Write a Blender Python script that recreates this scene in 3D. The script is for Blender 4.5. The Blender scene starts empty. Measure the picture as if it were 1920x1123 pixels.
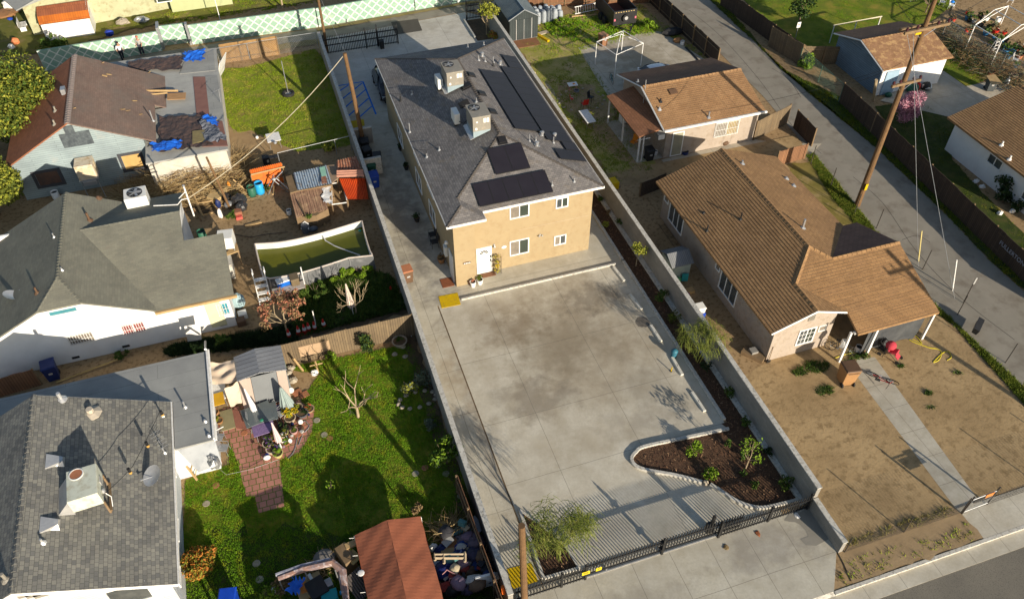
import bpy, math, random
import numpy as np
from mathutils import Vector, Matrix, noise as MN
random.seed(7)
R=math.radians
sc=bpy.context.scene
C=sc.collection
# ---------------------------------------------------------------- camera
H=35.0; FPX=1523.0; YAW=.3166856; PITCH=.7803677; ROLL=-.0032234
cy_,sy_=math.cos(YAW),math.sin(YAW); cp_,sp_=math.cos(PITCH),math.sin(PITCH)
fw=Vector((sy_*cp_,cy_*cp_,-sp_)); rt=Vector((cy_,-sy_,0)); up=rt.cross(fw)
rt2=math.cos(ROLL)*rt+math.sin(ROLL)*up; up2=-math.sin(ROLL)*rt+math.cos(ROLL)*up
cam=bpy.data.cameras.new('camera'); co=bpy.data.objects.new('camera',cam); C.objects.link(co)
co.matrix_world=Matrix(((rt2.x,up2.x,-fw.x,0),(rt2.y,up2.y,-fw.y,0),(rt2.z,up2.z,-fw.z,H),(0,0,0,1)))
cam.sensor_width=36; cam.lens=FPX/1920*36; cam.clip_end=2000; cam.clip_start=.5
sc.camera=co
# ---------------------------------------------------------------- light
SUN_EL=R(16.6); SUN_AZ=R(180-18.6)     # azimuth the sun stands at, from +Y towards +X
w=bpy.data.worlds.new('World'); sc.world=w; w.use_nodes=True
nt=w.node_tree; bg=nt.nodes['Background']; sky=nt.nodes.new('ShaderNodeTexSky')
sky.sky_type='NISHITA'; sky.sun_disc=False; sky.sun_elevation=SUN_EL; sky.sun_rotation=SUN_AZ
nt.links.new(sky.outputs[0],bg.inputs[0]); bg.inputs[1].default_value=.088
sd=Vector((math.sin(SUN_AZ)*math.cos(SUN_EL),math.cos(SUN_AZ)*math.cos(SUN_EL),math.sin(SUN_EL)))
sl=bpy.data.lights.new('sun','SUN'); sl.energy=5.0; sl.angle=R(.4); sl.color=(1,.885,.72)
so=bpy.data.objects.new('sun',sl); C.objects.link(so); so.rotation_euler=sd.to_track_quat('Z','Y').to_euler(); so.location=(0,-50,60)
vs=sc.view_settings; vs.view_transform='Standard'; vs.look='None'; vs.exposure=.56; vs.gamma=1
# ---------------------------------------------------------------- survey helpers: a pixel of the survey photo -> a point of the site
def _d(x,y): return (x-960)*rt2-(y-561.5)*up2+FPX*fw
def P(x,y,z=0):
    d=_d(x,y); t=(z-H)/d.z; return Vector((d.x*t,d.y*t,z))
def PY(x,y,Y):
    d=_d(x,y); t=Y/d.y; return Vector((d.x*t,Y,H+d.z*t))
def PX(x,y,X):
    d=_d(x,y); t=X/d.x; return Vector((X,d.y*t,H+d.z*t))
# ---------------------------------------------------------------- materials
MATS={}
def _nt(name,rough,spec=.3,metal=0):
    m=bpy.data.materials.new(name); m.use_nodes=True; n=m.node_tree.nodes; l=m.node_tree.links
    b=n['Principled BSDF']; b.inputs['Roughness'].default_value=rough; b.inputs['Specular IOR Level'].default_value=spec; b.inputs['Metallic'].default_value=metal
    MATS[name]=m; return m,n,l,b
def c4(c): return (c[0],c[1],c[2],1)
def noise(n,l,vec,scale,detail=6,rough=.6):
    t=n.new('ShaderNodeTexNoise'); t.inputs['Scale'].default_value=scale; t.inputs['Detail'].default_value=detail; t.inputs['Roughness'].default_value=rough
    l.new(vec,t.inputs['Vector']); return t.outputs['Fac']
def ramp(n,l,fac,a,b):
    r=n.new('ShaderNodeMapRange'); r.inputs[1].default_value=a; r.inputs[2].default_value=b; l.new(fac,r.inputs[0]); return r.outputs[0]
def mix(n,l,fac,a,b,mode='MIX'):
    m=n.new('ShaderNodeMix'); m.data_type='RGBA'; m.blend_type=mode
    for s,v in ((m.inputs[0],fac),(m.inputs[6],a),(m.inputs[7],b)):
        if isinstance(v,(tuple,list)): s.default_value=c4(v)
        elif isinstance(v,(int,float)): s.default_value=v
        else: l.new(v,s)
    return m.outputs[2]
def math_(n,l,op,a,b=0):
    m=n.new('ShaderNodeMath'); m.operation=op
    for i,v in enumerate((a,b)):
        if isinstance(v,(int,float)): m.inputs[i].default_value=v
        else: l.new(v,m.inputs[i])
    return m.outputs[0]
def bump(n,l,b,h,s,d=.02):
    k=n.new('ShaderNodeBump'); k.inputs['Strength'].default_value=s; k.inputs['Distance'].default_value=d; l.new(h,k.inputs['Height']); l.new(k.outputs[0],b.inputs['Normal'])
def M(name,c1,c2=None,scale=2,rough=.8,lo=.35,hi=.65,c3=None,s3=12,bmp=.0,bs=40,spec=.25,metal=0,coord='Object'):
    if name in MATS: return MATS[name]
    m,n,l,b=_nt(name,rough,spec,metal)
    if c2 is None: c2=tuple(x*.82 for x in c1)
    tc=n.new('ShaderNodeTexCoord').outputs[coord]
    col=mix(n,l,ramp(n,l,noise(n,l,tc,scale),lo,hi),c1,c2)
    if c3 is not None: col=mix(n,l,ramp(n,l,noise(n,l,tc,s3,4),.5,.68),col,c3)
    l.new(col,b.inputs['Base Color'])
    if bmp: bump(n,l,b,noise(n,l,tc,bs,4),bmp)
    return m
def brick(name,c1,c2,mort,bw,rh,msz=.01,rough=.9,nz=None,bmp=.4,off=.5,ms=.1,bias=0,wear=None):
    m,n,l,b=_nt(name,rough)
    uv=n.new('ShaderNodeUVMap').outputs[0]
    t=n.new('ShaderNodeTexBrick'); l.new(uv,t.inputs['Vector']); t.offset=off
    for k,v in (('Color1',c4(c1)),('Color2',c4(c2)),('Mortar',c4(mort)),('Scale',1),('Mortar Size',msz),('Mortar Smooth',ms),('Bias',bias),('Brick Width',bw),('Row Height',rh)): t.inputs[k].default_value=v
    col=t.outputs[0]
    col=mix(n,l,ramp(n,l,noise(n,l,uv,.6,5),.3,.7),col,mix(n,l,1,col,(.72,.72,.74),'MULTIPLY'))
    col=mix(n,l,ramp(n,l,noise(n,l,uv,30,3),.3,.8),col,mix(n,l,1,col,(.8,.8,.8),'MULTIPLY'))
    if wear: col=mix(n,l,ramp(n,l,noise(n,l,uv,wear[1],6,.7),wear[2],wear[3]),col,wear[0])
    l.new(col,b.inputs['Base Color'])
    h=math_(n,l,'SUBTRACT',noise(n,l,uv,40,3),t.outputs['Fac']); bump(n,l,b,h,bmp,.02)
    return m
def lines(name,c1,c2,dark,xs,ys,wd=.012,stain=None,rough=.85,step=None):
    "poured concrete with tooled joints at world x / y"
    m,n,l,b=_nt(name,rough,.2)
    pos=n.new('ShaderNodeNewGeometry').outputs['Position']
    sx=n.new('ShaderNodeSeparateXYZ'); l.new(pos,sx.inputs[0]); X,Y=sx.outputs[0],sx.outputs[1]
    col=mix(n,l,ramp(n,l,noise(n,l,pos,.35,7,.65),.35,.65),c1,c2)
    col=mix(n,l,ramp(n,l,noise(n,l,pos,9,5,.7),.42,.75),col,tuple(x*.8 for x in c1))
    if stain:
        for (sc_,x0,y0,rx,ry,amt,scol) in stain:
            dx=math_(n,l,'DIVIDE',math_(n,l,'SUBTRACT',X,x0),rx); dy=math_(n,l,'DIVIDE',math_(n,l,'SUBTRACT',Y,y0),ry)
            rr=math_(n,l,'SQRT',math_(n,l,'ADD',math_(n,l,'MULTIPLY',dx,dx),math_(n,l,'MULTIPLY',dy,dy)))
            f=math_(n,l,'SUBTRACT',math_(n,l,'ADD',1,math_(n,l,'MULTIPLY',math_(n,l,'SUBTRACT',noise(n,l,pos,sc_,7,.62),.5),3.4)),rr)
            f=ramp(n,l,f,-.05,.75); f=math_(n,l,'MULTIPLY',f,amt); col=mix(n,l,f,col,scol)
    col=mix(n,l,ramp(n,l,noise(n,l,pos,1.1,8,.72),.38,.7),col,mix(n,l,1,col,(.80,.775,.73),'MULTIPLY'))
    col=mix(n,l,ramp(n,l,noise(n,l,pos,.55,6,.6),.58,.72),col,mix(n,l,1,col,(1.14,1.15,1.16),'MULTIPLY'))
    js=None
    def j(V,v,wv=wd):
        return math_(n,l,'LESS_THAN',math_(n,l,'ABSOLUTE',math_(n,l,'SUBTRACT',V,v)),wv)
    wob=math_(n,l,'MULTIPLY',math_(n,l,'SUBTRACT',noise(n,l,pos,.5,2),.5),.06)
    Xw=math_(n,l,'ADD',X,wob); Yw=math_(n,l,'ADD',Y,wob)
    for V,L in ((Xw,xs),(Yw,ys)):
        for v in L:
            q=j(V,v); js=q if js is None else math_(n,l,'MAXIMUM',js,q)
    if step:
        for V,st in ((Xw,step[0]),(Yw,step[1])):
            if st:
                q=math_(n,l,'LESS_THAN',math_(n,l,'MODULO',math_(n,l,'ADD',V,1000),st),wd*2); js=q if js is None else math_(n,l,'MAXIMUM',js,q)
    if js is not None: col=mix(n,l,math_(n,l,'MULTIPLY',js,.6),col,dark)
    l.new(col,b.inputs['Base Color'])
    bump(n,l,b,noise(n,l,pos,60,3),.15)
    return m
CONC=(.55,.515,.43); CONC2=(.46,.43,.355); JD=(.10,.09,.075)
parkm=lines('parking_concrete',(.62,.58,.48),(.50,.46,.37),JD,(9.5,14.0,17.2),(21.2,25,29.5,18.4),stain=[(.28,13.6,28.3,6.2,8,.65,(.37,.315,.23)),(.6,13.6,30.2,5,4.2,.5,(.23,.185,.125)),(1.6,12.3,28.8,3.4,2.8,.3,(.2,.17,.12)),(.5,9.2,32.6,2.6,2,.5,(.3,.26,.2)),(.8,9.8,25.8,2.6,1.7,.55,(.21,.18,.14)),(1.6,15.8,32.2,2.4,1.6,.5,(.15,.125,.095)),(.5,16.2,24.4,2.2,3.0,.45,(.25,.22,.17)),(1.3,14.6,22.8,2.6,1.2,.35,(.27,.24,.2)),(1.1,10.6,31.4,2.2,1.6,.5,(.24,.19,.13)),(.45,10,17.5,5,1.3,.4,(.28,.25,.21))])
drivem=lines('drive_concrete',(.58,.545,.45),(.47,.435,.35),JD,(5.75,),(),step=(0,3.1),stain=[(1.2,6.6,24,.7,8,.6,(.26,.22,.17)),(.9,6.6,42,1.6,9,.75,(.2,.185,.165)),(.9,5.9,29,.9,3,.5,(.38,.30,.2))])
walkm=lines('walk_concrete',CONC,CONC2,JD,(),(),step=(1.9,1.6),stain=[(1.5,24,20,9,9,.35,(.3,.27,.21))])
apronm=lines('apron_concrete',(.56,.53,.44),(.46,.43,.355),JD,(),(13.0,),step=(1.9,0),stain=[(.9,17.5,14.2,3.2,1.6,.6,(.27,.25,.22)),(.7,9,13.5,5,1.2,.5,(.3,.275,.23))])
rearm=lines('rear_concrete',(.58,.56,.5),(.48,.465,.42),JD,(8.2,12,16),(60,64,68),stain=[(.7,14,70,4,1.5,.4,(.3,.27,.22))])
slabm=lines('slab_concrete',(.52,.47,.38),(.42,.38,.3),JD,(),(),step=(3.4,3.1),stain=[(.7,31,58,4,4,.6,(.26,.22,.15))])
kerbm=M('kerb_concrete',(.56,.54,.48),(.47,.45,.40),3,.85,c3=(.28,.26,.22),s3=8,bmp=.1)
blockm=brick('concrete_block',(.36,.34,.30),(.31,.295,.26),(.27,.25,.22),.4,.2,.006,bmp=.2)
asph=M('asphalt',(.275,.25,.205),(.23,.21,.17),.5,.9,c3=(.19,.165,.13),s3=.9,bmp=.3,bs=60,coord='Object')
asph2=M('street_asphalt',(.21,.19,.15),(.17,.155,.125),.4,.9,c3=(.1,.09,.08),s3=25,bmp=.3,bs=60)
asph_dk=M('asphalt_patch',(.09,.082,.068),None,1,.9,bmp=.3)
dirt=M('dirt',(.37,.255,.135),(.29,.195,.10),.35,.95,c3=(.17,.11,.05),s3=4,bmp=.5,bs=9)
dirt_tan=M('dirt_tan',(.41,.29,.15),(.29,.20,.10),.3,.95,c3=(.24,.165,.08),s3=2.4,bmp=.8,bs=6)
dirt_dk=M('dirt_dark',(.15,.10,.055),(.09,.062,.035),.8,.95,c3=(.06,.05,.03),s3=4,bmp=.6,bs=8)
mulch=M('mulch',(.10,.055,.03),(.055,.032,.02),6,.95,c3=(.15,.08,.045),s3=18,bmp=1,bs=22)
grass_g=M('grass_ground',(.17,.19,.014),(.10,.135,.01),1.1,.95,c3=(.26,.21,.03),s3=.5,bmp=.8,bs=12)
grass_y=M('grass_ground_yellow',(.22,.24,.03),(.14,.17,.02),.7,.95,c3=(.22,.17,.05),s3=.9,bmp=.8,bs=12)
grass_d=M('grass_ground_shade',(.05,.07,.01),(.028,.045,.008),1.1,.95,c3=(.07,.07,.02),s3=1.5,bmp=.8,bs=12)  # darker copy of the grass ground, shade painted into the colour
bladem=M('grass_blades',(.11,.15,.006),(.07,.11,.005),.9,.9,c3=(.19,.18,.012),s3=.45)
bladey=M('grass_blades_yellow',(.24,.31,.014),(.15,.23,.01),.5,.9,c3=(.36,.31,.06),s3=1.2)
blader=M('grass_blades_lush',(.15,.29,.008),(.09,.21,.006),.6,.9,c3=(.27,.31,.015),s3=2)
weedm=M('weed_leaves',(.07,.13,.012),(.04,.085,.01),2,.85,c3=(.12,.17,.02),s3=5)
shing=brick('shingles_brown_grey',(.28,.26,.245),(.18,.17,.165),(.105,.1,.095),.24,.145,.008,nz=1,wear=((.2,.165,.12),1.2,.55,.75))
shingL=brick('shingles_grey',(.31,.30,.255),(.175,.175,.165),(.11,.11,.10),.21,.165,.008,off=.35)
shingK=brick('shingles_green_grey',(.245,.24,.185),(.205,.203,.162),(.16,.158,.13),.3,.14,.004,wear=((.18,.145,.12),2.2,.6,.8))
shingJ=brick('shingles_brown',(.27,.185,.145),(.215,.15,.12),(.14,.095,.08),.28,.14,.005,wear=((.16,.135,.115),.5,.45,.75))
shingJr=brick('shingles_rust',(.38,.15,.075),(.31,.12,.06),(.2,.09,.05),.28,.14,.005)
tileE=brick('tile_tan',(.40,.235,.105),(.31,.178,.078),(.17,.10,.055),.33,.19,.010,bmp=.3,bias=-.1,wear=((.29,.17,.085),.7,.5,.8))
tileD=brick('tile_orange_tan',(.42,.25,.12),(.34,.195,.09),(.2,.11,.06),.33,.19,.010,bmp=.3)
tileF=brick('shingles_tan',(.36,.20,.105),(.29,.155,.075),(.24,.13,.07),.35,.16,.004,wear=((.42,.26,.12),2.2,.5,.6))
stucco=M('stucco_tan',(.345,.27,.16),(.325,.25,.145),.8,.95,c3=(.305,.228,.13),s3=3,bmp=.3,bs=50)
stuccop=M('stucco_pink',(.37,.315,.26),(.34,.285,.235),.8,.95,c3=(.3,.245,.19),s3=3,bmp=.3,bs=50)
white=M('white_paint',(.80,.79,.76),(.70,.69,.66),2,.6,c3=(.6,.58,.53),s3=9)
whitewall=M('white_stucco',(.80,.80,.78),(.72,.72,.70),1,.9,bmp=.2)
vinyl=M('white_vinyl',(.8,.8,.78),(.75,.75,.73),2,.4)
bluewall=brick('pale_blue_siding',(.34,.42,.43),(.30,.37,.385),(.18,.22,.23),3.7,.16,.012,bmp=.4,wear=((.35,.36,.34),.9,.58,.8))
sidingG=brick('blue_grey_siding',(.18,.25,.32),(.16,.225,.29),(.10,.13,.17),3.7,.17,.012,bmp=.4)
creamw=M('cream_stucco',(.42,.43,.27),(.37,.37,.23),1,.9,c3=(.3,.26,.15),s3=2.5,bmp=.2)
glass=M('window_glass',(.05,.06,.065),(.09,.10,.10),1.5,.12,spec=.6)
glassg=M('window_screen_green',(.05,.065,.05),(.035,.045,.038),1.5,.2,spec=.5)
curtain=M('window_blind',(.22,.19,.15),(.16,.14,.12),3,.5)
black=M('black_metal',(.012,.012,.013),(.02,.02,.02),3,.45,spec=.4)
blackpl=M('black_plastic',(.02,.02,.022),(.03,.03,.03),3,.5)
galv=M('galvanised_steel',(.45,.46,.47),(.36,.37,.38),4,.4,metal=.6)
alu=M('bright_metal',(.62,.62,.6),(.5,.5,.5),4,.35,metal=.5)
acm=M('ac_grey',(.25,.235,.20),(.22,.205,.175),2,.5,c3=(.3,.27,.22),s3=4)
acw=M('ac_white',(.74,.74,.70),(.66,.66,.62),2,.5)
solar=M('solar_cell',(.018,.016,.022),(.022,.02,.027),1,.4,spec=.25)
solar2=M('solar_frame',(.02,.02,.022),None,1,.4)
woodp=M('pole_wood',(.18,.105,.05),(.12,.07,.033),1.2,.9,c3=(.12,.07,.035),s3=6,bmp=.4,bs=20)
woodf=brick('fence_wood',(.24,.175,.10),(.17,.125,.075),(.06,.045,.03),.14,4,.010,off=0,bmp=.5,wear=((.12,.09,.06),1.2,.5,.75))
woodr=brick('fence_wood_red',(.30,.15,.075),(.23,.115,.06),(.07,.04,.025),.14,4,.010,off=0,bmp=.5)
woodd=brick('fence_wood_dark',(.10,.068,.045),(.07,.048,.034),(.025,.018,.014),.14,4,.010,off=0,bmp=.5)
lumber=M('lumber',(.45,.31,.15),(.36,.24,.11),2,.8)
lumberd=M('old_lumber',(.22,.15,.085),(.16,.11,.06),2,.9)
bark=M('bark',(.20,.15,.10),(.13,.095,.065),6,.95,bmp=.5)
barkp=M('bark_pale',(.42,.33,.21),(.30,.23,.14),6,.95)
yellow=M('yellow_paint',(.60,.40,.0),(.50,.33,.0),1.5,.7,c3=(.42,.29,.02),s3=7)
orangep=M('orange_tin',(.68,.16,.025),(.56,.12,.02),2,.6,c3=(.4,.1,.03),s3=6)
rust=M('rusty_tin',(.33,.13,.075),(.23,.10,.06),1.5,.75,c3=(.4,.25,.17),s3=5)
bluetin=M('blue_grey_tin',(.32,.40,.48),(.25,.32,.4),1.5,.5,c3=(.2,.18,.15),s3=5)
tarpb=M('blue_tarp',(.02,.16,.70),(.015,.11,.55),3,.5)
tarpd=M('brown_tarp',(.10,.065,.055),(.06,.045,.042),2,.6,bmp=.8,bs=6)
tarpc=M('cream_tarp',(.58,.47,.36),(.50,.40,.30),1.2,.8,bmp=.5,bs=4)
tarpg=M('grey_tarp',(.16,.17,.20),(.11,.12,.14),2,.7,bmp=.6,bs=5)
rollroof=brick('rolled_roofing',(.37,.375,.35),(.34,.345,.325),(.15,.15,.14),9,.95,.006,bmp=.15)
rollroofw=brick('rolled_roofing_pale',(.46,.46,.42),(.42,.42,.39),(.2,.2,.19),9,.95,.006,bmp=.15)
awning=M('brown_canvas',(.31,.105,.055),(.27,.09,.048),1,.85,bmp=.25,bs=12)
red=M('red_plastic',(.62,.03,.02),(.5,.03,.02),3,.5)
redf=M('pink_red_fabric',(.50,.05,.07),(.4,.04,.06),6,.8)
blue=M('blue_plastic',(.02,.07,.42),(.015,.05,.33),3,.45)
bluel=M('light_blue_plastic',(.02,.33,.66),(.02,.27,.55),3,.45)
navy=M('navy_plastic',(.015,.03,.12),(.01,.02,.09),3,.45)
green=M('green_plastic',(.03,.13,.08),(.02,.09,.06),3,.5)
brownp=M('brown_plastic',(.33,.17,.075),(.27,.14,.06),2,.6)
brownd=M('dark_brown_plastic',(.13,.075,.045),(.10,.06,.035),2,.6)
terra=M('terracotta',(.42,.17,.09),(.34,.14,.07),3,.8)
paver=brick('red_pavers',(.58,.265,.195),(.48,.215,.155),(.15,.17,.04),.36,.36,.022,bmp=.6,off=.37,wear=((.20,.15,.07),1.1,.6,.75))
water=M('algae_water',(.115,.115,.004),(.07,.078,.004),.3,.25,spec=.25)
poolw=M('pool_liner',(.62,.64,.60),(.52,.55,.52),2,.6)
poolo=M('pool_vinyl_grey',(.13,.135,.135),(.10,.105,.11),1.2,.6,c3=(.22,.22,.22),s3=2)
rubber=M('tyre_rubber',(.018,.018,.018),(.03,.03,.03),6,.8)
carp=M('car_paint_white',(.75,.76,.78),(.7,.71,.73),.5,.2,spec=.6)
cardk=M('car_paint_black',(.012,.013,.016),(.02,.02,.024),.5,.15,spec=.6)
lav=M('purple_petals',(.25,.08,.42),(.2,.06,.3),9,.8)
pinkl=M('pink_blossom',(.62,.33,.39),(.5,.25,.31),3,.85)
rocks=M('rock',(.40,.35,.27),(.28,.24,.18),5,.9,bmp=.5)
straw=M('dry_twigs',(.40,.27,.11),(.28,.18,.07),2,.95,c3=(.5,.36,.17),s3=5)
bluep=M('blue_line_paint',(.01,.15,.55),(.02,.18,.6),3,.7)
skin=M('skin',(.45,.26,.17),None,3,.6)
hairm=M('dark_hair',(.02,.015,.012),None,3,.7)
def leafm(name,a,b,c): return M(name,a,b,1.4,.75,c3=c,s3=4)
lf_green=leafm('leaf_green',(.06,.11,.012),(.035,.075,.01),(.11,.14,.02))
lf_olive=leafm('leaf_olive',(.085,.11,.012),(.05,.07,.01),(.14,.15,.015))
lf_dark=leafm('leaf_dark',(.02,.045,.01),(.012,.03,.008),(.04,.07,.015))
lf_lime=leafm('leaf_lime',(.14,.23,.01),(.10,.18,.01),(.2,.28,.02))
lf_yell=leafm('leaf_yellow',(.26,.27,.03),(.18,.21,.02),(.33,.30,.05))
lf_pv=leafm('leaf_palo_verde',(.15,.18,.02),(.10,.13,.02),(.22,.22,.04))
lf_red=leafm('leaf_red',(.40,.11,.02),(.30,.16,.02),(.45,.2,.03))
lf_rust=leafm('leaf_rust',(.36,.14,.08),(.27,.10,.06),(.42,.2,.12))
lf_grey=leafm('leaf_grey_green',(.12,.15,.09),(.08,.11,.07),(.2,.22,.14))
lf_dead=leafm('leaf_dead',(.22,.15,.07),(.15,.10,.05),(.3,.22,.1))
# ---------------------------------------------------------------- mesh building
class MB:
    def __init__(s): s.v=[]; s.f=[]; s.mi=[]; s.m=0
    def mat(s,i): s.m=i; return s
    def face(s,pts):
        k=len(s.v); s.v+= [tuple(p) for p in pts]; s.f.append(tuple(range(k,k+len(pts)))); s.mi.append(s.m); return s
    def add(s,vs_,fs):
        k=len(s.v); s.v+=[tuple(p) for p in vs_]
        for f in fs: s.f.append(tuple(i+k for i in f)); s.mi.append(s.m)
        return s
    def box(s,c,size,rz=0,rx=0,ry=0):
        hx,hy,hz=[q/2 for q in size]; m=Matrix.Rotation(rz,3,'Z')@Matrix.Rotation(ry,3,'Y')@Matrix.Rotation(rx,3,'X'); c=Vector(c)
        vs_=[c+m@Vector((x,y,z)) for x in(-hx,hx) for y in(-hy,hy) for z in(-hz,hz)]
        return s.add(vs_,[(0,1,3,2),(4,6,7,5),(0,4,5,1),(2,3,7,6),(0,2,6,4),(1,5,7,3)])
    def bx(s,x0,x1,y0,y1,z0,z1): return s.box(((x0+x1)/2,(y0+y1)/2,(z0+z1)/2),(x1-x0,y1-y0,z1-z0))
    def prism(s,pts,z0,z1):
        n=len(pts); a=sum(pts[i][0]*pts[(i+1)%n][1]-pts[(i+1)%n][0]*pts[i][1] for i in range(n))
        if a<0: pts=pts[::-1]
        z1s=z1 if isinstance(z1,(list,tuple)) else [z1]*n
        vs_=[(p[0],p[1],z0) for p in pts]+[(p[0],p[1],z) for p,z in zip(pts,z1s)]
        return s.add(vs_,[tuple(range(n-1,-1,-1)),tuple(range(n,2*n))]+[(i,(i+1)%n,n+(i+1)%n,n+i) for i in range(n)])
    def slab(s,pts,t):
        "planar polygon given a thickness downwards"
        pts=[Vector(p) for p in pts]; n=len(pts)
        nn=Vector((0,0,0))
        for i in range(n): nn+=pts[i].cross(pts[(i+1)%n])
        if nn.z<0: pts=pts[::-1]
        lo=[p-Vector((0,0,t)) for p in pts]
        return s.add(pts+lo,[tuple(range(n)),tuple(range(2*n-1,n-1,-1))]+[(i,n+i,n+(i+1)%n,(i+1)%n) for i in range(n)])
    def wallpoly(s,pts,nrm,t=.12):
        "vertical polygon (gable etc.) thickened along nrm backwards"
        pts=[Vector(p) for p in pts]; nrm=Vector(nrm); n=len(pts); nn=Vector((0,0,0))
        for i in range(n): nn+=(pts[i]-pts[0]).cross(pts[(i+1)%n]-pts[0])
        if nn.dot(nrm)<0: pts=pts[::-1]
        bk=[p-nrm*t for p in pts]
        return s.add(pts+bk,[tuple(range(n)),tuple(range(2*n-1,n-1,-1))]+[(i,n+i,n+(i+1)%n,(i+1)%n) for i in range(n)])
    def tube(s,pts,r,n=6,cap=True):
        pts=[Vector(p) for p in pts]; rs=r if isinstance(r,(list,tuple)) else [r]*len(pts)
        k=len(s.v); a=None
        for i,p in enumerate(pts):
            d=(pts[min(i+1,len(pts)-1)]-pts[max(i-1,0)])
            if d.length<1e-6: d=Vector((0,0,1))
            d.normalize()
            if a is None: a=d.cross(Vector((0,0,1)) if abs(d.z)<.9 else Vector((1,0,0))).normalized()
            else:
                a=(a-d*a.dot(d)); a=a.normalized() if a.length>1e-5 else d.orthogonal().normalized()
            b=d.cross(a)
            for j in range(n):
                t=2*math.pi*j/n; s.v.append(tuple(p+(a*math.cos(t)+b*math.sin(t))*rs[i]))
        for i in range(len(pts)-1):
            for j in range(n):
                s.f.append((k+i*n+j,k+i*n+(j+1)%n,k+(i+1)*n+(j+1)%n,k+(i+1)*n+j)); s.mi.append(s.m)
        if cap:
            s.f.append(tuple(k+j for j in range(n-1,-1,-1))); s.f.append(tuple(k+(len(pts)-1)*n+j for j in range(n))); s.mi+=[s.m]*2
        return s
    def lathe(s,c,prof,n=12,open_=False):
        c=Vector(c); k=len(s.v)
        for r,z in prof:
            for j in range(n):
                t=2*math.pi*j/n; s.v.append((c.x+r*math.cos(t),c.y+r*math.sin(t),c.z+z))
        for i in range(len(prof)-1):
            for j in range(n):
                s.f.append((k+i*n+j,k+i*n+(j+1)%n,k+(i+1)*n+(j+1)%n,k+(i+1)*n+j)); s.mi.append(s.m)
        s.f.append(tuple(k+j for j in range(n-1,-1,-1))); s.mi.append(s.m)
        s.f.append(tuple(k+(len(prof)-1)*n+j for j in range(n))); s.mi.append(s.m)
        return s
    def cyl(s,c,r,h,n=12,r2=None): return s.lathe(c,[(r,0),(r if r2 is None else r2,h)],n)
    def ell(s,c,rx,ry,rz,n=10,m=6,jit=0):
        c=Vector(c); k=len(s.v)
        for i in range(m+1):
            a=math.pi*i/m-math.pi/2
            for j in range(n):
                t=2*math.pi*j/n; q=1+random.uniform(-jit,jit)
                s.v.append((c.x+rx*math.cos(a)*math.cos(t)*q,c.y+ry*math.cos(a)*math.sin(t)*q,c.z+rz*math.sin(a)*q))
        for i in range(m):
            for j in range(n):
                s.f.append((k+i*n+j,k+i*n+(j+1)%n,k+(i+1)*n+(j+1)%n,k+(i+1)*n+j)); s.mi.append(s.m)
        return s
    def grid(s,fn,nu,nv):
        k=len(s.v)
        for i in range(nu+1):
            for j in range(nv+1): s.v.append(tuple(fn(i/nu,j/nv)))
        for i in range(nu):
            for j in range(nv):
                a=k+i*(nv+1)+j; s.f.append((a,a+nv+1,a+nv+2,a+1)); s.mi.append(s.m)
        return s
    def build(s,name,mats,parent=None,world=True,smooth=False,bevel=0):
        mats=mats if isinstance(mats,(list,tuple)) else [mats]
        off=Vector((0,0,0))
        if parent is not None and world:
            q=parent
            while q is not None: off+=Vector(q.location); q=q.parent
        me=bpy.data.meshes.new(name)
        V=np.array(s.v,dtype=np.float64).reshape(-1,3)
        me.from_pydata([tuple(x) for x in (V-np.array(off))],[],s.f)
        for m in mats: me.materials.append(m)
        if len(mats)>1: me.polygons.foreach_set('material_index',s.mi)
        uv=me.uv_layers.new(name='UVMap'); buf=np.zeros((len(me.loops),2)); li=0
        for f in s.f:
            q=V[list(f)]
            nn=np.zeros(3); 
            a=q-q[0]; 
            for i in range(1,len(f)-1): nn+=np.cross(a[i],a[i+1])
            L=np.linalg.norm(nn)
            if L<1e-12: li+=len(f); continue
            nn/=L
            if abs(nn[2])>.995: buf[li:li+len(f)]=q[:,:2]
            else:
                u=np.array([-nn[1],nn[0],0]); u/=np.linalg.norm(u); vv=np.cross(nn,u)
                buf[li:li+len(f),0]=q@u; buf[li:li+len(f),1]=q@vv
            li+=len(f)
        uv.data.foreach_set('uv',buf.ravel())
        if smooth: me.polygons.foreach_set('use_smooth',[True]*len(me.polygons))
        me.update()
        o=bpy.data.objects.new(name,me); C.objects.link(o)
        if parent is not None: o.parent=parent
        if bevel:
            b=o.modifiers.new('bevel','BEVEL'); b.width=bevel; b.segments=2; b.limit_method='ANGLE'
        return o
def tag(o,label=None,cat=None,group=None,kind=None):
    if label: o['label']=label
    if cat: o['category']=cat
    if group: o['group']=group
    if kind: o['kind']=kind
    return o
def thing(name,label,cat,loc=(0,0,0),rz=0,group=None):
    o=bpy.data.objects.new(name,None); C.objects.link(o); o.location=loc; o.rotation_euler=(0,0,rz); o.empty_display_size=.3
    return tag(o,label,cat,group)
def struct(name,mb,m): return tag(mb.build(name,m),kind='structure')
def dup(root,loc,rz=0,label=None,scale=None):
    r=root.copy(); C.objects.link(r); r.location=loc; r.rotation_euler=(0,0,rz)
    if scale: r.scale=(scale,)*3
    if label: r['label']=label
    for ch in list(root.children):
        c=ch.copy(); C.objects.link(c); c.parent=r
        for g in list(ch.children):
            d=g.copy(); C.objects.link(d); d.parent=c
    return r
def poly_jit(pts,amp=.15,step=.4,seed=1):
    rnd=random.Random(seed); out=[]; n=len(pts)
    for i in range(n):
        a=Vector(pts[i][:2]); b=Vector(pts[(i+1)%n][:2]); k=max(1,int((b-a).length/step)); nr=Vector((-(b-a).y,(b-a).x)).normalized() if (b-a).length>0 else Vector((0,0))
        for j in range(k):
            q=a.lerp(b,j/k)+nr*rnd.gauss(0,amp)*(1 if j else .5)
            out.append((q.x,q.y))
    return out
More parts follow.
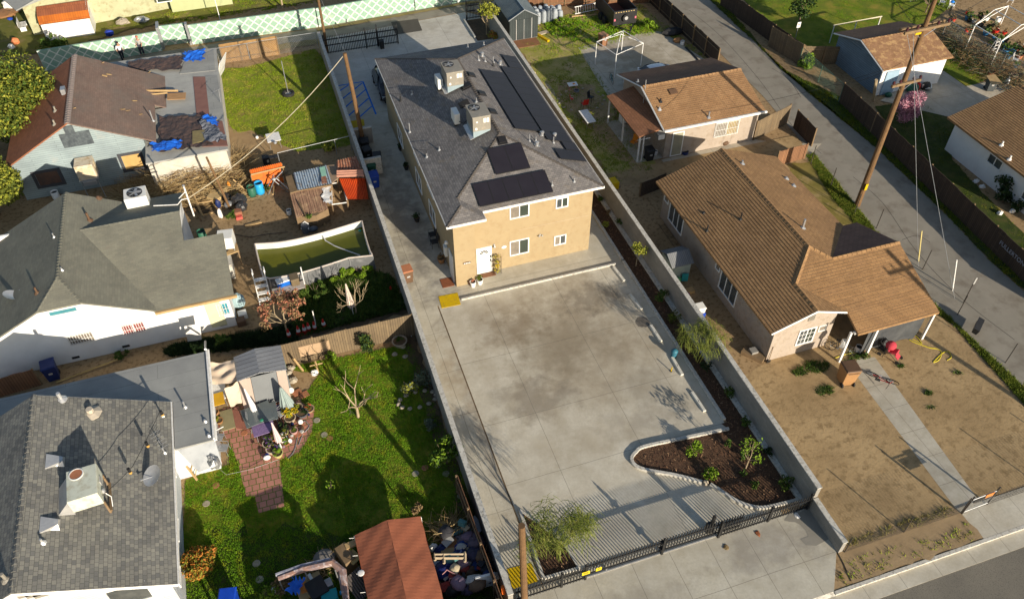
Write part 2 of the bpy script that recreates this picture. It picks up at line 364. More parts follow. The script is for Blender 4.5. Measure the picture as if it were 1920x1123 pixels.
def zone(name,pts,z,m,jit=0,seed=1,kind='structure'):
    if jit: pts=poly_jit(pts,jit,.45,seed)
    b=MB(); b.face([(p[0],p[1],z) for p in pts]) if sum(pts[i][0]*pts[(i+1)%len(pts)][1]-pts[(i+1)%len(pts)][0]*pts[i][1] for i in range(len(pts)))>0 else b.face([(p[0],p[1],z) for p in pts[::-1]])
    o=b.build(name,m)
    o['kind']=kind
    return o
def PP(*c,z=0): return [tuple(P(c[i],c[i+1],z))[:2] for i in range(0,len(c),2)]
def inside(x,y,poly):
    r=False; n=len(poly)
    for i in range(n):
        x0,y0=poly[i][:2]; x1,y1=poly[(i+1)%n][:2]
        if (y0>y)!=(y1>y) and x<(x1-x0)*(y-y0)/(y1-y0)+x0: r=not r
    return r
# tiny-face meshes (grass, leaves) straight from numpy
def fast(name,V,F,m,parent=None,mats=None,mi=None):
    me=bpy.data.meshes.new(name); n=len(V); k=F.shape[1]
    me.vertices.add(n); me.vertices.foreach_set('co',np.asarray(V,dtype=np.float32).ravel())
    me.loops.add(F.size); me.loops.foreach_set('vertex_index',F.astype(np.int32).ravel())
    me.polygons.add(len(F)); me.polygons.foreach_set('loop_start',np.arange(0,F.size,k,dtype=np.int32)); me.polygons.foreach_set('loop_total',np.full(len(F),k,dtype=np.int32))
    me.update(calc_edges=True)
    for q in (mats or [m]): me.materials.append(q)
    if mi is not None: me.polygons.foreach_set('material_index',mi.astype(np.int32))
    o=bpy.data.objects.new(name,me); C.objects.link(o)
    if parent is not None: o.parent=parent
    return o
RN=np.random.default_rng(5)
def grass(label,poly,n,m,h=.12,wd=.05,holes=(),cl=.35,z=0,name='grass'):
    "clumped blades inside a plan polygon"
    xs=[p[0] for p in poly]; ys=[p[1] for p in poly]; pts=[]
    ph=RN.uniform(0,6,6)
    while len(pts)<n:
        x,y=RN.uniform(min(xs),max(xs)),RN.uniform(min(ys),max(ys))
        d=math.sin(x*1.3+ph[0]+math.sin(y*.9+ph[1])*1.5)*math.sin(y*1.1+ph[2]+math.sin(x*.7+ph[3])*1.5)+.5*math.sin(x*3.9+ph[4])*math.sin(y*4.3+ph[5])
        if d<RN.uniform(-1.6,1.6)*(1-cl)-.1*cl and RN.random()<cl: continue
        if inside(x,y,poly) and not any(inside(x,y,q) for q in holes): pts.append((x,y,d))
    A=np.array(pts); n=len(A); B=5
    base=np.repeat(A[:,:2],B,0)+RN.normal(0,.05,(n*B,2)); d=np.repeat(A[:,2],B)
    hh=h*(.6+.5*RN.random(n*B))*(1+.35*np.clip(d,-1,1)); an=RN.uniform(0,2*math.pi,n*B); ln=RN.normal(0,h*.55,(n*B,2))
    ww=wd*(.6+.8*RN.random(n*B)); z0=np.full(n*B,z-.01)
    V=np.zeros((n*B,3,3)); V[:,0,0]=base[:,0]+np.cos(an)*ww/2; V[:,0,1]=base[:,1]+np.sin(an)*ww/2; V[:,0,2]=z0
    V[:,1,0]=base[:,0]-np.cos(an)*ww/2; V[:,1,1]=base[:,1]-np.sin(an)*ww/2; V[:,1,2]=z0
    V[:,2,:2]=base+ln; V[:,2,2]=z+hh
    o=fast(name,V.reshape(-1,3),np.arange(n*B*3).reshape(-1,3),m)
    return tag(o,label,'grass',kind='stuff')
def leafcloud(cl,n,size,flat=.0,droop=0,asp=1.6):
    "cl: clumps (x,y,z,rx,ry,rz); returns quads"
    cl=np.array(cl,float); wts=(cl[:,3]*cl[:,4]*cl[:,5])**(2/3); wts/=wts.sum()
    idx=RN.choice(len(cl),n,p=wts); g=RN.normal(size=(n,3)); g/=np.linalg.norm(g,axis=1)[:,None]
    rr=RN.random(n)**(1/2.2); c=cl[idx,:3]+g*rr[:,None]*cl[idx,3:6]
    a=RN.normal(size=(n,3)); a[:,2]*=(1-flat); a/=np.linalg.norm(a,axis=1)[:,None]
    b=np.cross(a,RN.normal(size=(n,3))); b/=np.linalg.norm(b,axis=1)[:,None]
    s=size*(.6+.8*RN.random(n))[:,None]; a=a*s*asp/2; b=b*s/2
    if droop: a[:,2]-=droop*s[:,0]
    return np.stack([c-a,c-b*.8+a*.1,c+a,c+b*.8+a*.1],1).reshape(-1,3)
def crown(name,parent,loc,cl,n,size,m,mats=None,**k):
    V=leafcloud(cl,n,size,**k); F=np.arange(len(V)).reshape(-1,4); mi=None
    if mats:
        mi=RN.choice(len(mats),len(F))
    return fast(name,V,F,m,parent,mats,mi)
def clumps(rx,ry,rz,z0,n,s=.45,seed=0):
    rnd=random.Random(seed); out=[]
    for i in range(n):
        while True:
            x,y,z=[rnd.uniform(-1,1) for _ in range(3)]
            if x*x+y*y+z*z<1: break
        q=s*rnd.uniform(.6,1.25)*min(rx,ry,rz*1.2)
        out.append((x*rx*.8,y*ry*.8,z0+z*rz*.8,q,q,q*.8))
    return out
def limbs(mb,p,d,L,r,depth,rnd,spread=.6,up_=.2,seg=3,tips=None,kids=(2,3),rmin=.006):
    pts=[p]; q=Vector(p); dd=Vector(d).normalized()
    for i in range(seg):
        dd=(dd+Vector((rnd.gauss(0,.13),rnd.gauss(0,.13),rnd.gauss(0,.08)+up_*.12))).normalized(); q=q+dd*L/seg; pts.append(q.copy())
    r1=max(r*.55,rmin); mb.tube(pts,[r+(r1-r)*i/seg for i in range(seg+1)],5 if r>.03 else 3,cap=False)
    if depth<=0:
        if tips is not None: tips.append(q)
        return
    for k in range(rnd.randint(*kids)):
        a=rnd.uniform(0,2*math.pi); o=dd.orthogonal().normalized(); o.rotate(Matrix.Rotation(a,3,dd)) if False else None
        o=Matrix.Rotation(a,3,dd)@dd.orthogonal().normalized()
        nd=(dd+o*spread*rnd.uniform(.6,1.3)+Vector((0,0,up_*.5))).normalized()
        st=pts[-1] if k==0 else pts[rnd.randint(max(1,seg-1),seg)]
        limbs(mb,st,nd,L*rnd.uniform(.6,.85),r1,depth-1,rnd,spread,up_,seg,tips,kids,rmin)
# ---------------------------------------------------------------- sheathing helpers
def clip(poly,k,lo,hi):
    "clip a list of (vec, v) to lo<=v<=hi"
    def half(p,f):
        out=[]
        for i in range(len(p)):
            a,b=p[i],p[(i+1)%len(p)]; fa,fb=f(a[1]),f(b[1])
            if fa>=0: out.append(a)
            if (fa>=0)!=(fb>=0):
                t=fa/(fa-fb); out.append((a[0].lerp(b[0],t),a[1]+(b[1]-a[1])*t))
        return out
    p=half(poly,lambda v:v-lo)
    return half(p,lambda v:hi-v) if len(p)>2 else []
def tiled(mb,pts,step=.19,lift=.024):
    "roof plane laid in overlapping courses: every course's lower edge stands proud of the one below"
    pts=[Vector(p) for p in pts]; nn=Vector((0,0,0))
    for i in range(1,len(pts)-1): nn+=(pts[i]-pts[0]).cross(pts[i+1]-pts[0])
    if nn.z<0: nn=-nn; pts=pts[::-1]
    nn.normalize(); u=Vector((-nn.y,nn.x,0)).normalized(); v=nn.cross(u)
    pv=[(p,p.dot(v)) for p in pts]; v0=min(q[1] for q in pv); v1=max(q[1] for q in pv); n=int(math.ceil((v1-v0)/step))
    for k in range(n):
        lo,hi=v0+k*step,min(v0+(k+1)*step,v1); s=clip(pv,0,lo,hi)
        if len(s)<3: continue
        top=[p+nn*(lift*(1-(q-lo)/step)) for p,q in s]
        mb.face(top)
        low=[i for i,(p,q) in enumerate(s) if q-lo<1e-4]
        if len(low)>=2:
            a=min((s[i][0] for i in low),key=lambda p:p.dot(u)); b=max((s[i][0] for i in low),key=lambda p:p.dot(u))
            mb.face([a,b,b+nn*lift,a+nn*lift])
def ridgecaps(mb,a,b,wd=.16,st=.3,h=.07):
    a,b=Vector(a),Vector(b); L=(b-a).length; n=max(1,int(L/st)); d=(b-a)/L
    s=Vector((-d.y,d.x,0)).normalized()
    for i in range(n):
        p=a+d*(i*L/n); q=a+d*((i+1.12)*L/n); k1,k2=h,h-.03
        mb.add([p-s*wd+Vector((0,0,-.02)),p+Vector((0,0,k1)),p+s*wd+Vector((0,0,-.02)),q-s*wd+Vector((0,0,-.045)),q+Vector((0,0,k2)),q+s*wd+Vector((0,0,-.045))],[(0,1,4,3),(1,2,5,4),(0,2,1)])
def win(root,ax,c,a0,a1,z0,z1,n=1,sgn=-1,grid=None,gl=None,frame=None,fw_=.07,bars=False,name='window',muntin=False):
    "ax 'y': on plane y=c facing sgn*y; ax 'x': on plane x=c facing sgn*x"
    frame=frame or vinyl; gl=gl or glass
    f=MB(); g=MB()
    def B(mb,u0,u1,w0,w1,d0,d1):
        lo,hi=sorted((c+sgn*d0,c+sgn*d1))
        if ax=='y': mb.bx(u0,u1,lo,hi,w0,w1)
        else: mb.bx(lo,hi,u0,u1,w0,w1)
    B(f,a0-fw_,a1+fw_,z1,z1+fw_,0,.05); B(f,a0-fw_,a1+fw_,z0-fw_,z0,0,.06); B(f,a0-fw_,a0,z0,z1,0,.05); B(f,a1,a1+fw_,z0,z1,0,.05)
    for i in range(1,n):
        m=a0+(a1-a0)*i/n; B(f,m-fw_*.4,m+fw_*.4,z0,z1,0,.04)
    if muntin:
        for i in range(1,4):
            if i!=2: m=a0+(a1-a0)*i/4; B(f,m-.012,m+.012,z0,z1,.012,.03)
        for i in (1,2): m=z0+(z1-z0)*i/3; B(f,a0,a1,m-.012,m+.012,.013,.029)
    fr=f.build(name,frame,root)
    for i in range(n):
        b0=a0+(a1-a0)*i/n+.02; b1=a0+(a1-a0)*(i+1)/n-.02; g=MB(); B(g,b0,b1,z0+.003,z1-.003,.004,.012); g.build('pane',gl[i%len(gl)] if isinstance(gl,(list,tuple)) else gl,fr)
    if bars:
        k=MB(); nb=int((a1-a0)/.13)
        for i in range(nb+1):
            m=a0+(a1-a0)*i/nb; B(k,m-.012,m+.012,z0-.05,z1+.05,.10,.124)
        for zz in (z0,z1,(z0+z1)/2): B(k,a0-.03,a1+.03,zz-.012,zz+.012,.097,.121)
        k.build('security_bars',white,fr)
    return fr
def winp(root,ax,c,p0,p1,**k):
    q0=(PY if ax=='y' else PX)(*p0,c); q1=(PY if ax=='y' else PX)(*p1,c); i=0 if ax=='y' else 1
    a,b=sorted((q0[i],q1[i])); z0,z1=sorted((q0.z,q1.z)); return win(root,ax,c,a,b,z0,z1,**k)
def pipe(root,x,y,z,h=.45,r=.05,m=None,name='vent_pipe'):
    b=MB(); b.cyl((x,y,z-.05),r,h,8); b.lathe((x,y,z-.05),[(r*3,0),(r*3,.03),(r*1.3,.14)],8); return b.build(name,m or galv,root)
# ================================================================ SETTING
b=MB(); b.face([(-300,-200,-.17),(400,-200,-.17),(400,400,-.17),(-300,400,-.17)]); struct('ground',b,dirt)
b=MB(); b.bx(-250,300,11.36,300,-.15,-.012); struct('yard_ground',b,dirt)
b=MB(); b.face([(-250,-20,-.15),(300,-20,-.15),(300,10.48,-.15),(-250,10.48,-.15)]); struct('street',b,asph2)
b=MB(); b.prism([(-250,10.48),(300,10.48),(300,11.2),(-250,11.2)],-.16,[-.135,-.135,-.12,-.12]); struct('gutter',b,walkm)
b=MB(); b.bx(18.9,300,11.2,11.36,-.16,.01); b.bx(-250,5.3,11.2,11.36,-.16,.01)
b.prism([(5.3,11.2),(18.9,11.2),(18.9,11.36),(5.3,11.36)],-.16,[-.1,-.1,-.01,-.01]); struct('kerb',b,kerbm)
b=MB(); b.prism([(5.3,11.36),(18.9,11.36),(20.14,13.0),(20.14,15.45),(4.92,15.45),(4.92,13.0)],-.14,.0); struct('driveway_apron',b,apronm)
zone('sidewalk',[(-60,11.36),(5.3,11.36),(4.92,13),(4.92,13.05),(-60,13.05)],-.006,walkm)
zone('parking_lot',[(6.6,15.45),(18.8,15.45),(18.8,34.5),(6.6,34.5)],0,parkm)
zone('drive_lane',[(4.92,15.45),(6.53,15.45),(6.53,34.5),(18.8,34.5),(18.8,56.5),(20.14,56.5),(20.14,58),(4.92,58)],0,drivem)
zone('rear_drive',[(4.92,58),(20.14,58),(20.14,70.7),(19,71.9),(4.92,70.9)],0,rearm)
b=MB(); b.bx(6.53,6.6,18.9,34.35,-.02,.003); struct('drain_channel',b,dirt_dk)
zone('alley',[(-60,69.5),(-8,70.8),(5,70.95),(19,72.0),(21.2,71.2),(36.5,68.9),(42.8,67.5),(43.2,71),(37,71.5),(20,74.2),(5,73.1),(-8,73.0),(-60,73)],.0,asph)
b=PP(860,0,905,0,935,30,905,40); zone('alley_patch',PP(733,42,783,36,792,58,742,66),.004,asph_dk)
S_=PP(1250,0,1430,180,1525,292,1640,435,1750,572,1880,700,1960,780)+PP(2100,700,1930,556,1857,490,1776,405,1643,278,1508,168,1340,0)
zone('side_street',[(38.3,72)]+[tuple(p) for p in S_]+[(43,72)],.004,asph)
# kerbs as swept blocks
def sweep(path,wd,z0,z1,mb=None):
    mb=mb or MB(); pts=[Vector((p[0],p[1],0)) for p in path]; n=len(pts); L=[];Rr=[]
    for i,p in enumerate(pts):
        d=(pts[min(i+1,n-1)]-pts[max(i-1,0)]).normalized(); s=Vector((-d.y,d.x,0))*wd/2
        L.append(p+s); Rr.append(p-s)
    k=len(mb.v)
    for a,c in zip(L,Rr): mb.v+=[(a.x,a.y,z0),(a.x,a.y,z1),(c.x,c.y,z1),(c.x,c.y,z0)]
    for i in range(n-1):
        for j in range(4):
            mb.f.append((k+i*4+j,k+(i+1)*4+j,k+(i+1)*4+(j+1)%4,k+i*4+(j+1)%4)); mb.mi.append(mb.m)
    mb.f.append((k,k+1,k+2,k+3)); e=k+(n-1)*4; mb.f.append((e+3,e+2,e+1,e)); mb.mi+=[mb.m]*2
    return mb
def smooth(path,n=4):
    out=[]; q=[path[0]]+list(path)+[path[-1]]
    for i in range(1,len(q)-2):
        p0,p1,p2,p3=[Vector(v[:2]) for v in q[i-1:i+3]]
        for j in range(n):
            t=j/n; v=.5*((2*p1)+(-p0+p2)*t+(2*p0-5*p1+4*p2-p3)*t*t+(-p0+3*p1-3*p2+p3)*t**3); out.append((v.x,v.y))
    out.append(tuple(path[-1][:2])); return out
def st(name,mb,m,label,cat): 
    o=mb.build(name,m,bevel=.015); return tag(o,label,cat)
st('kerb_stone',MB().bx(8.05,18.3,34.47,34.6,-.02,.11),kerbm,'straight pale concrete kerb between the parking slab and the tan house','kerb')
b=MB(); b.bx(18.78,18.95,34.75,46,-.02,.14); b.bx(18.78,18.95,21.35,34.6,-.02,.14); st('kerb_stone',b,kerbm,'long concrete kerb along the narrow mulch strip right of the parking slab','kerb')
isl=smooth(PP(1366,805,1290,821,1210,838,1192,849,1184,861,1190,873,1210,882,1265,892,1316,905),5)
st('kerb_stone',sweep(isl,.17,-.02,.15),kerbm,'rounded kerb wrapping the tip of the mulch island in the parking slab','kerb')
isl2=smooth(PP(1331,909,1352,922,1376,938,1402,949,1430,953,1465,946,1508,935),5)
st('kerb_stone',sweep(isl2,.17,-.02,.15),kerbm,'curved kerb between the mulch island and the black iron fence','kerb')
pl_l=PP(974,956,1019,1085); pl_b=PP(1019,1085,1086,1066); pl_r=PP(1086,1066,1048,1012,974,956)
b=MB(); sweep([pl_l[0],pl_l[1]],.15,-.02,.13,b); sweep([pl_b[0],pl_b[1]],.15,-.02,.131,b); st('kerb_stone',b,kerbm,'low kerb around the wedge shaped planter by the gate, left of the parking slab','kerb')
st('kerb_stone',sweep(smooth(pl_r,4),.12,-.02,.09),kerbm,'thin right hand kerb of the wedge shaped planter by the gate','kerb')
zone('mulch_bed',[(18.95,21.0),(20.14,21.0),(20.14,56),(18.95,56)],.02,mulch)
isl_in=isl+isl2+PP(1525,932)+[(20.14,16.3),(20.14,21.2),(18.6,21.2)]
zone('mulch_island',isl_in,.03,mulch)
zone('mulch_wedge',[pl_l[0],pl_l[1],pl_b[1],pl_r[1]],.03,mulch)
b=MB(); b.bx(19.86,20.14,15.6,48,-.02,.16); st('wall_footing',b,kerbm,'pale concrete ledge along the foot of the long right hand block wall','footing')
chips=[]
for i in range(9000):
    x,y=RN.uniform(13.5,20.1),RN.uniform(15.5,46)
    if x>18.97 and y>21 or inside(x,y,isl_in): chips.append((x,y))
for i in range(700):
    x,y=RN.uniform(6,8.8),RN.uniform(15.5,20)
    if inside(x,y,[pl_l[0],pl_l[1],pl_b[1],pl_r[1]]): chips.append((x,y))
A=np.array(chips); n=len(A); an=RN.uniform(0,6.28,n); L=RN.uniform(.02,.075,n); W=RN.uniform(.008,.025,n); tl=RN.normal(0,.02,n)
V=np.zeros((n,4,3)); dx,dy=np.cos(an),np.sin(an)
for k,(s,t) in enumerate(((-1,-1),(1,-1),(1,1),(-1,1))):
    V[:,k,0]=A[:,0]+dx*L*s-dy*W*t; V[:,k,1]=A[:,1]+dy*L*s+dx*W*t; V[:,k,2]=.045+tl*s+RN.uniform(0,.02,n)
mc=[M('bark_chip_dark',(.07,.032,.018)),M('bark_chip_brown',(.18,.10,.055)),M('bark_chip_pale',(.33,.20,.11))]
tag(fast('bark_chips',V.reshape(-1,3),np.arange(n*4).reshape(-1,4),mc[0],mats=mc,mi=RN.choice(3,n,p=[.5,.37,.13])),'loose brown bark chips covering the planting beds','bark chips',kind='stuff')
# ================================================================ lot walls
def wall(name,label,x0,x1,y0,y1,h,m=None,cat='wall',cap=True,z0=-.05,group=None):
    t=thing(name,label,cat,((x0+x1)/2,(y0+y1)/2,0),group=group)
    MB().bx(x0,x1,y0,y1,z0,h-.06 if cap else h).build('wall_face',m or blockm,t)
    if cap: MB().bx(x0-.02,x1+.02,y0-.02,y1+.02,h-.06,h).build('wall_cap',kerbm,t)
    return t
wall('block_wall','long grey block wall between the paved lot and the weedy left yards',4.70,4.92,15.0,68.6,1.8)
wall('block_wall','long tan block wall between the paved lot and the dirt yards on the right',20.14,20.36,15.36,67.8,1.8)
wall('block_wall','short lower end of the right hand block wall beyond the iron fence',20.14,20.36,12.9,15.3,.95)
wall('block_wall','short grey block wall screening the back bin corner',4.94,6.2,48.95,49.13,1.4,kerbm)
wall('block_wall','short block wall of the bin corner beside the yellow pad',4.94,6.33,53.0,53.18,1.4,blockm)
# ================================================================ iron fences
def iron(name,label,x0,x1,y,h,posts,cat='fence',m=black,z0=.05,step=.145,rails=(.14,.78),spear=True,group=None,thick=.03):
    t=thing(name,label,cat,((x0+x1)/2,y,0),group=group)
    for r in rails: MB().bx(x0,x1,y-thick,y+thick,r,r+(.05 if r<.7 else .09)).build('rail',m,t)
    b=MB(); n=int((x1-x0)/step)
    for i in range(n+1):
        x=x0+.03+(x1-x0-.06)*i/n; b.bx(x-.024,x+.024,y-.015,y+.015,z0,h-.06)
        b.add([(x-.018,y-.018,h-.06),(x+.018,y-.018,h-.06),(x+.018,y+.018,h-.06),(x-.018,y+.018,h-.06),(x,y,h+.04)],[(0,1,4),(1,2,4),(2,3,4),(3,0,4)])
    b.build('picket_panel',m,t)
    for p,ph in posts:
        k=MB(); k.bx(p-.05,p+.05,y-.05,y+.05,-.02,ph); k.bx(p-.065,p+.065,y-.065,y+.065,ph,ph+.03); k.lathe((p,y,ph+.03),[(.02,0),(.045,.04),(.045,.07),(.0,.13)],8); k.build('post',m,t)
    return t
g1=iron('iron_fence','black iron fence panel in front of the wedge planter and yellow pad',4.98,8.55,15.42,1.2,((5.03,1.22),(7.35,1.22),(8.5,1.25)))
g2=iron('sliding_gate','long black sliding gate across the front driveway',8.62,16.5,15.56,1.22,(),cat='gate',rails=(.1,.78))
MB().bx(8.6,15.3,15.44,15.50,.004,.03).build('track',alu,g2)
for x in (9.6,15.6): MB().cyl((x,15.56,.02),.06,.08,10).build('wheel',galv,g2)
g3=iron('iron_fence','black iron fence panel in front of the mulch island',15.2,20.1,15.38,1.2,((15.25,1.35),(17.9,1.22),(20.05,1.25)))
g4=thing('gate_post','black gate guide post with roller cage midway along the sliding gate','post',(12.35,15.45,0))
k=MB(); k.bx(12.29,12.40,15.40,15.51,-.02,1.35); k.lathe((12.345,15.455,1.35),[(.03,0),(.05,.05),(.0,.14)],8); k.build('post',black,g4)
k=MB(); 
for z in (.4,.95): k.bx(12.2,12.5,15.4,15.62,z,z+.05)
k.build('roller_bracket',black,g4)
k=thing('gate_post','black gate motor post with spear finial at the mulch island corner','post',(15.0,15.6,0))
q=MB(); q.bx(14.93,15.06,15.68,15.8,-.02,1.45); q.bx(14.82,15.15,15.7,15.95,.0,.65); q.lathe((15.0,15.74,1.45),[(.03,0),(.05,.05),(.0,.14)],8); q.build('post',black,k)
# yellow notices on the fence
for (a,c,lab) in (((1089,1074),(1105,1065),'lower yellow notice plate on the iron fence, left one'),((1115,1066),(1127,1058),'small yellow notice plate on the sliding gate, right one')):
    p=P(*a,.6); p2=P(*c,.9); t=thing('notice_sign',lab,'sign',(p.x,15.34,.6))
    MB().bx(p.x,p2.x,15.33,15.345,.62,.88).build('plate',M('sign_yellow',(.75,.6,.02),None,3,.5),t)
    k=MB(); k.bx(p.x+.05,p2.x-.05,15.325,15.329,.78,.82); k.bx(p.x+.08,p2.x-.1,15.325,15.329,.7,.73); k.build('lettering',black,t)
g5=iron('sliding_gate','black iron gate across the back of the paved lot by the alley',5.0,11.6,67.85,1.7,((5.05,1.7),(8.7,1.8),(9.75,1.95),(11.55,1.7)),cat='gate',rails=(.14,.78,1.3))
t=thing('gate_motor','small black gate motor box beside the back gate','gate motor',(10.0,67.5,0)); k=MB(); k.box((10.0,67.45,.35),(.35,.4,.7)); k.build('housing',black,t); MB().box((10.0,67.45,.72),(.39,.44,.05)).build('cover',blackpl,t)
g6=iron('iron_fence','short black iron fence by the alley next to the metal shed',18.6,20.1,70.3,1.7,((18.65,1.75),(20.05,1.7)),rails=(.14,.78,1.3))
st('kerb_stone',MB().bx(18.3,18.45,66.5,70.2,-.02,.2),kerbm,'short kerb beside the little tree at the alley entrance','kerb')
zone('soil_bed',[(18.45,66),(20.14,66),(20.14,70.2),(18.45,70.2)],.01,dirt_dk)
# wheel stops
def wheelstop(a,c,lab):
    p,q=P(*a),P(*c); d=(q-p); m=(p+q)/2; t=thing('wheel_stop',lab,'wheel stop',(m.x,m.y,0),rz=math.atan2(d.y,d.x),group='concrete wheel stops along the right kerb')
    L=d.length/2
    b=MB(); pr=[(-.11,0),(-.08,.12),(.08,.12),(.11,0)]
    vs_=[(x,y,z) for x in(-L,L) for y,z in pr]; b.add(vs_,[(0,1,2,3),(7,6,5,4),(0,4,5,1),(1,5,6,2),(2,6,7,3),(3,7,4,0)]); b.build('stop_block',M('stop_concrete',(.66,.64,.56),(.56,.54,.47),4,.85),t,world=False,bevel=.01)
    b=MB(); b.tube([(-.12,0,.112),(-.04,.03,.116),(.05,-.03,.116),(.12,.01,.112)],.012,5); b.build('cable',black,t,world=False)
for a,c,l in (((1150,502),(1170,528),'concrete wheel stop nearest the tan house'),((1181,553),(1202,581),'concrete wheel stop just above the dark oil stain'),((1220,611),(1239,641),'concrete wheel stop between the oil stain and the teal drum'),((1260,671),(1279,704),'concrete wheel stop just below the teal drum'),((1297,736),(1321,772),'concrete wheel stop nearest the mulch island')): wheelstop(a,c,l)
p=P(1205,604); zone('oil_stain',poly_jit([(p.x+.36*math.cos(t*.52)*1.2,p.y+.45*math.sin(t*.52)) for t in range(12)],.03,.1),.004,M('oil_stain',(.11,.10,.085),(.17,.15,.125),3,.7))
p=P(1263,668); t=thing('standpipe','teal capped drum standing by the right kerb among the wheel stops','drum',p); MB().cyl(p,.17,.4,14).build('barrel',M('teal_paint',(.04,.16,.22),(.03,.12,.17),3,.4),t,smooth=False); MB().lathe(p+Vector((0,0,.4)),[(.2,0),(.21,.05),(.13,.16),(.02,.2)],14).build('cap',MATS['teal_paint'],t,smooth=True)
p=P(1258,696); t=thing('yellow_marker','thin yellow marker post on the parking slab by a wheel stop','marker',p); MB().tube([p,p+Vector((.03,0,.35))],.03,8).build('post',yellow,t); MB().cyl(p,.07,.03,10).build('foot',black,t)
# yellow tactile pads
def pad(pp,lab):
    q=[P(*c) for c in pp]; b=MB(); b.prism([(v.x,v.y) for v in q],0.0,.018)
    o=b.build('tactile_pad',yellow); tag(o,lab,'tactile pad')
    c=MB(); a0,a1,a3=q[0],q[1],q[3]; 
    for i in range(1,10):
        for j in range(1,8):
            m=a0+(a1-a0)*i/10+(a3-a0)*j/8; c.lathe((m.x,m.y,.017),[(.022,0),(.012,.008)],6)
    c.build('domes',yellow,o,world=False)
pad([(822,556),(858,549),(864,571),(828,578)],'bright yellow tactile pad at the end of the kerb by the house corner')
pad([(951,1066),(996,1055),(1009,1089),(961,1104)],'orange yellow tactile pad behind the iron fence beside the street pole')
pad([(655,228),(682,224),(684,236),(659,241)],'yellow orange pad at the foot of the leaning wood pole')
# blue accessible hatching
b=MB()
def line(a,c,wd=.14,z=.005):
    p,q=P(*a,0),P(*c,0); d=(q-p).normalized(); s=Vector((-d.y,d.x,0))*wd/2; b.face([v+Vector((0,0,z)) for v in (p-s,q-s,q+s,p+s)])
k=.26711
def z2(x,y): return (400+x*k,y*k)
for i,(a,c) in enumerate(((( 865,606),(1050,575)),((1050,575),(1142,805)),((878,647),(950,598)),((898,703),(1045,585)),((918,762),(1070,630)),((941,822),(1090,692)),((1025,825),(1112,748)))): line(z2(*a),z2(*c),z=.005+.001*(i%2)+.0005*i)
struct('bay_markings',b,bluep)
# ================================================================ MAIN HOUSE
house=thing('apartment_house','tan two storey stucco house with brown grey hip roof and roof top AC units','house',(12.7,46,0))
e0=5.1; s=.3366
b=MB(); b.prism([(8.1,35.75),(9.4,35.75),(9.4,36.45),(17.2,36.45),(17.2,55.9),(8.1,55.9)],-.1,5.02); b.build('wall',stucco,house)
V3=lambda x,y,z:Vector((x,y,z))
RF=[ # roof planes
 [(7.7,36.24+.0,e0),(7.7,56.2,e0),(12.75,51.15,6.8),(12.75,41.29,6.8),(8.875,37.415,5.4955),(8.875,36.675,5.4955),(7.7,35.5,e0)],
 [(17.8,36.24,e0),(17.8,56.2,e0),(12.75,51.15,6.8),(12.75,41.29,6.8)],
 [(7.7,56.2,e0),(17.8,56.2,e0),(12.75,51.15,6.8)],
 [(10.05,36.24,e0),(17.8,36.24,e0),(12.75,41.29,6.8),(8.875,37.415,5.4955)],
 [(7.7,35.5,e0),(10.05,35.5,e0),(8.875,36.675,5.4955)],
 [(10.05,35.5,e0),(10.05,36.24,e0),(8.875,37.415,5.4955),(8.875,36.675,5.4955)]]
b=MB()
for f in RF:
    v=[Vector(p) for p in f]; n=sum(((v[i]-v[0]).cross(v[i+1]-v[0]) for i in range(1,len(v)-1)),Vector((0,0,0)))
    b.face(v if n.z>0 else v[::-1])
b.prism([(7.7,35.5),(10.05,35.5),(10.05,36.24),(17.8,36.24),(17.8,56.2),(7.7,56.2)],4.98,e0-.002)
roof=b.build('roof',shing,house)
b=MB(); ol=[(7.7,35.5),(10.05,35.5),(10.05,36.24),(17.8,36.24),(17.8,56.2),(7.7,56.2)]
for i in range(6):
    a,c=Vector(ol[i]),Vector(ol[(i+1)%6]); d=(c-a).normalized(); nn=Vector((d.y,-d.x)); a2,c2=a-d*.0,c+d*.0
    q0=a+nn*.03; q1=c+nn*.03; b.prism([a2,q0-d*.03,q1+d*.03,c2],4.93,e0-.01)
b.build('fascia',white,roof)
for a,c in (((12.75,41.29,6.8),(12.75,51.15,6.8)),((7.7,35.5,e0),(8.875,36.675,5.4955)),((8.875,37.415,5.4955),(12.75,41.29,6.8)),((17.8,36.24,e0),(12.75,41.29,6.8)),((17.8,56.2,e0),(12.75,51.15,6.8)),((7.7,56.2,e0),(12.75,51.15,6.8))):
    hc=MB(); ridgecaps(hc,a,c,.13,.26,.035); hc.build('ridge_cap',M('ridge_shingle',(.12,.105,.09),(.08,.07,.065),6,.9),roof)
# roof surface height
def rz(x,y): return min(e0+s*(x-7.7),e0+s*(17.8-x),e0+s*(y-36.24),e0+s*(56.2-y))
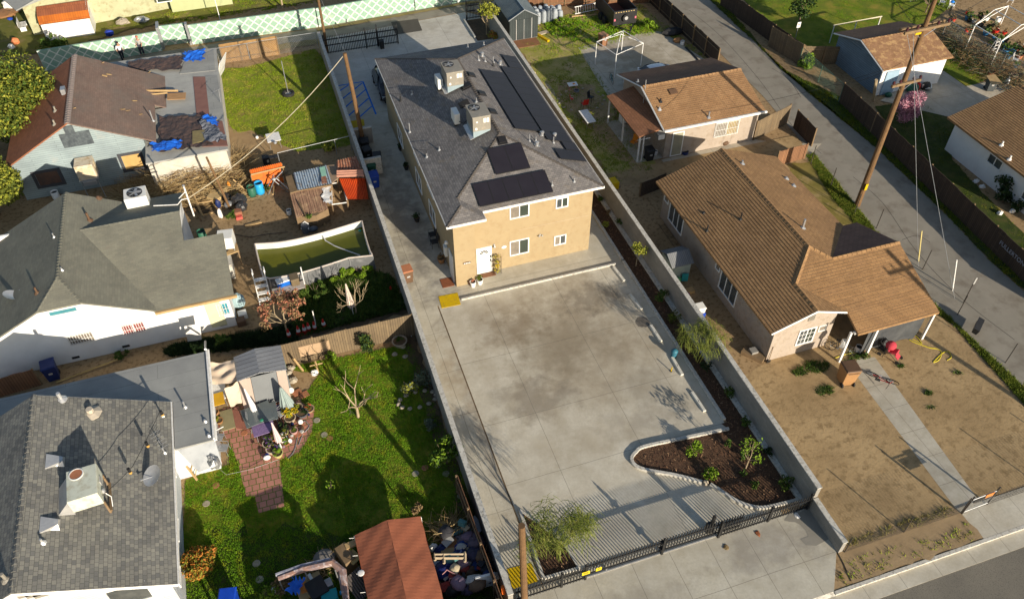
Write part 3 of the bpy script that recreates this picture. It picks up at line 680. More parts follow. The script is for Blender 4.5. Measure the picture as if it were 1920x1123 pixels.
# windows / door on the front
f=.1692
W1=lambda x,y:(820+x*f,370+y*f); W2=lambda x,y:(980+x*f,330+y*f)
winp(house,'y',36.45,W1(812,232),W1(1006,68),n=2,gl=[curtain,glassg])
winp(house,'y',36.45,W1(812,640),W1(1004,455),n=2,gl=[curtain,glassg])
winp(house,'y',36.45,W2(376,350),W2(495,235),n=2,gl=[glass,glassg])
winp(house,'y',36.45,W2(356,760),W2(470,652),n=2,gl=[curtain,glass])
MB().bx(12.4,17.0,36.438,36.449,2.86,2.885).build('control_joint',M('joint_cream',(.45,.36,.25),None,3,.9),house)
d=MB(); d.bx(9.62,10.62,36.40,36.449,.02,2.12); dr=d.build('door',white,house)
for x in (9.86,10.2):
    for z in (.3,.95): MB().bx(x,x+.22,36.39,36.399,z,z+.45).build('door_panel',vinyl,dr)
g=MB(); 
for i in range(5):
    a0,a1=math.pi*(i+.12)/5,math.pi*(i+.88)/5
    pts=[(10.12+r*math.cos(a),36.395,1.62+r*math.sin(a)) for r,a in ((.1,a0),(.27,a0),(.3,(a0+a1)/2),(.27,a1),(.1,a1))]
    g.wallpoly(pts,(0,-1,0),.01)
g.build('fan_light',glass,dr)
g=MB(); g.ell((10.53,36.37,1.0),.035,.03,.035); g.bx(10.5,10.56,36.38,36.4,1.25,1.4); g.bx(10.5,10.56,36.37,36.4,.92,1.08); g.build('door_handle',black,dr)
q=PY(*W1(628,530),36.45); g=MB(); g.bx(q.x-.05,q.x+.05,36.38,36.448,q.z-.1,q.z+.1); g.ell((q.x,36.33,q.z-.05),.08,.08,.1); g.build('wall_lamp',alu,house)
q=PY(*W2(193,650),36.45); g=MB(); g.bx(q.x-.06,q.x+.06,36.4,36.448,q.z-.05,q.z+.05); 
for sx in (-1,1): g.ell((q.x+sx*.1,36.33,q.z-.02),.06,.08,.06,8,5)
g.build('flood_light',alu,house)
q=PY(*W1(737,550),36.45); g=MB(); g.ell((q.x,36.42,q.z),.17,.03,.12); g.build('wall_plaque',white,house)
q=PY(*W1(328,725),35.75); g=MB(); g.ell((q.x,35.735,q.z),.27,.02,.1,14,6); g.build('number_plaque',brownd,house)
# house number on the plaque
def text(s_,loc,size,m,parent,rot=(math.pi/2,0,0),name='lettering',ext=.004):
    cu=bpy.data.curves.new(name,'FONT'); cu.body=s_; cu.size=size; cu.align_x='CENTER'; cu.align_y='CENTER'; cu.extrude=ext
    o=bpy.data.objects.new(name,cu); C.objects.link(o); me=bpy.data.meshes.new_from_object(o); bpy.data.objects.remove(o); me.materials.clear(); me.materials.append(m)
    o=bpy.data.objects.new(name,me); C.objects.link(o)
    off=Vector((0,0,0)); q=parent
    while q is not None: off+=Vector(q.location); q=q.parent
    o.parent=parent; o.location=Vector(loc)-off; o.rotation_euler=rot; return o
k=MB()
for i in range(4): k.bx(q.x-.2+i*.11,q.x-.13+i*.11,35.70,35.712,q.z-.04,q.z+.04)
k.build('number_marks',white,house)
# left wall features
for a,c in (((750,262),(757,248)),((770,329),(777,290)),((788,372),(797,340))): pass
for y0,y1,z0,z1 in ((44.4,45.9,3.35,4.5),(44.4,45.9,.95,2.1),(40.6,42.1,3.35,4.5),(40.6,42.1,.95,2.1),(50.2,51.7,.95,2.1),(50.2,51.7,3.35,4.5)):
    win(house,'x',8.1,y0,y1,z0,z1,n=2,gl=[glass,curtain])
MB().bx(8.04,8.098,36.2,37.1,.02,2.1).build('side_door',white,house)
g=MB(); g.bx(7.9,8.09,37.55,37.95,1.0,1.75); g.build('meter_box',acw,house)
g=MB(); g.lathe((7.9,36.9,2.6),[(.05,0),(.13,.06),(.1,.2),(.03,.24)],10); g.build('wall_lamp',white,house)
MB().bx(7.25,8.0,35.9,36.7,.0,.025).build('door_mat',M('mat_rust',(.26,.09,.04),(.2,.07,.03),6,.95)); tag(C.objects['door_mat'],'rust red mat outside the side door at the house corner','mat')
MB().bx(9.6,10.75,35.98,36.35,.004,.028).build('doormat',M('mat_brown',(.23,.11,.06),(.18,.09,.05),6,.95)); tag(C.objects['doormat'],'brown mat in front of the white front door','mat')
# roof vents and pipes  (low square vents, pipe boots, t-tops)
Z3=lambda x,y:(700+x*.1959,80+y*.1959); Z4=lambda x,y:(900+x*.2136,60+y*.2136)
def onroof(px,side,dz=0):
    z=6
    for i in range(25):
        q=P(*px,z)
        z={'W':e0+s*(q.x-7.7),'E':e0+s*(17.8-q.x),'S':e0+s*(q.y-36.24),'N':e0+s*(56.2-q.y)}[side]+dz
    return P(*px,z)
def lowvent(px,side,w_=.5,m=solar2):
    q=onroof(px,side); t={'W':(0,-math.atan(s)),'E':(0,math.atan(s)),'S':(math.atan(s),0)}[side]
    k=MB(); k.box(q+Vector((0,0,.06)),(w_,w_,.1),0,t[0],t[1]); k.box(q+Vector((0,0,.02)),(w_+.2,w_+.2,.02),0,t[0],t[1]); k.build('roof_vent',m,roof)
for x,y,sd_ in ((885,422,'W'),(868,590,'W'),(1022,680,'W'),(937,312,'E'),(1037,490,'E'),(1140,662,'E'),(1230,940,'S')): lowvent(Z3(x,y),sd_,.5 if sd_=='W' else .42)
for x,y,sd_,h in ((1008,172,'E',.45),(1070,182,'E',.3),(1147,228,'E',.42),(1148,190,'E',.5),(905,50,'N',.35),(1058,28,'N',.35),(986,570,'W',.35),(262,560,'W',.4),(350,860,'W',.75),(803,420,'W',.5),(512,1098,'W',.35),(372,495,'W',.3),(632,1030,'W',.3)):
    q=onroof(Z3(x,y),sd_); pipe(roof,q.x,q.y,q.z,h,.04,galv if (x,y) not in ((1147,228),(262,560)) else black)
for x,y,sd_,h in ((435,960,'E',.55),(490,955,'E',.35),(645,975,'E',.5)):
    q=onroof(Z4(x,y),sd_); pipe(roof,q.x,q.y,q.z,h,.035,galv)
for x,y in ((178,290),(20,215),(545,910),(500,1000),(655,925)):
    q=onroof(Z4(x,y),'E'); k=MB(); k.box(q+Vector((0,0,.03)),(.35,.3,.02),0,0,math.atan(s)); k.lathe(q,[(.1,0),(.1,.2),(.14,.21),(.14,.28),(.03,.34)],10); k.build('roof_vent',galv,roof)
for x,y in ((1180,290),(1335,265)):
    q=onroof((720+x*.2671,270+y*.2671),'S'); pipe(roof,q.x,q.y,q.z,.35,.035,galv)
# ---- solar arrays
def frame_pts(o,u,v,w_,h_): return [o,o+u*w_,o+u*w_+v*h_,o+v*h_]
cs=math.cos(math.atan(s)); sn=math.sin(math.atan(s))
def array(name,lab,side,panels):
    "panels: (a0,a1,b0,b1) along eave / plan distance"
    t=thing(name,lab,'solar panels',(13,44,5.5),group='solar arrays on the tan house roof')
    for (a0,a1,b0,b1) in panels:
        k=MB()
        def pt(a,c,dz):
            if side=='S': return Vector((a,c,e0+s*(c-36.24)+dz))
            return Vector((c,a,e0+s*(17.8-c)+dz))
        q=[pt(a0+.003,b0+.004,.13),pt(a1-.003,b0+.004,.13),pt(a1-.003,b1-.004,.13),pt(a0+.003,b1-.004,.13)]
        k.mat(1).slab(q,.045); q2=[pt(a0+.03,b0+.03,.1325),pt(a1-.03,b0+.03,.1325),pt(a1-.03,b1-.03,.1325),pt(a0+.03,b1-.03,.1325)]
        v=q2 if (q2[1]-q2[0]).cross(q2[2]-q2[0]).z>0 else q2[::-1]
        k.mat(0).face(v); k.build('solar_panel',[solar,solar2],t)
    k=MB()
    return t
w5=(14.58-9.98)/5
array('solar_array','black solar array of seven panels above the front wall, stepped shape','S',[(9.98+w5*i,9.98+w5*(i+1),36.46,38.02) for i in range(5)]+[(11.58+1.1*i,12.68+1.1*i,38.36,40.2) for i in range(2)])
array('solar_array','long dark solar array covering the right hand slope of the tan house roof','E',[(41.9+.985*i,42.885+.985*i,14.0,15.72) for i in range(8)]+[(40.95+.985*i,41.935+.985*i,15.85,17.6) for i in range(10)]+[(50.85,51.835,16.55,17.65),(51.84,52.825,16.55,17.65)]+[(38.75,39.9,15.9,17.68)]+[(39.95,40.93,16.75,17.68)])
# ---- rooftop machines
def rooftop_ac(name,lab,corner,rz_=0,sz=(1.15,1.5,1.0),rise=.28):
    x,y,z=corner; t=thing(name,lab,'AC unit',(x,y,z),rz_,group='package AC units on the tan house roof')
    k=MB(); sx,sy,szz=sz
    k.bx(-sx/2,sx/2,-sy/2,sy/2,0,szz); k.build('housing',acm,t,world=False,bevel=.02)
    MB().bx(-sx/2-.03,sx/2+.03,-sy/2-.03,sy/2+.03,szz,szz+.04).build('top_panel',acm,t,world=False)
    k=MB(); k.lathe((-sx*.14,sy*.2,szz+.04),[(.36,0),(.36,.03),(.33,.03),(.33,.01)],20); fr=k.build('fan_ring',black,t,world=False)
    k=MB()
    for i in range(5): a=i*1.257; k.box((-sx*.14+.16*math.cos(a),sy*.2+.16*math.sin(a),szz+.055),(.3,.09,.01),a,.3)
    for i in range(12): a=i*.5236; k.tube([(-sx*.14,sy*.2,szz+.085),(-sx*.14+.35*math.cos(a),sy*.2+.35*math.sin(a),szz+.07)],.006,3)
    k.cyl((-sx*.14,sy*.2,szz+.045),.07,.04,10); k.build('fan',galv,t,world=False)
    for a0,a1,z0,z1 in ((.12,.3,.55,.85),(.34,.48,.55,.85),(-.35,-.25,.6,.7)): MB().bx(a0,a1,-sy/2-.008,-sy/2-.001,z0,z1).build('label_plate',white,t,world=False)
    MB().bx(-.42,-.3,-sy/2-.01,-sy/2-.001,.1,.26).build('access_panel',acw,t,world=False)
    # sloping curb down to the roof
    k=MB(); xs=(-sx/2+.02,sx/2-.02); ys=(-sy/2+.02,sy/2-.02)
    base=[(xs[0],ys[0],-.02-rise*1.6),(xs[1],ys[0],-.02-rise*.25),(xs[1],ys[1],-.02-rise*.25),(xs[0],ys[1],-.02-rise*1.3)]
    topv=[(a,c,0) for a,c,_ in base]; k.add(base+topv,[(3,2,1,0),(4,5,6,7),(0,1,5,4),(1,2,6,5),(2,3,7,6),(3,0,4,7)]); k.build('roof_curb',M('curb_metal',(.26,.33,.36),(.22,.28,.31),2,.6),t,world=False)
    MB().box((-sx/2-.1,0,-rise*1.5),(.25,sy+.2,.03),0,0,-math.atan(s)).build('flashing',alu,t,world=False)
    return t
def solve(px,side,dz): return onroof(px,side,dz)
qa=onroof((835,160),'W',.2); qb=onroof((899,272),'W',.2)
rooftop_ac('package_ac','big grey package AC unit at the back of the tan house roof',(11.65,48.3,rz(11.65,48.3)+.42))
rooftop_ac('package_ac','big grey package AC unit near the front panels on the tan house roof',(11.75,42.5,rz(11.75,42.5)+.42))
def minisplit(x,y,lab):
    z=rz(x,y)+.12; t=thing('condenser_unit',lab,'condenser',(x,y,z),group='small white condensers on the tan house roof')
    MB().bx(-.19,.19,-.45,.45,0,.75).build('housing',acw,t,world=False,bevel=.03)
    k=MB(); k.lathe((0,0,0),[(0,0)],3) if False else None
    for i in range(12): a=i*.5236; k.tube([(.2,-.1,.38),(.2,-.1+.3*math.cos(a),.38+.3*math.sin(a))],.007,3)
    k.build('fan_grille',galv,t,world=False)
    k=MB(); k.bx(-.2,.2,-.38,-.32,-.14,0); k.bx(-.2,.2,.32,.38,-.14,0); k.build('feet',black,t,world=False)
    k=MB(); k.tube([(.1,-.46,.2),(.35,-.6,.1),(.7,-.4,.2),(.9,0,.25),(.8,.3,.3)],.025,6); k.build('hose',black,t,world=False)
q=onroof(Z3(625,470),'W'); minisplit(q.x+.15,q.y+.35,'slim white condenser in front of the back AC unit')
q=onroof(Z3(790,800),'W'); minisplit(q.x+.1,q.y+.35,'slim white condenser between the two big AC units')
# antenna frames / cables lying on roof
def antenna(px,L,lab):
    q=onroof(px,'W'); t=thing('antenna',lab,'antenna',q)
    k=MB(); k.tube([(0,0,0),(0,0,.55)],.02,6); k.cyl((0,0,-.02),.1,.04,8); k.build('mast',black,t,world=False)
    k=MB(); k.tube([(-.2,-.1,.5),(.9,.35,.55)],.012,4); k.tube([(0,0,.55),(-.7,.35,.5)],.012,4)
    for i in range(5): k.tube([(-.6+.3*i,.3-.1*i,.5),(-.55+.3*i,.6-.1*i,.5)],.007,3)
    k.build('boom',black,t,world=False)
antenna(Z3(262,560),1,'small black antenna near the left eave, rear one'); antenna(Z3(512,1098),1,'small black antenna near the left eave, front one')
# ================================================================ OTHER HOUSES
def gable_roof(root,planes,m,name='roof',t=.12,tile=False,caps=(),capm=None,step=.19):
    b=MB()
    for f in planes:
        v=[Vector(p) for p in f]
        b.slab([p-Vector((0,0,.012)) for p in v] if tile else v,t)
        if tile: tiled(b,v,step)
    r=b.build(name,m,root)
    for a,c in caps: k=MB(); ridgecaps(k,a,c,.15 if tile else .12,.3,.09 if tile else .04); k.build('ridge_cap',capm or m,r)
    return r
# ---- E: brown tile house on the right
E_=thing('bungalow','pink beige bungalow with tan tiled roof and carport facing the dirt front yard','house',(27,31,0))
N0,S0=(27.1,38.4,4.4),(27.1,28.1,4.4)
pl=[[(22.6,24.0,2.8),(22.6,38.4,2.8),N0,S0,(25.2,26.2,3.72),(25.2,24.0,3.72)],
    [(25.2,24.0,3.72),(25.2,26.2,3.72),(27.3,24.0,2.98)],
    [S0,(25.2,26.2,3.72),(27.3,24.0,2.98),(27.3,22.7,2.47),(32.6,22.7,2.47),(32.6,27.1,4.04),(28.1,27.1,4.04)],
    [S0,(28.1,27.1,4.04),(31.6,30.57,2.8),(31.6,38.4,2.8),N0],
    [(28.1,27.1,4.04),(32.6,27.1,4.04),(32.6,30.57,2.8),(31.6,30.57,2.8)]]
tshade=brick('tile_wing_shade',(.30,.165,.11),(.25,.135,.09),(.13,.08,.06),.33,.19,.01)  # same tile for the wing's north slope, its shade put into the colour
rE=gable_roof(E_,pl[:4],tileE,tile=True,caps=((N0,S0),(S0,(25.2,26.2,3.72)),((25.2,26.2,3.72),(25.2,24.0,3.72)),(S0,(28.1,27.1,4.04)),((28.1,27.1,4.04),(32.6,27.1,4.04))))
gable_roof(E_,pl[4:],tshade,tile=True,name='carport_roof')
b=MB(); b.wallpoly([(23.1,24.3,-.05),(27.0,24.3,-.05),(27.0,24.3,2.95),(25.2,24.3,3.6),(23.1,24.3,2.86)],(0,-1,0),.15)
b.bx(23.1,23.25,24.46,38.0,-.05,2.84); b.bx(26.85,27.0,24.46,27.2,-.05,2.9); b.bx(27.01,30.9,27.05,27.2,-.05,3.7); b.bx(30.9,31.05,27.21,38.0,-.05,2.9)
b.wallpoly([(23.26,38.0,-.05),(30.89,38.0,-.05),(30.89,38.0,2.8),(27.1,38.0,4.25),(23.26,38.0,2.8)],(0,1,0),.15); b.build('wall',stuccop,E_)
b=MB(); b.tube([(22.6,23.97,2.74),(25.2,23.97,3.66),(27.3,23.97,2.92)],.06,4); b.build('rake_board',white,rE)
fz=.26711
K2=lambda x,y:(1440+x*fz,540+y*fz)
winp(E_,'y',24.3,K2(195,395),K2(335,275),n=2,muntin=True,gl=[glass,glassg])
winp(E_,'y',24.3,K2(352,300),K2(408,258),n=1,fw_=.05,gl=curtain)
q=PY(*K2(307,208),24.3); g=MB(); 
for i in range(5): g.bx(q.x-.2,q.x+.2,24.26,24.298,q.z-.2+.08*i,q.z-.15+.08*i)
g.build('gable_vent',acm,E_)
R1=lambda x,y:(1100+x*fz,270+y*fz)
for (a,c) in (((605,500),(670,490)),((905,900),(980,900))): pass
for y0,y1 in ((35.1,36.9),(28.2,30.0)): win(E_,'x',23.1,y0,y1,.75,2.15,n=3)
win(E_,'x',23.1,37.25,37.75,1.7,2.2,n=1,gl=curtain,fw_=.06); win(E_,'x',23.1,30.3,30.7,1.7,2.25,n=1,gl=curtain,fw_=.06)
def solve_plane(px,f,z=3.5):
    for i in range(30): q=P(*px,z); z=f(q)
    return P(*px,z)
Wp=lambda q:2.8+.3556*(q.x-22.6); Ep=lambda q:2.8+.3556*(31.6-q.x)
for x,y,fn,h,m in ((1080,530,Wp,.55,black),(845,610,Wp,.5,black),(822,485,Wp,.15,black),(1515,590,Ep,.7,galv),(1090,140,Ep,.3,galv),(1400,245,Ep,.2,galv),(1450,295,Ep,.2,galv)):
    q=solve_plane(R1(x,y),fn); pipe(rE,q.x,q.y,q.z,h,.045 if m is black else .07,m)
for px in ((1728,628),(1607,642)):
    pass
cpm=white
ct=MB(); q=P(1724,632); 
for i,(px,xx) in enumerate((((1724,632),None),((1610,648),None),((1563,667),None))):
    q=P(*px); k=MB(); zt=2.45
    k.bx(q.x-.06,q.x+.06,22.95-.06,22.95+.06,-.02,zt); k.build('carport_post',white,E_)
MB().bx(27.2,32.5,22.85,23.0,2.3,2.42).build('carport_beam',white,E_)
t=thing('shade_tarp','grey blue tarp hung along the open side of the carport','tarp',(30,23,0))
MB().grid(lambda u,v:Vector((28.35+3.7*u+.15*math.sin(v*3)*u,22.98+.12*math.sin(u*9)+v*.25*math.sin(u*3),2.3*(1-v)+.06)),24,8).build('sheet',M('shade_dark',(.075,.08,.085),(.05,.055,.06),1.5,.7,bmp=.4,bs=4),t,smooth=True)
# ---- D: small house with porch
D_=thing('cottage','pink beige cottage with orange tan roof and shaded side porch by the driveway','house',(30,48,0))
pl=[[(25.9,43.8,2.7),(34.1,43.8,2.7),(34.1,48,3.92),(25.9,48,3.92)],[(25.9,52.2,2.7),(34.1,52.2,2.7),(34.1,48,3.92),(25.9,48,3.92)]]
rD=gable_roof(D_,[pl[0]],tileD,tile=True,caps=(((25.9,48,3.92),(34.1,48,3.92)),)); rD2=gable_roof(D_,[pl[1]],brick('tile_shaded_brown',(.27,.16,.10),(.22,.13,.085),(.14,.09,.06),.33,.19,.01),name='rear_roof',tile=True)  # rear slope tile is darker, with the slope's shade in its colour
b=MB(); b.prism([(26.3,44.2),(33.85,44.2),(33.85,51.8),(26.3,51.8)],-.05,2.62); b.wallpoly([(26.3,44.2,2.62),(26.3,51.8,2.62),(26.3,48,3.78)],(-1,0,0),.12); b.wallpoly([(33.85,44.2,2.62),(33.85,51.8,2.62),(33.85,48,3.78)],(1,0,0),.12); b.build('wall',stuccop,D_)
b=MB(); b.bx(25.85,34.15,43.68,43.82,2.6,2.74); b.tube([(25.84,43.75,2.66),(25.84,48,3.9),(25.84,52.2,2.66)],.06,4); b.build('fascia',white,rD)
R4=lambda x,y:(1040+x*fz,0+y*fz)
winp(D_,'y',44.2,R4(1120,960),R4(1295,838),n=2,bars=True,gl=[curtain,M('yellow_curtain',(.35,.26,.1),None,3,.5)])
q0=PY(*R4(805,1095),44.2); q1=PY(*R4(912,912),44.2); b=MB(); b.bx(q0.x,q1.x,44.13,44.19,.05,2.1); dd=b.build('door',vinyl,D_); MB().bx(q0.x+.08,q1.x-.08,44.11,44.129,.15,2.02).build('screen',M('screen_mesh',(.33,.31,.22),(.26,.25,.19),2,.7),dd)
q=solve_plane(R4(830,650),lambda q:2.7+.29*(q.y-43.8)); k=MB(); k.box(q+Vector((0,0,.06)),(.6,.45,.1),0,math.atan(.29)); k.build('roof_vent',brownd,rD)
for x,y,h,m in ((742,715,.3,black),(735,770,.25,alu),(1080,825,.5,galv),(583,580,.3,galv)): 
    q=solve_plane(R4(x,y),lambda q:2.7+.29*(q.y-43.8) if q.y<48 else 2.7+.29*(52.2-q.y)); pipe(rD,q.x,q.y,q.z,h,.06,m)
pr=[(24.1,50.1,2.3),(24.1,44.2,2.3),(26.28,44.2,2.75),(26.28,50.1,2.75)]
gable_roof(D_,[pr],brick('porch_shingle',(.37,.17,.085),(.30,.135,.065),(.17,.08,.045),.3,.2,.01),name='porch_roof',t=.1)
for x,y in ((24.3,44.4),(24.3,47.2),(24.3,49.9)): MB().bx(x-.05,x+.05,y-.05,y+.05,-.02,2.26).build('porch_post',white,D_)
k=MB(); q=P(*R4(620,740),2.5); k.tube([(q.x,q.y,2.4),(q.x,q.y,4.6)],.035,6); k.build('mast',galv,D_)
zone('porch_slab',[(24.2,44.2),(26.3,44.2),(26.3,50),(24.2,50)],.03,slabm)
b=MB(); b.prism([tuple(P(*c))[:2] for c in ((1240,300),(1412,262),(1470,270),(1540,270),(1500,310),(1330,312),(1258,322))],-.02,.02); struct('patio_slab',b,slabm)
# ---- F: garage upper right
F_=thing('garage','grey blue garage with tan shingle gable roof behind the side street fence','garage',(50,49,0))
pl=[[(46.3,46.4,2.5),(53.0,46.4,2.5),(53.0,49.75,3.45),(46.3,49.75,3.45)],[(46.3,53.1,2.5),(53.0,53.1,2.5),(53.0,49.75,3.45),(46.3,49.75,3.45)]]
rF=gable_roof(F_,[pl[0]],tileF,t=.1,caps=(((46.3,49.75,3.45),(53,49.75,3.45)),)); gable_roof(F_,[pl[1]],MATS['tile_shaded_brown'],name='rear_roof',t=.1)  # garage rear slope reuses the tile with shade in its colour
b=MB(); b.bx(46.6,52.7,46.7,46.82,-.05,2.5); b.build('front_wall',whitewall,F_)
b=MB(); b.bx(46.6,46.75,46.83,52.8,-.05,2.48); b.wallpoly([(46.6,46.7,2.5),(46.6,52.8,2.5),(46.6,49.75,3.38)],(-1,0,0),.12); b.bx(52.55,52.7,46.83,52.8,-.05,2.48); b.wallpoly([(52.7,46.7,2.5),(52.7,52.8,2.5),(52.7,49.75,3.38)],(1,0,0),.12); b.bx(46.76,52.54,52.65,52.8,-.05,2.5); b.build('side_wall',sidingG,F_)
b=MB(); b.bx(47.0,48.2,46.6,46.69,.02,2.1); b.build('door',M('blue_door',(.30,.42,.52),(.26,.37,.46),2,.7),F_)
b=MB(); b.tube([(46.25,46.35,2.42),(46.25,49.75,3.4),(46.25,53.1,2.42)],.06,4); b.build('fascia',MATS['white_paint'],rF)
# ---- G: white house right edge
G_=thing('white_house','white house with tan tiled roof at the right edge beyond the side street','house',(50,34,0))
pl=[[(46.2,28,2.7),(46.2,38.9,2.7),(51.8,38.9,4.3),(51.8,28,4.3)],[(57.4,28,2.7),(57.4,38.9,2.7),(51.8,38.9,4.3),(51.8,28,4.3)]]
rG=gable_roof(G_,pl,tileE,tile=True,caps=(((51.8,28,4.3),(51.8,38.9,4.3)),))
b=MB(); b.prism([(46.8,28.3),(56.8,28.3),(56.8,38.5),(46.8,38.5)],-.05,2.7); b.wallpoly([(46.8,38.5,2.7),(56.8,38.5,2.7),(51.8,38.5,4.15)],(0,1,0),.12); b.build('wall',whitewall,G_)
G5=lambda x,y:(1440+x*fz,270+y*fz)
winp(G_,'x',46.8,G5(1600,150),G5(1675,150),n=2,gl=glass) if False else win(G_,'x',46.8,33.6,34.8,1.5,2.1,n=2,sgn=-1)
win(G_,'x',46.8,29.6,31.2,.9,2.0,n=2,sgn=-1)
for x,y in ((1695,110),(1640,10)): q=solve_plane(G5(x,y),lambda q:2.7+.2857*(q.x-46.2)); pipe(rG,q.x,q.y,q.z,.35,.06,white)
# ---- J: pale blue house upper left
J_=thing('weathered_house','pale blue clapboard house with worn brown gable roof and patched flat extension','house',(-12,58,0))
e1,e2=-18.2,-8.4
def Jz(x): return 5.5-(5.5-3.0)/(4.75)*abs(x+13.5)
plE=[(-13.5,53.4,5.5),(-8.75,53.4,3.0),(-8.4,57.2,2.95),(-8.4,58.6,2.95),(-6.6,59.2,2.75),(-6.6,63.2,2.75),(-13.5,63.2,5.5)]
zE=lambda x:5.5-.42*(x+13.5)
plE=[(x,y,5.5-.50*(x+13.5)) for x,y in ((-13.5,53.4),(-8.6,53.4),(-8.6,58.4),(-6.9,58.4),(-6.9,63.2),(-13.5,63.2))]
plE=[(x,y,max(z,2.2)) for x,y,z in plE]
rJ=gable_roof(J_,[plE],shingJ,t=.1); gable_roof(J_,[[(-13.5,53.4,5.5),(-18.4,53.4,2.85),(-18.4,63.2,2.85),(-13.5,63.2,5.5)]],shingJr,name='west_roof',t=.1)
k=MB(); ridgecaps(k,(-13.5,53.4,5.5),(-13.5,63.2,5.5),.2,.3,.05); k.build('ridge_cap',M('ridge_grey',(.3,.25,.22),(.25,.2,.18),4,.9),rJ)
b=MB(); b.wallpoly([(-18.1,53.7,-.05),(-9.4,53.7,-.05),(-9.4,53.7,3.3),(-13.5,53.7,5.38),(-18.1,53.7,2.95)],(0,-1,0),.15); b.bx(-18.1,-17.95,53.86,63,-.05,2.9); b.bx(-9.5,-9.4,53.86,63,-.05,3.2)
b.wallpoly([(-17.94,63,-.05),(-9.51,63,-.05),(-9.51,63,3.3),(-13.5,63,5.36),(-17.94,63,2.95)],(0,1,0),.15); b.build('wall',bluewall,J_)
J6=lambda x,y:(0+x*fz,270+y*fz); JJ=lambda x,y:(100+x*.1336,230+y*.1336)
def jw(a,c,gl,lab='window'): return winp(J_,'y',53.7,a,c,n=1,gl=gl,frame=M('dark_frame',(.06,.065,.075),(.05,.05,.055),3,.8),fw_=.2,name='window')
wfr=jw(J6(282,295),J6(400,185),M('boarded_dark',(.13,.07,.045),(.05,.045,.045),1.2,.7)); jw(JJ(1020,660),JJ(1200,430),M('plywood_board',(.50,.32,.12),(.42,.27,.10),2,.8))
q=PY(*JJ(310,190),53.7); b=MB(); b.bx(q.x-.95,q.x+.95,53.64,53.699,q.z-.75,q.z+.3); b.bx(q.x-.5,q.x+.1,53.6,53.639,q.z-.5,q.z+.85); b.build('gable_vent',M('vent_dark',(.10,.12,.13),(.05,.06,.07),4,.8),J_)
# cooler on the gable wall
t=thing('evaporative_cooler','rusty cream evaporative cooler on a bracket against the pale blue gable','cooler',(0,0,0)); q=PY(*JJ(350,330),53.65)
x0=q.x; k=MB(); k.bx(x0-.55,x0+.6,52.45,53.55,1.55,2.7); k.build('housing',M('cream_metal',(.62,.55,.43),(.55,.47,.36),2,.7,c3=(.42,.3,.17),s3=3),t)
k=MB(); 
for i in range(3): k.bx(x0-.45+i*.34,x0-.16+i*.34,52.42,52.449,1.65,2.5)
for i in range(2): k.bx(x0+.6,x0+.62,52.55+i*.5,52.95+i*.5,1.65,2.5)
k.build('louvre_panel',M('louvre_brown',(.62,.52,.36),(.52,.42,.27),4,.8),t)
k=MB(); k.bx(x0-.6,x0+.65,52.4,53.6,1.45,1.53); k.bx(x0-.35,x0+.5,52.2,52.5,1.25,1.5)
for sx in (-.5,.55): k.tube([(x0+sx,52.5,1.5),(x0+sx+.1,52.3,0)],.03,5)
k.build('bracket',galv,t)
# flat extension
b=MB(); b.prism([(-9.35,51.7),(-4.1,51.7),(-3.95,66.4),(-12.3,66.6),(-12.3,63.25),(-9.35,63.25)],-.05,2.55)
fl=b.build('extension_wall',M('cream_boards',(.55,.52,.45),(.45,.42,.36),1.5,.9),J_)
b=MB(); b.prism([(-9.4,51.4),(-3.95,51.4),(-3.75,66.7),(-12.5,66.9),(-12.5,63.22),(-8.0,63.22),(-8.0,58.4),(-9.4,58.4)],2.56,2.68); b.build('flat_roof',rollroofw,J_)
def patch(pp,z,m,lab,amp=.05,name='roof_patch',parent=J_):
    pts=[tuple(P(*c,z))[:2] for c in pp]; pts=poly_jit(pts,amp,.5,len(lab)) if amp else pts; b=MB(); b.prism(pts,z-.03,z); return b.build(name,m,parent)
R0=lambda x,y:(x*fz,y*fz)
patch([R0(1355,540),R0(1440,540),R0(1470,810),R0(1380,812)],2.72,M('rolled_roofing_red',(.24,.125,.10),(.2,.1,.085),2,.9),'a',0)
patch([R0(1440,535),R0(1525,530),R0(1575,850),R0(1470,815)],2.715,rollroof,'b',0); 
patch([R0(1290,440),R0(1500,350),R0(1510,495),R0(1260,520)],2.72,rollroof,'c',0)
patch([R0(1510,850),R0(1560,850),R0(1600,1025),R0(1420,1030)],2.725,MATS['rolled_roofing_red'],'dd',0)
def tarp(name,lab,pp,z,m,amp=.12,seed=0,nx=44,ny=24,fold=1.3):
    "crumpled sheet spread between four corners"
    rnd=random.Random(seed); c=[P(*q,z) for q in pp]; ph=[rnd.uniform(0,6) for _ in range(8)]
    def fn(u,v):
        p=c[0]*(1-u)*(1-v)+c[1]*u*(1-v)+c[2]*u*v+c[3]*(1-u)*v
        e=.5+.5*math.sin(u*17*fold+ph[0]+2*math.sin(v*6+ph[1])); g=.5+.5*math.sin(v*13*fold+ph[2]+2.2*math.sin(u*5+ph[3]))
        edge=min(u,v,1-u,1-v)
        p=p+Vector((math.sin(v*15+ph[4])*.1,math.sin(u*19+ph[5])*.1,0))*(1 if edge<.02 else .3)
        q=Vector((p.x,p.y,seed*3.7)); n1=1-abs(MN.noise(q*.9+Vector((n0:=MN.noise(q*.5),n0,0))))*2; n2=1-abs(MN.noise(q*2.6+Vector((ph[1],n0*2,0))))*2; n3=MN.noise(q*7)
        return p+Vector((MN.noise(q*1.7)*.12,MN.noise(q*1.7+Vector((9,9,9)))*.12,.04+amp*max(0,.55*n1+.4*n2+.15*n3)))
    t=MB().grid(fn,nx,ny).build(name,m,smooth=False); return tag(t,lab,'tarp')
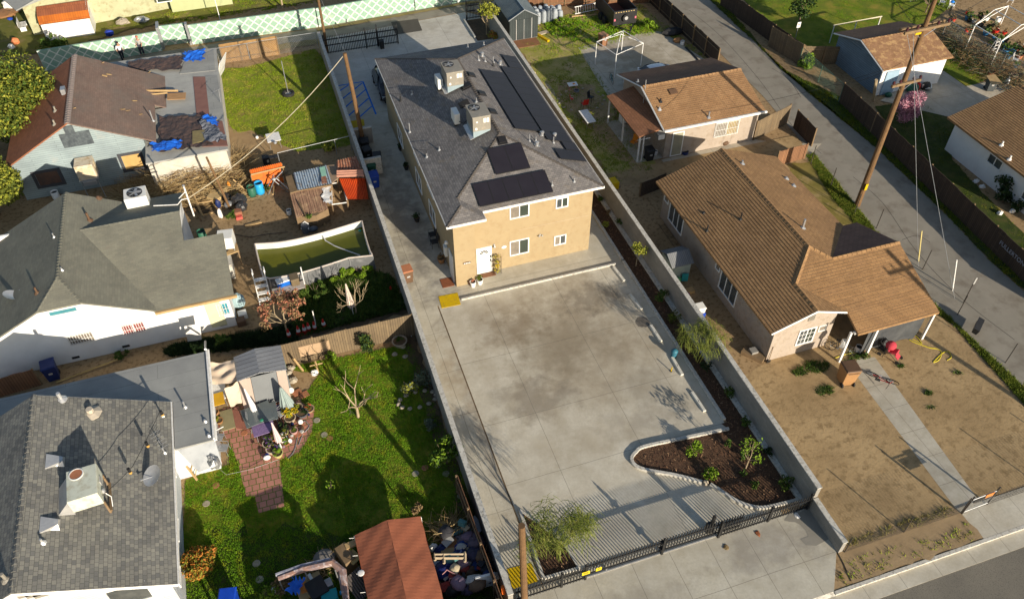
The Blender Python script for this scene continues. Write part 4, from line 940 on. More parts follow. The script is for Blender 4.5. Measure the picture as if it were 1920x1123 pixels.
tarp('tarp','brown crumpled tarp on the front half of the flat extension roof',[R0(1115,1075),R0(1500,1030),R0(1420,820),R0(1125,825)],2.75,tarpd,.16,1)
tarp('tarp','long brown tarp strip on the back edge of the flat extension roof',[R0(915,500),R0(1270,500),R0(1290,400),R0(900,440)],2.75,tarpd,.14,2)
tarp('tarp','bright blue tarp at the front corner of the flat extension roof',[R0(1080,1075),R0(1280,1045),R0(1280,985),R0(1065,1015)],2.95,tarpb,.14,3)
tarp('tarp','bright blue tarp at the back of the flat extension roof',[R0(1290,440),R0(1430,430),R0(1440,350),R0(1290,375)],2.85,tarpb,.18,4)
tarp('tarp','small blue tarp scrap beside the grey sheet on the flat roof',[R0(1420,835),R0(1525,895),R0(1525,835),R0(1440,815)],2.95,tarpb,.12,6)
tarp('tarp','grey blue crumpled sheet at the yard side of the flat roof',[R0(1440,1005),R0(1605,995),R0(1500,860),R0(1410,850)],2.85,tarpg,.2,5)
for pp,lab in ((((1175,655),(1305,650),(1300,695),(1172,700)),'tan plywood sheet lying flat on the grey extension roof'),(((1350,920),(1435,910),(1440,985),(1350,1010)),'olive plywood sheet lying on the front brown tarp')):
    pts=[tuple(P(*R0(*c),2.95))[:2] for c in pp]; o=MB().prism(pts,2.9,2.94).build('plywood_sheet',M('plywood_tan',(.42,.25,.12),(.36,.21,.1),3,.8) if 'tan' in lab else M('plywood_olive',(.24,.2,.09),(.2,.16,.08),3,.8)); tag(o,lab,'plywood')
k=MB(); k.tube([P(*R0(955,640),3.3),P(*R0(1250,640),3.0)],.09,4); k.tube([P(*R0(1060,665),3.1),P(*R0(1175,655),3.0)],.06,4); o=k.build('roof_timber',lumber); tag(o,'pale loose timbers lying across the worn brown roof','timber')
for i,(x,y) in enumerate(((735,535),(765,525),(945,710),(862,770),(900,778),(990,805),(525,762),(720,445),(1045,512))):
    q=solve_plane(R0(x,y),lambda q:5.5-.5*(q.x+13.5)); MB().box(q+Vector((0,0,.03)),(.35,.16,.03),.3*i,0,.46).build('shingle_scrap',lumber,rJ)
q=solve_plane(R0(452,655),lambda q:5.5-.54*abs(q.x+13.5)); k=MB(); k.box(q+Vector((0,0,.2)),(.3,.55,.4)); k.build('roof_vent',galv,rJ)
for x,y in ((390,780),(385,875)): q=solve_plane(R0(x,y),lambda q:5.5-.54*abs(q.x+13.5)); pipe(rJ,q.x,q.y,q.z,.4,.06,acm)
q=solve_plane(R0(1075,850),lambda q:5.5-.5*(q.x+13.5)); pipe(rJ,q.x,q.y,q.z,.9,.05,galv)
t=thing('tv_antenna','thin metal antenna standing on the grey extension roof above the yard','antenna',P(*R0(1550,720),2.7)); k=MB(); k.tube([(0,0,0),(.1,.1,1.0)],.02,5); k.tube([(-.5,.1,.8),(.4,.1,1.1)],.012,4); k.tube([(-.3,-.1,.9),(-.2,.4,.95)],.01,4); k.build('mast',galv,t,world=False)
o=MB().box(P(*R0(1557,470),1.3),(1.9,.06,1.7),R(70),R(20)).build('white_board',white); tag(o,'white panel leaning against the end of the flat extension','panel')
# ---- K: white house with green grey roof
K_=thing('white_cottage','white stucco house with grey green shingle roof and barred windows','house',(-11,41,0))
xr=-13.4; sk=.5; zr=4.95
zk=lambda x:zr-sk*abs(x-xr)
zE_=lambda y: 2.65+.30*(y-36.4)      # south slope of the side wing
cz=4.4; cx=(zr-cz)/sk
hx=xr+cx; hx0=xr-cx
yw=42.7
# valley between main east slope and wing south slope: zk(x)=zE(y)
def vy(x): return 36.4+(zk(x)-2.65)/.30
ws=[(-18.6,36.4,zk(-18.6)),(hx0,36.4,cz),(xr,38.25,zr),(xr,46.2,zr),(-18.6,46.2,zk(-18.6))]
wz=zE_(yw)
es=[(hx,36.4,cz),(xr,38.25,zr),(xr,46.2,zr),(-10.2,46.2,zk(-10.2)),(-10.2,45.2,zk(-10.2)),(xr+(zr-wz)/sk,yw,wz),(-9.0,36.4+(zk(-9.0)-2.65)/.3,zk(-9.0)),(-9.0,36.4,zk(-9.0))]
fs=[(hx0,36.4,cz),(hx,36.4,cz),(xr,38.25,zr)]
xv=xr+(zr-wz)/sk
sw=[(-9.0,36.4,2.65),(-4.75,36.4,2.65),(-4.75,40.6,zE_(40.6)),(-7.0,40.6,zE_(40.6)),(-7.0,yw,wz),(xv,yw,wz),(-9.0,36.4+(zk(-9.0)-2.65)/.3,zk(-9.0))]
nw_=[(xv,yw,wz),(-7.0,yw,wz),(-7.0,46.0,wz-.30*3.3),(xr+(zr-(wz-.99))/sk,46.0,wz-.99)]
nr=[(-4.75,40.6,zE_(40.6)),(-7.0,40.6,zE_(40.6)),(-7.0,41.8,zE_(40.6)-.45),(-4.75,41.8,zE_(40.6)-.45)]
shK2=MATS['shingles_green_grey']
rK=gable_roof(K_,[ws,es,fs,sw,nw_],shK2,t=.1); 
for a,c in (((xr,38.25,zr),(xr,46.2,zr)),((hx0,36.4,cz),(xr,38.25,zr)),((hx,36.4,cz),(xr,38.25,zr)),((xv,yw,wz),(-7.0,yw,wz))): k=MB(); ridgecaps(k,a,c,.12,.26,.03); k.build('ridge_cap',shK2,rK)
b=MB(); zb=zk(-9.3)
b.wallpoly([(-18.2,36.7,-.05),(-5.15,36.7,-.05),(-5.15,36.7,2.68),(-9.0,36.7,2.68),(hx,36.7,cz-.02),(hx0,36.7,cz-.02),(-18.2,36.7,zk(-18.2)-.1)],(0,-1,0),.15)
b.bx(-5.3,-5.15,36.86,40.4,-.05,2.7); b.bx(-18.2,-18.05,36.86,46,-.05,2.6); b.bx(-7.35,-7.2,40.41,45.6,-.05,3.1); b.wallpoly([(-7.2,40.3,2.8),(-7.2,45.8,2.8),(-7.2,45.8,3.3),(-7.2,42.7,wz-.1),(-7.2,40.3,3.6)],(1,0,0),.1)
b.bx(-7.19,-5.31,40.25,40.4,-.05,3.5); b.bx(-18.04,-7.36,45.7,45.85,-.05,3.0); b.build('wall',whitewall,K_)
b=MB(); b.prism([(-7.2,40.9),(-4.9,40.9),(-4.9,42.2),(-7.2,42.2)],-.05,1.15); b.build('back_step',bluewall if False else kerbm,K_)
MB().bx(-9.05,-4.6,36.28,36.42,2.5,2.66).build('fascia',lumber,rK)
LK=lambda x,y:(x*fz,540+y*fz)
winp(K_,'y',36.7,LK(500,395),LK(640,300),n=1,bars=True,gl=curtain); winp(K_,'y',36.7,LK(875,325),LK(1000,230),n=2,bars=True,gl=M('red_curtain',(.28,.06,.06),(.12,.04,.04),2,.5))
winp(K_,'y',36.7,LK(1540,185),LK(1590,95),n=1,bars=True,gl=M('teal_pane',(.04,.28,.36),(.04,.2,.26),2,.3)); winp(K_,'y',36.7,LK(350,195),LK(530,130),n=1,gl=M('teal_awning',(.06,.24,.28),(.05,.19,.23),2,.5),fw_=.03)
q0=PY(*LK(1500,262),36.7); q1=PY(*LK(1510,110),36.7); MB().bx(q0.x-.1,q0.x+.75,36.63,36.69,.3,2.35).build('door',M('pale_yellow_door',(.62,.60,.38),(.55,.53,.34),2,.8),K_)
for x in (545,895,1575): q=PY(*LK(x,270 if x>1500 else 428 if x>800 else 508),36.7); MB().bx(q.x-.2,q.x+.2,36.68,36.699,.22,.38).build('foundation_vent',black,K_)
J6=lambda x,y:(0+x*fz,270+y*fz)
for x,y,h,m,r_ in ((628,535,.6,brownd,.07),(690,380,.2,brownd,.08),(380,655,.35,galv,.04),(435,885,.25,galv,.04),(262,1045,.45,brownd,.06)):
    q=solve_plane(J6(x,y),lambda q:zk(q.x)); pipe(rK,q.x,q.y,q.z,h,r_,m)
def dish(px,z,lab,rz_=0,fn=None,sz=.42):
    q=solve_plane(px,fn) if fn else P(*px,z); t=thing('satellite_dish',lab,'satellite dish',q,rz_)
    k=MB(); k.tube([(0,0,0),(0,0,.25),(.1,0,.45)],.025,6); k.tube([(.1,0,.4),(.55,0,.55)],.015,4); k.box((.55,0,.58),(.1,.06,.08)); k.build('arm',galv,t,world=False)
    k=MB(); n=16; m_=Matrix.Rotation(R(30),3,'Y'); k.add([m_@Vector((0,0,-.06))+Vector((.1,0,.5))]+[m_@Vector((r*math.cos(a)*sz/.42,r*math.sin(a)*sz/.42,-.06+.5*r*r))+Vector((.1,0,.5)) for r in (.2,.4) for a in [2*math.pi*i/n for i in range(n)]],[(0,1+i,1+(i+1)%n) for i in range(n)]+[(1+i,1+n+i,1+n+(i+1)%n,1+(i+1)%n) for i in range(n)])
    k.build('reflector',alu,t,world=False,smooth=True)
dish(J6(100,1110),3.1,'pale satellite dish on the front left roof corner of the white house',R(20),sz=.5)
def cooler(name,lab,p,w_,d_,h_,rot=0,m=None,fan=True,cat='AC unit',legs=.25,group=None):
    t=thing(name,lab,cat,p,rot,group); k=MB(); k.bx(-w_/2,w_/2,-d_/2,d_/2,legs,legs+h_); k.build('housing',m or acw,t,world=False,bevel=.02)
    k=MB()
    for sx in (-w_/2+.05,w_/2-.05):
        for sy in (-d_/2+.05,d_/2-.05): k.bx(sx-.03,sx+.03,sy-.03,sy+.03,-.1,legs)
    k.build('stand',galv,t,world=False)
    if fan:
        k=MB(); r=min(w_,d_)*.4; k.lathe((0,0,legs+h_),[(r,0),(r,.03),(r*.93,.03),(r*.93,.005)],20); fr=k.build('fan_ring',black,t,world=False); k=MB()
        for i in range(5): a=i*1.257; k.box((r*.45*math.cos(a),r*.45*math.sin(a),legs+h_+.02),(r*.85,r*.35,.01),a,.3)
        for i in range(10): a=i*.6283; k.tube([(0,0,legs+h_+.05),(r*math.cos(a),r*math.sin(a),legs+h_+.03)],.006,3)
        k.build('fan',galv,t,world=False)
    k=MB(); 
    for i in range(4): k.bx(-w_*.4,w_*.4,-d_/2-.012,-d_/2-.002,legs+.1+i*h_*.2,legs+.1+i*h_*.2+h_*.12)
    k.build('louvre_panel',acm if m is None else m,t,world=False); return t
q=P(265,400,3.3); cooler('package_ac','white package AC unit with round fan on the shaded grey green roof',(q.x,q.y+.4,3.0),1.3,1.15,1.3,R(2),acw,legs=.3)
k=MB(); k.tube([P(288,386,4.2),P(333,384,4.3),P(340,375,4.3),P(352,372,4.4)],.035,6); o=k.build('conduit_pipe',white); tag(o,'white conduit running from the roof AC unit to the service mast','pipe')
t=thing('service_mast','white leaning service mast at the roof corner holding the overhead cable','mast',P(353,374,4.2)); k=MB(); k.tube([(0,0,-1.3),(0,0,1.0)],.05,6); k.tube([(0,0,.6),(-.5,0,.2)],.03,5); k.build('mast_pipe',white,t,world=False); MB().ell((0,0,1.03),.09,.09,.08).build('weatherhead',galv,t,world=False)
# cooler on stand east of K
cooler('evaporative_cooler','bright white evaporative cooler on a plank stand beside the grey green roof',P(428,462,1.2),.95,.95,.85,R(-8),acw,fan=False,cat='cooler',legs=.15)
o=MB().prism([tuple(P(*c,1.2))[:2] for c in ((420,477),(443,455),(447,470),(424,479))],1.12,1.18).build('plank_stand',lumber); 
b=MB(); 
for c in ((420,477),(443,457),(446,470)): q=P(*c,1.15); b.bx(q.x-.04,q.x+.04,q.y-.04,q.y+.04,0,1.12)
b.build('leg',lumberd,o); tag(o,'plank stand carrying the white evaporative cooler','stand')
# ---- L: grey shingle house lower left
L_=thing('grey_roof_house','house with dark grey shingle gable roof and rooftop cooler at the lower left','house',(-12,25,0))
lx,lz=-13.75,5.35; e_=-8.4; ez=2.7
ls=(lz-ez)/(e_-lx)
yN,yS=29.5,19.4
pl=[[(lx,yS,lz),(lx,yN,lz),(e_,yN,ez),(e_,yS,ez)],[(lx,yS,lz),(lx,yN,lz),(lx-6.3,yN,lz-ls*6.3),(lx-6.3,yS,lz-ls*6.3)]]
rL=gable_roof(L_,pl,shingL,t=.12,caps=(((lx,yS,lz),(lx,yN,lz)),))
b=MB(); b.wallpoly([(-19.6,yS+.25,-.05),(-8.75,yS+.25,-.05),(-8.75,yS+.25,2.8),(lx,yS+.25,5.2),(-19.6,yS+.25,2.35)],(0,-1,0),.15); b.bx(-8.9,-8.75,yS+.41,29.2,-.05,2.8); b.wallpoly([(-19.6,29.2,-.05),(-8.91,29.2,-.05),(-8.91,29.2,2.8),(lx,29.2,5.2),(-19.6,29.2,2.35)],(0,1,0),.15); b.build('wall',brick('pale_siding',(.62,.66,.68),(.58,.62,.64),(.4,.42,.44),3.7,.15,.01,bmp=.3),L_)
b=MB(); b.bx(-8.4,-8.34,yS,yN,ez-.22,ez-.02); b.tube([(e_,yS-.02,ez-.08),(lx,yS-.02,lz-.08),(lx-6.3,yS-.02,lz-ls*6.3-.08)],.07,4); b.tube([(e_,yN+.02,ez-.08),(lx,yN+.02,lz-.08),(lx-6.3,yN+.02,lz-ls*6.3-.08)],.06,4); b.build('fascia',white,rL)
LB=lambda x,y:(x*fz,823+y*fz)
for (a,c,n_) in (((930,1160),(1070,1075),1),): 
    q=PY(*LB(*a),yS+.25); win(L_,'y',yS+.25,q.x-.6,q.x+.9,1.9,3.2,n=1)
for x in (220,160,275): q=PY(*LB(x,1075),yS+.25); MB().bx(q.x-.25,q.x+.25,yS+.2,yS+.249,q.z-.3,q.z+.1).build('gable_vent',acm,L_)
for y0,y1 in ((26.2,27.3),(22.6,23.7),(20.3,21.2)): win(L_,'x',-8.75,y0,y1,1.0,2.1,n=1,sgn=1)
lp=lambda q:lz-ls*abs(q.x-lx)
def onL(x,y,base=LB): return solve_plane(base(x,y),lp)
LK=lambda x,y:(x*fz,540+y*fz)
for (x,y,bs,h,m,r_) in ((430,780,LK,.5,alu,.09),(300,725,LB,.3,alu,.05),(45,985,LB,.5,acm,.07),(640,875,LK,.35,M('vent_cap_cream',(.5,.44,.35),None,3,.6),.16),(1140,895,LK,.45,alu,.04),(1155,95,LB,.45,galv,.04)):
    q=onL(x,y,bs); pipe(rL,q.x,q.y,q.z,h,r_,m)
for x,y,lab in ((475,160,'a'),(445,600,'b')):
    q=onL(x,y); k=MB(); k.add([q+Vector(v) for v in ((-.75,-.4,.1),(-.1,-.45,-.25),(-.1,.45,-.25),(-.75,.4,.1),(-.75,-.4,.42),(-.1,-.12,.3),(-.1,.12,.3),(-.75,.4,.42))],[(0,3,2,1),(4,5,6,7),(0,1,5,4),(1,2,6,5),(2,3,7,6),(3,0,4,7)])
    k.box(q+Vector((.0,0,-.02)),(.35,1.0,.03),0,0,math.atan(ls)); k.build('roof_vent',alu,rL)
# rooftop cooler
q=onL(610,480); t=thing('rooftop_cooler','cream rooftop evaporative cooler with rusty round fan on the grey shingles','cooler',(q.x+.15,q.y+.45,q.z+.1),R(4))
crm=M('cooler_cream',(.58,.60,.50),(.5,.53,.45),1.5,.6,c3=(.42,.4,.3),s3=3)
k=MB(); k.bx(-.55,.65,-.85,.75,.35,1.15); k.build('housing',crm,t,world=False,bevel=.02)
k=MB(); k.lathe((-.15,.45,1.15),[(.3,0),(.3,.03),(.26,.03),(.26,0)],18); fr=k.build('fan_ring',white,t,world=False); k=MB(); k.cyl((-.15,.45,1.155),.25,.01,18); k.build('fan_grille',terra,t,world=False)
k=MB(); k.add([(-1.15,-.75,-.1),(-.56,-.75,.1),(-.56,.6,.1),(-1.15,.6,-.1),(-1.15,-.75,.35),(-.56,-.75,1.0),(-.56,.6,1.0),(-1.15,.6,.35)],[(0,3,2,1),(4,5,6,7),(0,1,5,4),(1,2,6,5),(2,3,7,6),(3,0,4,7)]); k.build('duct',alu,t,world=False)
k=MB(); k.bx(.66,.75,-.8,.7,-.4,-.32)
for y in (-.75,.65): k.bx(.6,.68,y-.04,y+.04,-.7,.35)
k.build('stand',lumberd,t,world=False)
k=MB(); k.bx(.66,.7,-.1,.2,.6,.9); k.ell((.72,-.4,.6),.08,.12,.12); k.tube([(.72,-.4,.5),(.9,-.5,.2),(.85,-.8,-.1)],.02,4); k.build('controls',alu,t,world=False)
dish(LB(1105,290),3.2,'white satellite dish near the right eave of the grey shingle roof',R(200),fn=lp,sz=.52)
# flat extension behind
b=MB(); b.prism([(-20.5,30.2),(-13,30.2),(-13,26.7),(-6.75,26.7),(-6.75,32.3),(-20.5,32.3)],-.05,2.5) ; b.build('extension_wall',M('ext_white',(.62,.64,.64),(.55,.57,.58),2,.8),L_)
b=MB(); b.prism([(-20.5,29.52),(-8.3,29.52),(-8.3,26.5),(-6.5,26.5),(-6.5,32.5),(-20.5,32.5)],2.52,2.62); fr=b.build('flat_roof',rollroof,L_)
b=MB(); b.bx(-6.52,-6.44,26.5,32.6,2.5,2.72); b.tube([(-6.4,32.6,2.6),(-6.4,26.5,2.55)],.05,6); b.build('fascia',white,fr)
for x,y,h in ((1300,835,.5),(1440,935,.2),(1465,1035,.2)): q=P(*LK(x,y),2.62); pipe(fr,q.x,q.y,2.62,h,.05,galv)
k=MB(); k.slab([P(328,838,2.45),P(402,822,2.45),P(416,868,1.3),P(372,884,1.3)],.04); k.build('white_awning',M('white_sheet',(.36,.38,.40),(.32,.34,.36),.9,.6,c3=(.27,.29,.31),s3=1.5),L_)
# wooden stair / ladder by L
t=thing('wooden_stair','raw lumber stair rail beside the white lean to and lawn','stair',P(345,870)); k=MB(); k.tube([P(328,845,1.6),P(370,900,.2)],.06,4); k.tube([P(330,838,2.0),P(372,880,.6)],.05,4)
k.build('rail',lumber,t); k=MB()
for i in range(6): a=i/5.5; k.tube([P(328,845,1.6).lerp(P(370,900,.2),a),P(330,838,2.0).lerp(P(372,880,.6),a)],.025,4)
k.build('baluster',lumber,t)
# ---- top left: cream house, tin shed, bare yard
T_=thing('cream_house','cream green stucco house beyond the painted alley wall at the upper left','house',(-12,88,0))
q0=P(65,68); q1=P(280,40); 
b=MB(); b.prism([(q0.x,q0.y),(-7.5,81.6),(-7.5,92),(q0.x,92)],-.05,4.2); b.build('wall',creamw,T_)
b=MB(); b.prism([(-7.49,80.6),(-1.9,80.6),(-1.9,92),(-7.49,92)],-.05,4.0); b.build('wing_wall',M('sage_stucco',(.42,.45,.24),(.38,.41,.22),1,.9),T_)
b=MB(); b.slab([P(30,20,4.3),P(65,0,4.6),P(230,-60,4.6),P(-40,-40,4.6)],.1); b.build('roof',rollroof,T_)
def wq(px0,px1,Y,gl,**k): return winp(T_,'y',Y,px0,px1,gl=gl,**k)
Yc=q0.y; 
for (c,gl,nm,Y) in (((R0(280,120),R0(400,55)),M('faded_red_shutter',(.36,.10,.09),(.3,.09,.08),2,.7),'a',None),((R0(1125,70),R0(1190,0)),glassg,'b',80.6)):
    if Y is None:
        a,d_=PY(*c[0],(q0.y+81.6)/2-.4),PY(*c[1],(q0.y+81.6)/2-.4); y_=q0.y+(81.6-q0.y)*(a.x-q0.x)/(-7.5-q0.x)-.06
        a,d_=PY(*c[0],y_),PY(*c[1],y_); win(T_,'y',y_-.02,a.x,d_.x,a.z,d_.z+.1,n=2,gl=gl,fw_=.04)
    else: a,d_=PY(*c[0],Y),PY(*c[1],Y); win(T_,'y',Y,a.x,a.x+1.2,1.2,3.0,n=1,gl=gl,grid=None)
t=thing('tin_shed','white shed with rusty orange barrel roof against the cream house','shed',P(130,70)); a0,a1=P(88,80),P(180,64); yy=(a0.y+a1.y)/2; X0,X1=a0.x,a1.x
MB().bx(X0+.05,X1-.05,yy,yy+3.0,-.05,1.6).build('wall',white,t)
orgb=brick('orange_roof_tin',(.55,.16,.02),(.46,.12,.02),(.3,.08,.02),.2,3,.01,off=0)
rstb=brick('rust_roof_tin',(.38,.13,.06),(.30,.10,.05),(.16,.06,.03),.2,1,.01)
prf=[(0,1.6),(.45,2.15),(1.5,2.6),(2.55,2.15),(3.0,1.6)]
k=MB()
for i in range(4):
    (y0,z0),(y1,z1)=prf[i],prf[i+1]; k.mat(0 if i<1 else 1); k.slab([(X0-.05,yy+y0,z0),(X1+.05,yy+y0,z0),(X1+.05,yy+y1,z1),(X0-.05,yy+y1,z1)],.04)
k.build('roof',[orgb,rstb],t); MB().wallpoly([(X1-.05,yy+y_,z_) for y_,z_ in [(0,1.55)]+prf[1:4]+[(3.0,1.55)]],(1,0,0),.05).build('gable',white,t)
# ---- metal shed (dark) top centre
c0,c1,c2=P(949,76),P(1009,70),P(1000,10); t=thing('metal_shed','dark green grey metal shed with ribbed gable roof beside the back wall','shed',((c0.x+c1.x)/2,c0.y+2,0))
x0,x1,y0,y1=20.75,24.3,65.3,70.2
q0=P(955,77); q1=P(1009,71); x0,x1=q0.x,q1.x; y0=(q0.y+q1.y)/2; y1=y0+4.4; xm=(x0+x1)/2
dks=brick('dark_ribbed_metal',(.05,.062,.062),(.042,.052,.052),(.10,.12,.12),.22,6,.012,off=0,bmp=.8)
dkr=brick('grey_ribbed_roof',(.17,.21,.22),(.15,.19,.20),(.27,.32,.34),.22,6,.014,off=0,bmp=.8)
b=MB(); b.bx(x0,x1,y0,y1,-.05,2.0); b.wallpoly([(x0,y0,2.0),(x1,y0,2.0),(xm,y0,2.75)],(0,-1,0),.06); b.build('wall',dks,t)
b=MB(); b.slab([(x0-.12,y0-.15,1.98),(xm,y0-.15,2.8),(xm,y1,2.8),(x0-.12,y1,1.98)],.05); b.slab([(x1+.12,y0-.15,1.98),(xm,y0-.15,2.8),(xm,y1,2.8),(x1+.12,y1,1.98)],.05); rf_=b.build('roof',dkr,t)
b=MB(); b.tube([(x0-.14,y0-.17,2.0),(xm,y0-.17,2.83),(x1+.14,y0-.17,2.0)],.035,4); b.tube([(xm,y0-.15,2.84),(xm,y1,2.84)],.035,4); b.build('trim',alu,rf_)
b=MB(); b.bx(xm-.7,xm+.7,y0-.04,y0-.003,.05,1.9); dd=b.build('door',dks,t); b=MB(); b.bx(xm-.76,xm-.7,y0-.06,y0-.003,.0,1.95); b.bx(xm+.7,xm+.76,y0-.06,y0-.003,.0,1.95); b.bx(xm-.02,xm+.02,y0-.055,y0-.041,.05,1.9); b.bx(x0,x1,y0-.05,y0-.004,-.02,.04); b.build('door_frame',alu,dd)
o=MB().bx(x0+.1,x1-.2,y0-1.5,y0-.1,-.02,.05).build('wooden_ramp',M('ramp_brown',(.26,.12,.06),(.2,.095,.05),1.5,.9)); tag(o,'reddish brown ramp boards in front of the dark metal shed','ramp')
o=MB().box((x1+.25,y0-.4,.12),(.25,1.9,.22),R(20)).build('yellow_timber',yellow); tag(o,'yellow painted timber lying beside the dark metal shed','timber')
# ---- corrugated shacks in K yard
def corr(mb,c,n,amp=.035,t_=0):
    "corrugated sheet between 4 world corners (ribs run c0->c3)"
    N=n*2
    mb.grid(lambda u,v:(c[0]*(1-u)*(1-v)+c[1]*u*(1-v)+c[2]*u*v+c[3]*(1-u)*v)+Vector((0,0,amp*(1 if int(round(u*N))%2 else -1))),N,1)
def slabroof(name,lab,pp,zz,m,ribs=10,legs=True,cat='shack roof',back=None):
    c=[P(*q,z) for q,z in zip(pp,zz)]; t=thing(name,lab,cat,(c[0].x,c[0].y,0)); b=MB(); corr(b,c,ribs); b.build('roof_sheet',m,t)
    b=MB()
    for q in c: b.bx(q.x-.04,q.x+.04,q.y-.04,q.y+.04,-.02,q.z-.06)
    b.build('posts',lumberd,t); return t
RR=lambda x,y:(460+x*.125,280+y*.125)
slabroof('tin_shack','shack with orange ribbed tin wall near the twig heap','shack' and [RR(60,310),RR(540,200),RR(560,260),RR(80,380)],(1.5,1.5,1.3,1.3),orangep,16,cat='shack')
t=[o for o in C.objects if o.name.startswith('tin_shack')][-1]; b=MB(); q0,q1=P(*RR(85,385),1.3),P(*RR(590,265),1.3); corr(b,[Vector((q0.x,q0.y-.05,.05)),Vector((q1.x-.3,q1.y-.05,.05)),Vector((q1.x-.3,q1.y,1.3)),Vector((q0.x,q0.y,1.3))],18,.02); b.build('front_sheet',orangep,t); MB().tube([q0,q1],.06,4).build('ridge_board',lumber,t)
def boxy(name,lab,pp,h,mw,cat='shack'):
    pts=[tuple(P(*q,h))[:2] for q in pp]; t=thing(name,lab,cat,(pts[0][0],pts[0][1],0)); MB().prism(pts,-.05,h-.08).build('wall',mw,t); return t
t=boxy('tin_shack','low shack roofed with blue grey corrugated tin',[RR(600,400),RR(720,360),RR(1260,260),RR(1300,515),RR(780,610),RR(670,640)],1.5,lumberd)
b=MB(); corr(b,[P(*RR(720,355),1.62),P(*RR(1215,240),1.62),P(*RR(1300,515),1.5),P(*RR(785,615),1.5)],14,.04); b.build('roof_sheet',bluetin,t)
MB().prism([tuple(P(*RR(*c),1.66))[:2] for c in ((1110,280),(1195,260),(1220,400),(1145,415))],1.67,1.69).build('green_sheet',M('mint_sheet',(.3,.55,.42),None,2,.6),t)
MB().prism([tuple(P(*RR(*c),1.6))[:2] for c in ((1140,430),(1210,415),(1230,520),(1150,530))],1.67,1.69).build('rusty_grate',rust,t)
MB().prism([tuple(P(*RR(*c),1.5))[:2] for c in ((1215,240),(1390,220),(1400,420),(1290,510))],1.42,1.48).build('tan_board',M('tan_board',(.3,.22,.15),(.25,.18,.12),2,.9),t)
t=boxy('plank_shack','shack roofed with weathered brown wooden planks and a green sprig at its edge',[RR(670,650),RR(1160,545),RR(1240,880),RR(1060,980),RR(760,1010)],1.1,lumberd)
plk=brick('plank_roof',(.40,.24,.15),(.30,.17,.11),(.10,.06,.04),.2,6,.012,off=0,bmp=.8,wear=((.5,.34,.2),1.5,.5,.7))
b=MB(); c=[P(*RR(665,650),1.35),P(*RR(1165,545),1.35),P(*RR(1240,900),1.05),P(*RR(760,1020),1.05)]; 
for i in range(16):
    a0,a1=i/16+.002,(i+1)/16-.004; j=random.uniform(-.03,.03); b.slab([c[0].lerp(c[1],a0),c[0].lerp(c[1],a1),c[3].lerp(c[2],a1)+Vector((0,j*3,0)),c[3].lerp(c[2],a0)+Vector((0,j*3,0))],.03)
b.build('roof_planks',plk,t); MB().tube([P(*RR(800,780),1.4),P(*RR(915,1010),1.15)],.05,4).build('loose_board',lumberd,t)
crown('sprig',t,P(*RR(955,1010),1.1)-Vector(t.location)+Vector(t.location)*0,[tuple(P(*RR(955,1010),1.1)-Vector(t.location))+(.25,.2,.15)],60,.12,lf_green)
o=tarp('tarp','white peeling sheet between the plank roof and the chicken pen',[RR(1170,800),RR(1305,830),RR(1275,560),RR(1160,560)],1.2,white,.1,9,8,10)
t=slabroof('tin_shack','rusty pinkish corrugated lean to against the block wall',[RR(1370,170),RR(1660,100),RR(1790,400),RR(1370,410)],(1.7,1.7,1.5,1.5),rust,8,cat='shack')
b=MB(); corr(b,[P(*RR(1370,310),1.85),P(*RR(1370,415),1.75),P(*RR(1780,400),1.75),P(*RR(1760,300),1.85)],3,.05); b.build('top_sheet',M('pink_tin',(.48,.24,.17),(.4,.2,.14),2,.7),t)
t=slabroof('tin_shack','bright orange red tin sheet roof beside the block wall',[RR(1400,440),RR(1800,430),RR(1850,750),RR(1530,750)],(1.3,1.3,.9,.9),M('red_orange_tin',(.66,.10,.02),(.5,.07,.02),1,.6),14,cat='shack')
t=thing('chicken_pen','small open pen with white rail beside the orange red tin roof','pen',P(*RR(1400,600))); b=MB()
for a,c in (((1290,520),(1450,490)),((1450,490),(1520,760)),((1300,830),(1520,800)),((1290,520),(1300,830))): b.tube([P(*RR(*a),.9),P(*RR(*c),.9)],.04,4)
b.build('rail',white,t); b=MB()
for a in ((1290,520),(1450,490),(1520,760),(1300,830)): b.tube([P(*RR(*a),.9),P(*RR(*a),.9)-Vector((0,0,.9))],.04,4)
b.build('posts',lumberd,t)
# ---- pool
t=thing('swimming_pool','rectangular above ground pool with grey vinyl sides and green algae water','pool',P(590,470))
W7=lambda x,y:(360+x*fz,270+y*fz)
hp=1.15
ring=smooth([tuple(P(*W7(*c),hp)) for c in ((440,702),(620,690),(800,655),(1000,600),(1192,541))],4)+smooth([tuple(P(*W7(*c),hp)) for c in ((1215,640),(1245,740),(1268,782))],3)+smooth([tuple(P(*W7(*c),hp)) for c in ((1100,800),(900,865),(720,915),(545,945))],4)+[tuple(P(*W7(*c),hp))[:2] for c in ((500,930),(468,820))]
ring=[(p[0],p[1]) for p in ring]
b=MB(); n=len(ring); cxp=sum(p[0] for p in ring)/n; cyp=sum(p[1] for p in ring)/n
inn=[(p[0]+(cxp-p[0])*.012,p[1]+(cyp-p[1])*.03) for p in ring]; outb=[(p[0]+(p[0]-cxp)*.015,p[1]+(p[1]-cyp)*.04) for p in ring]
def loop(mb,A,za,B_,zb,flip=False):
    k=len(mb.v); m=len(A); mb.v+=[(p[0],p[1],za) for p in A]+[(p[0],p[1],zb) for p in B_]
    for i in range(m): mb.f.append((k+i,k+(i+1)%m,k+m+(i+1)%m,k+m+i)); mb.mi.append(mb.m)
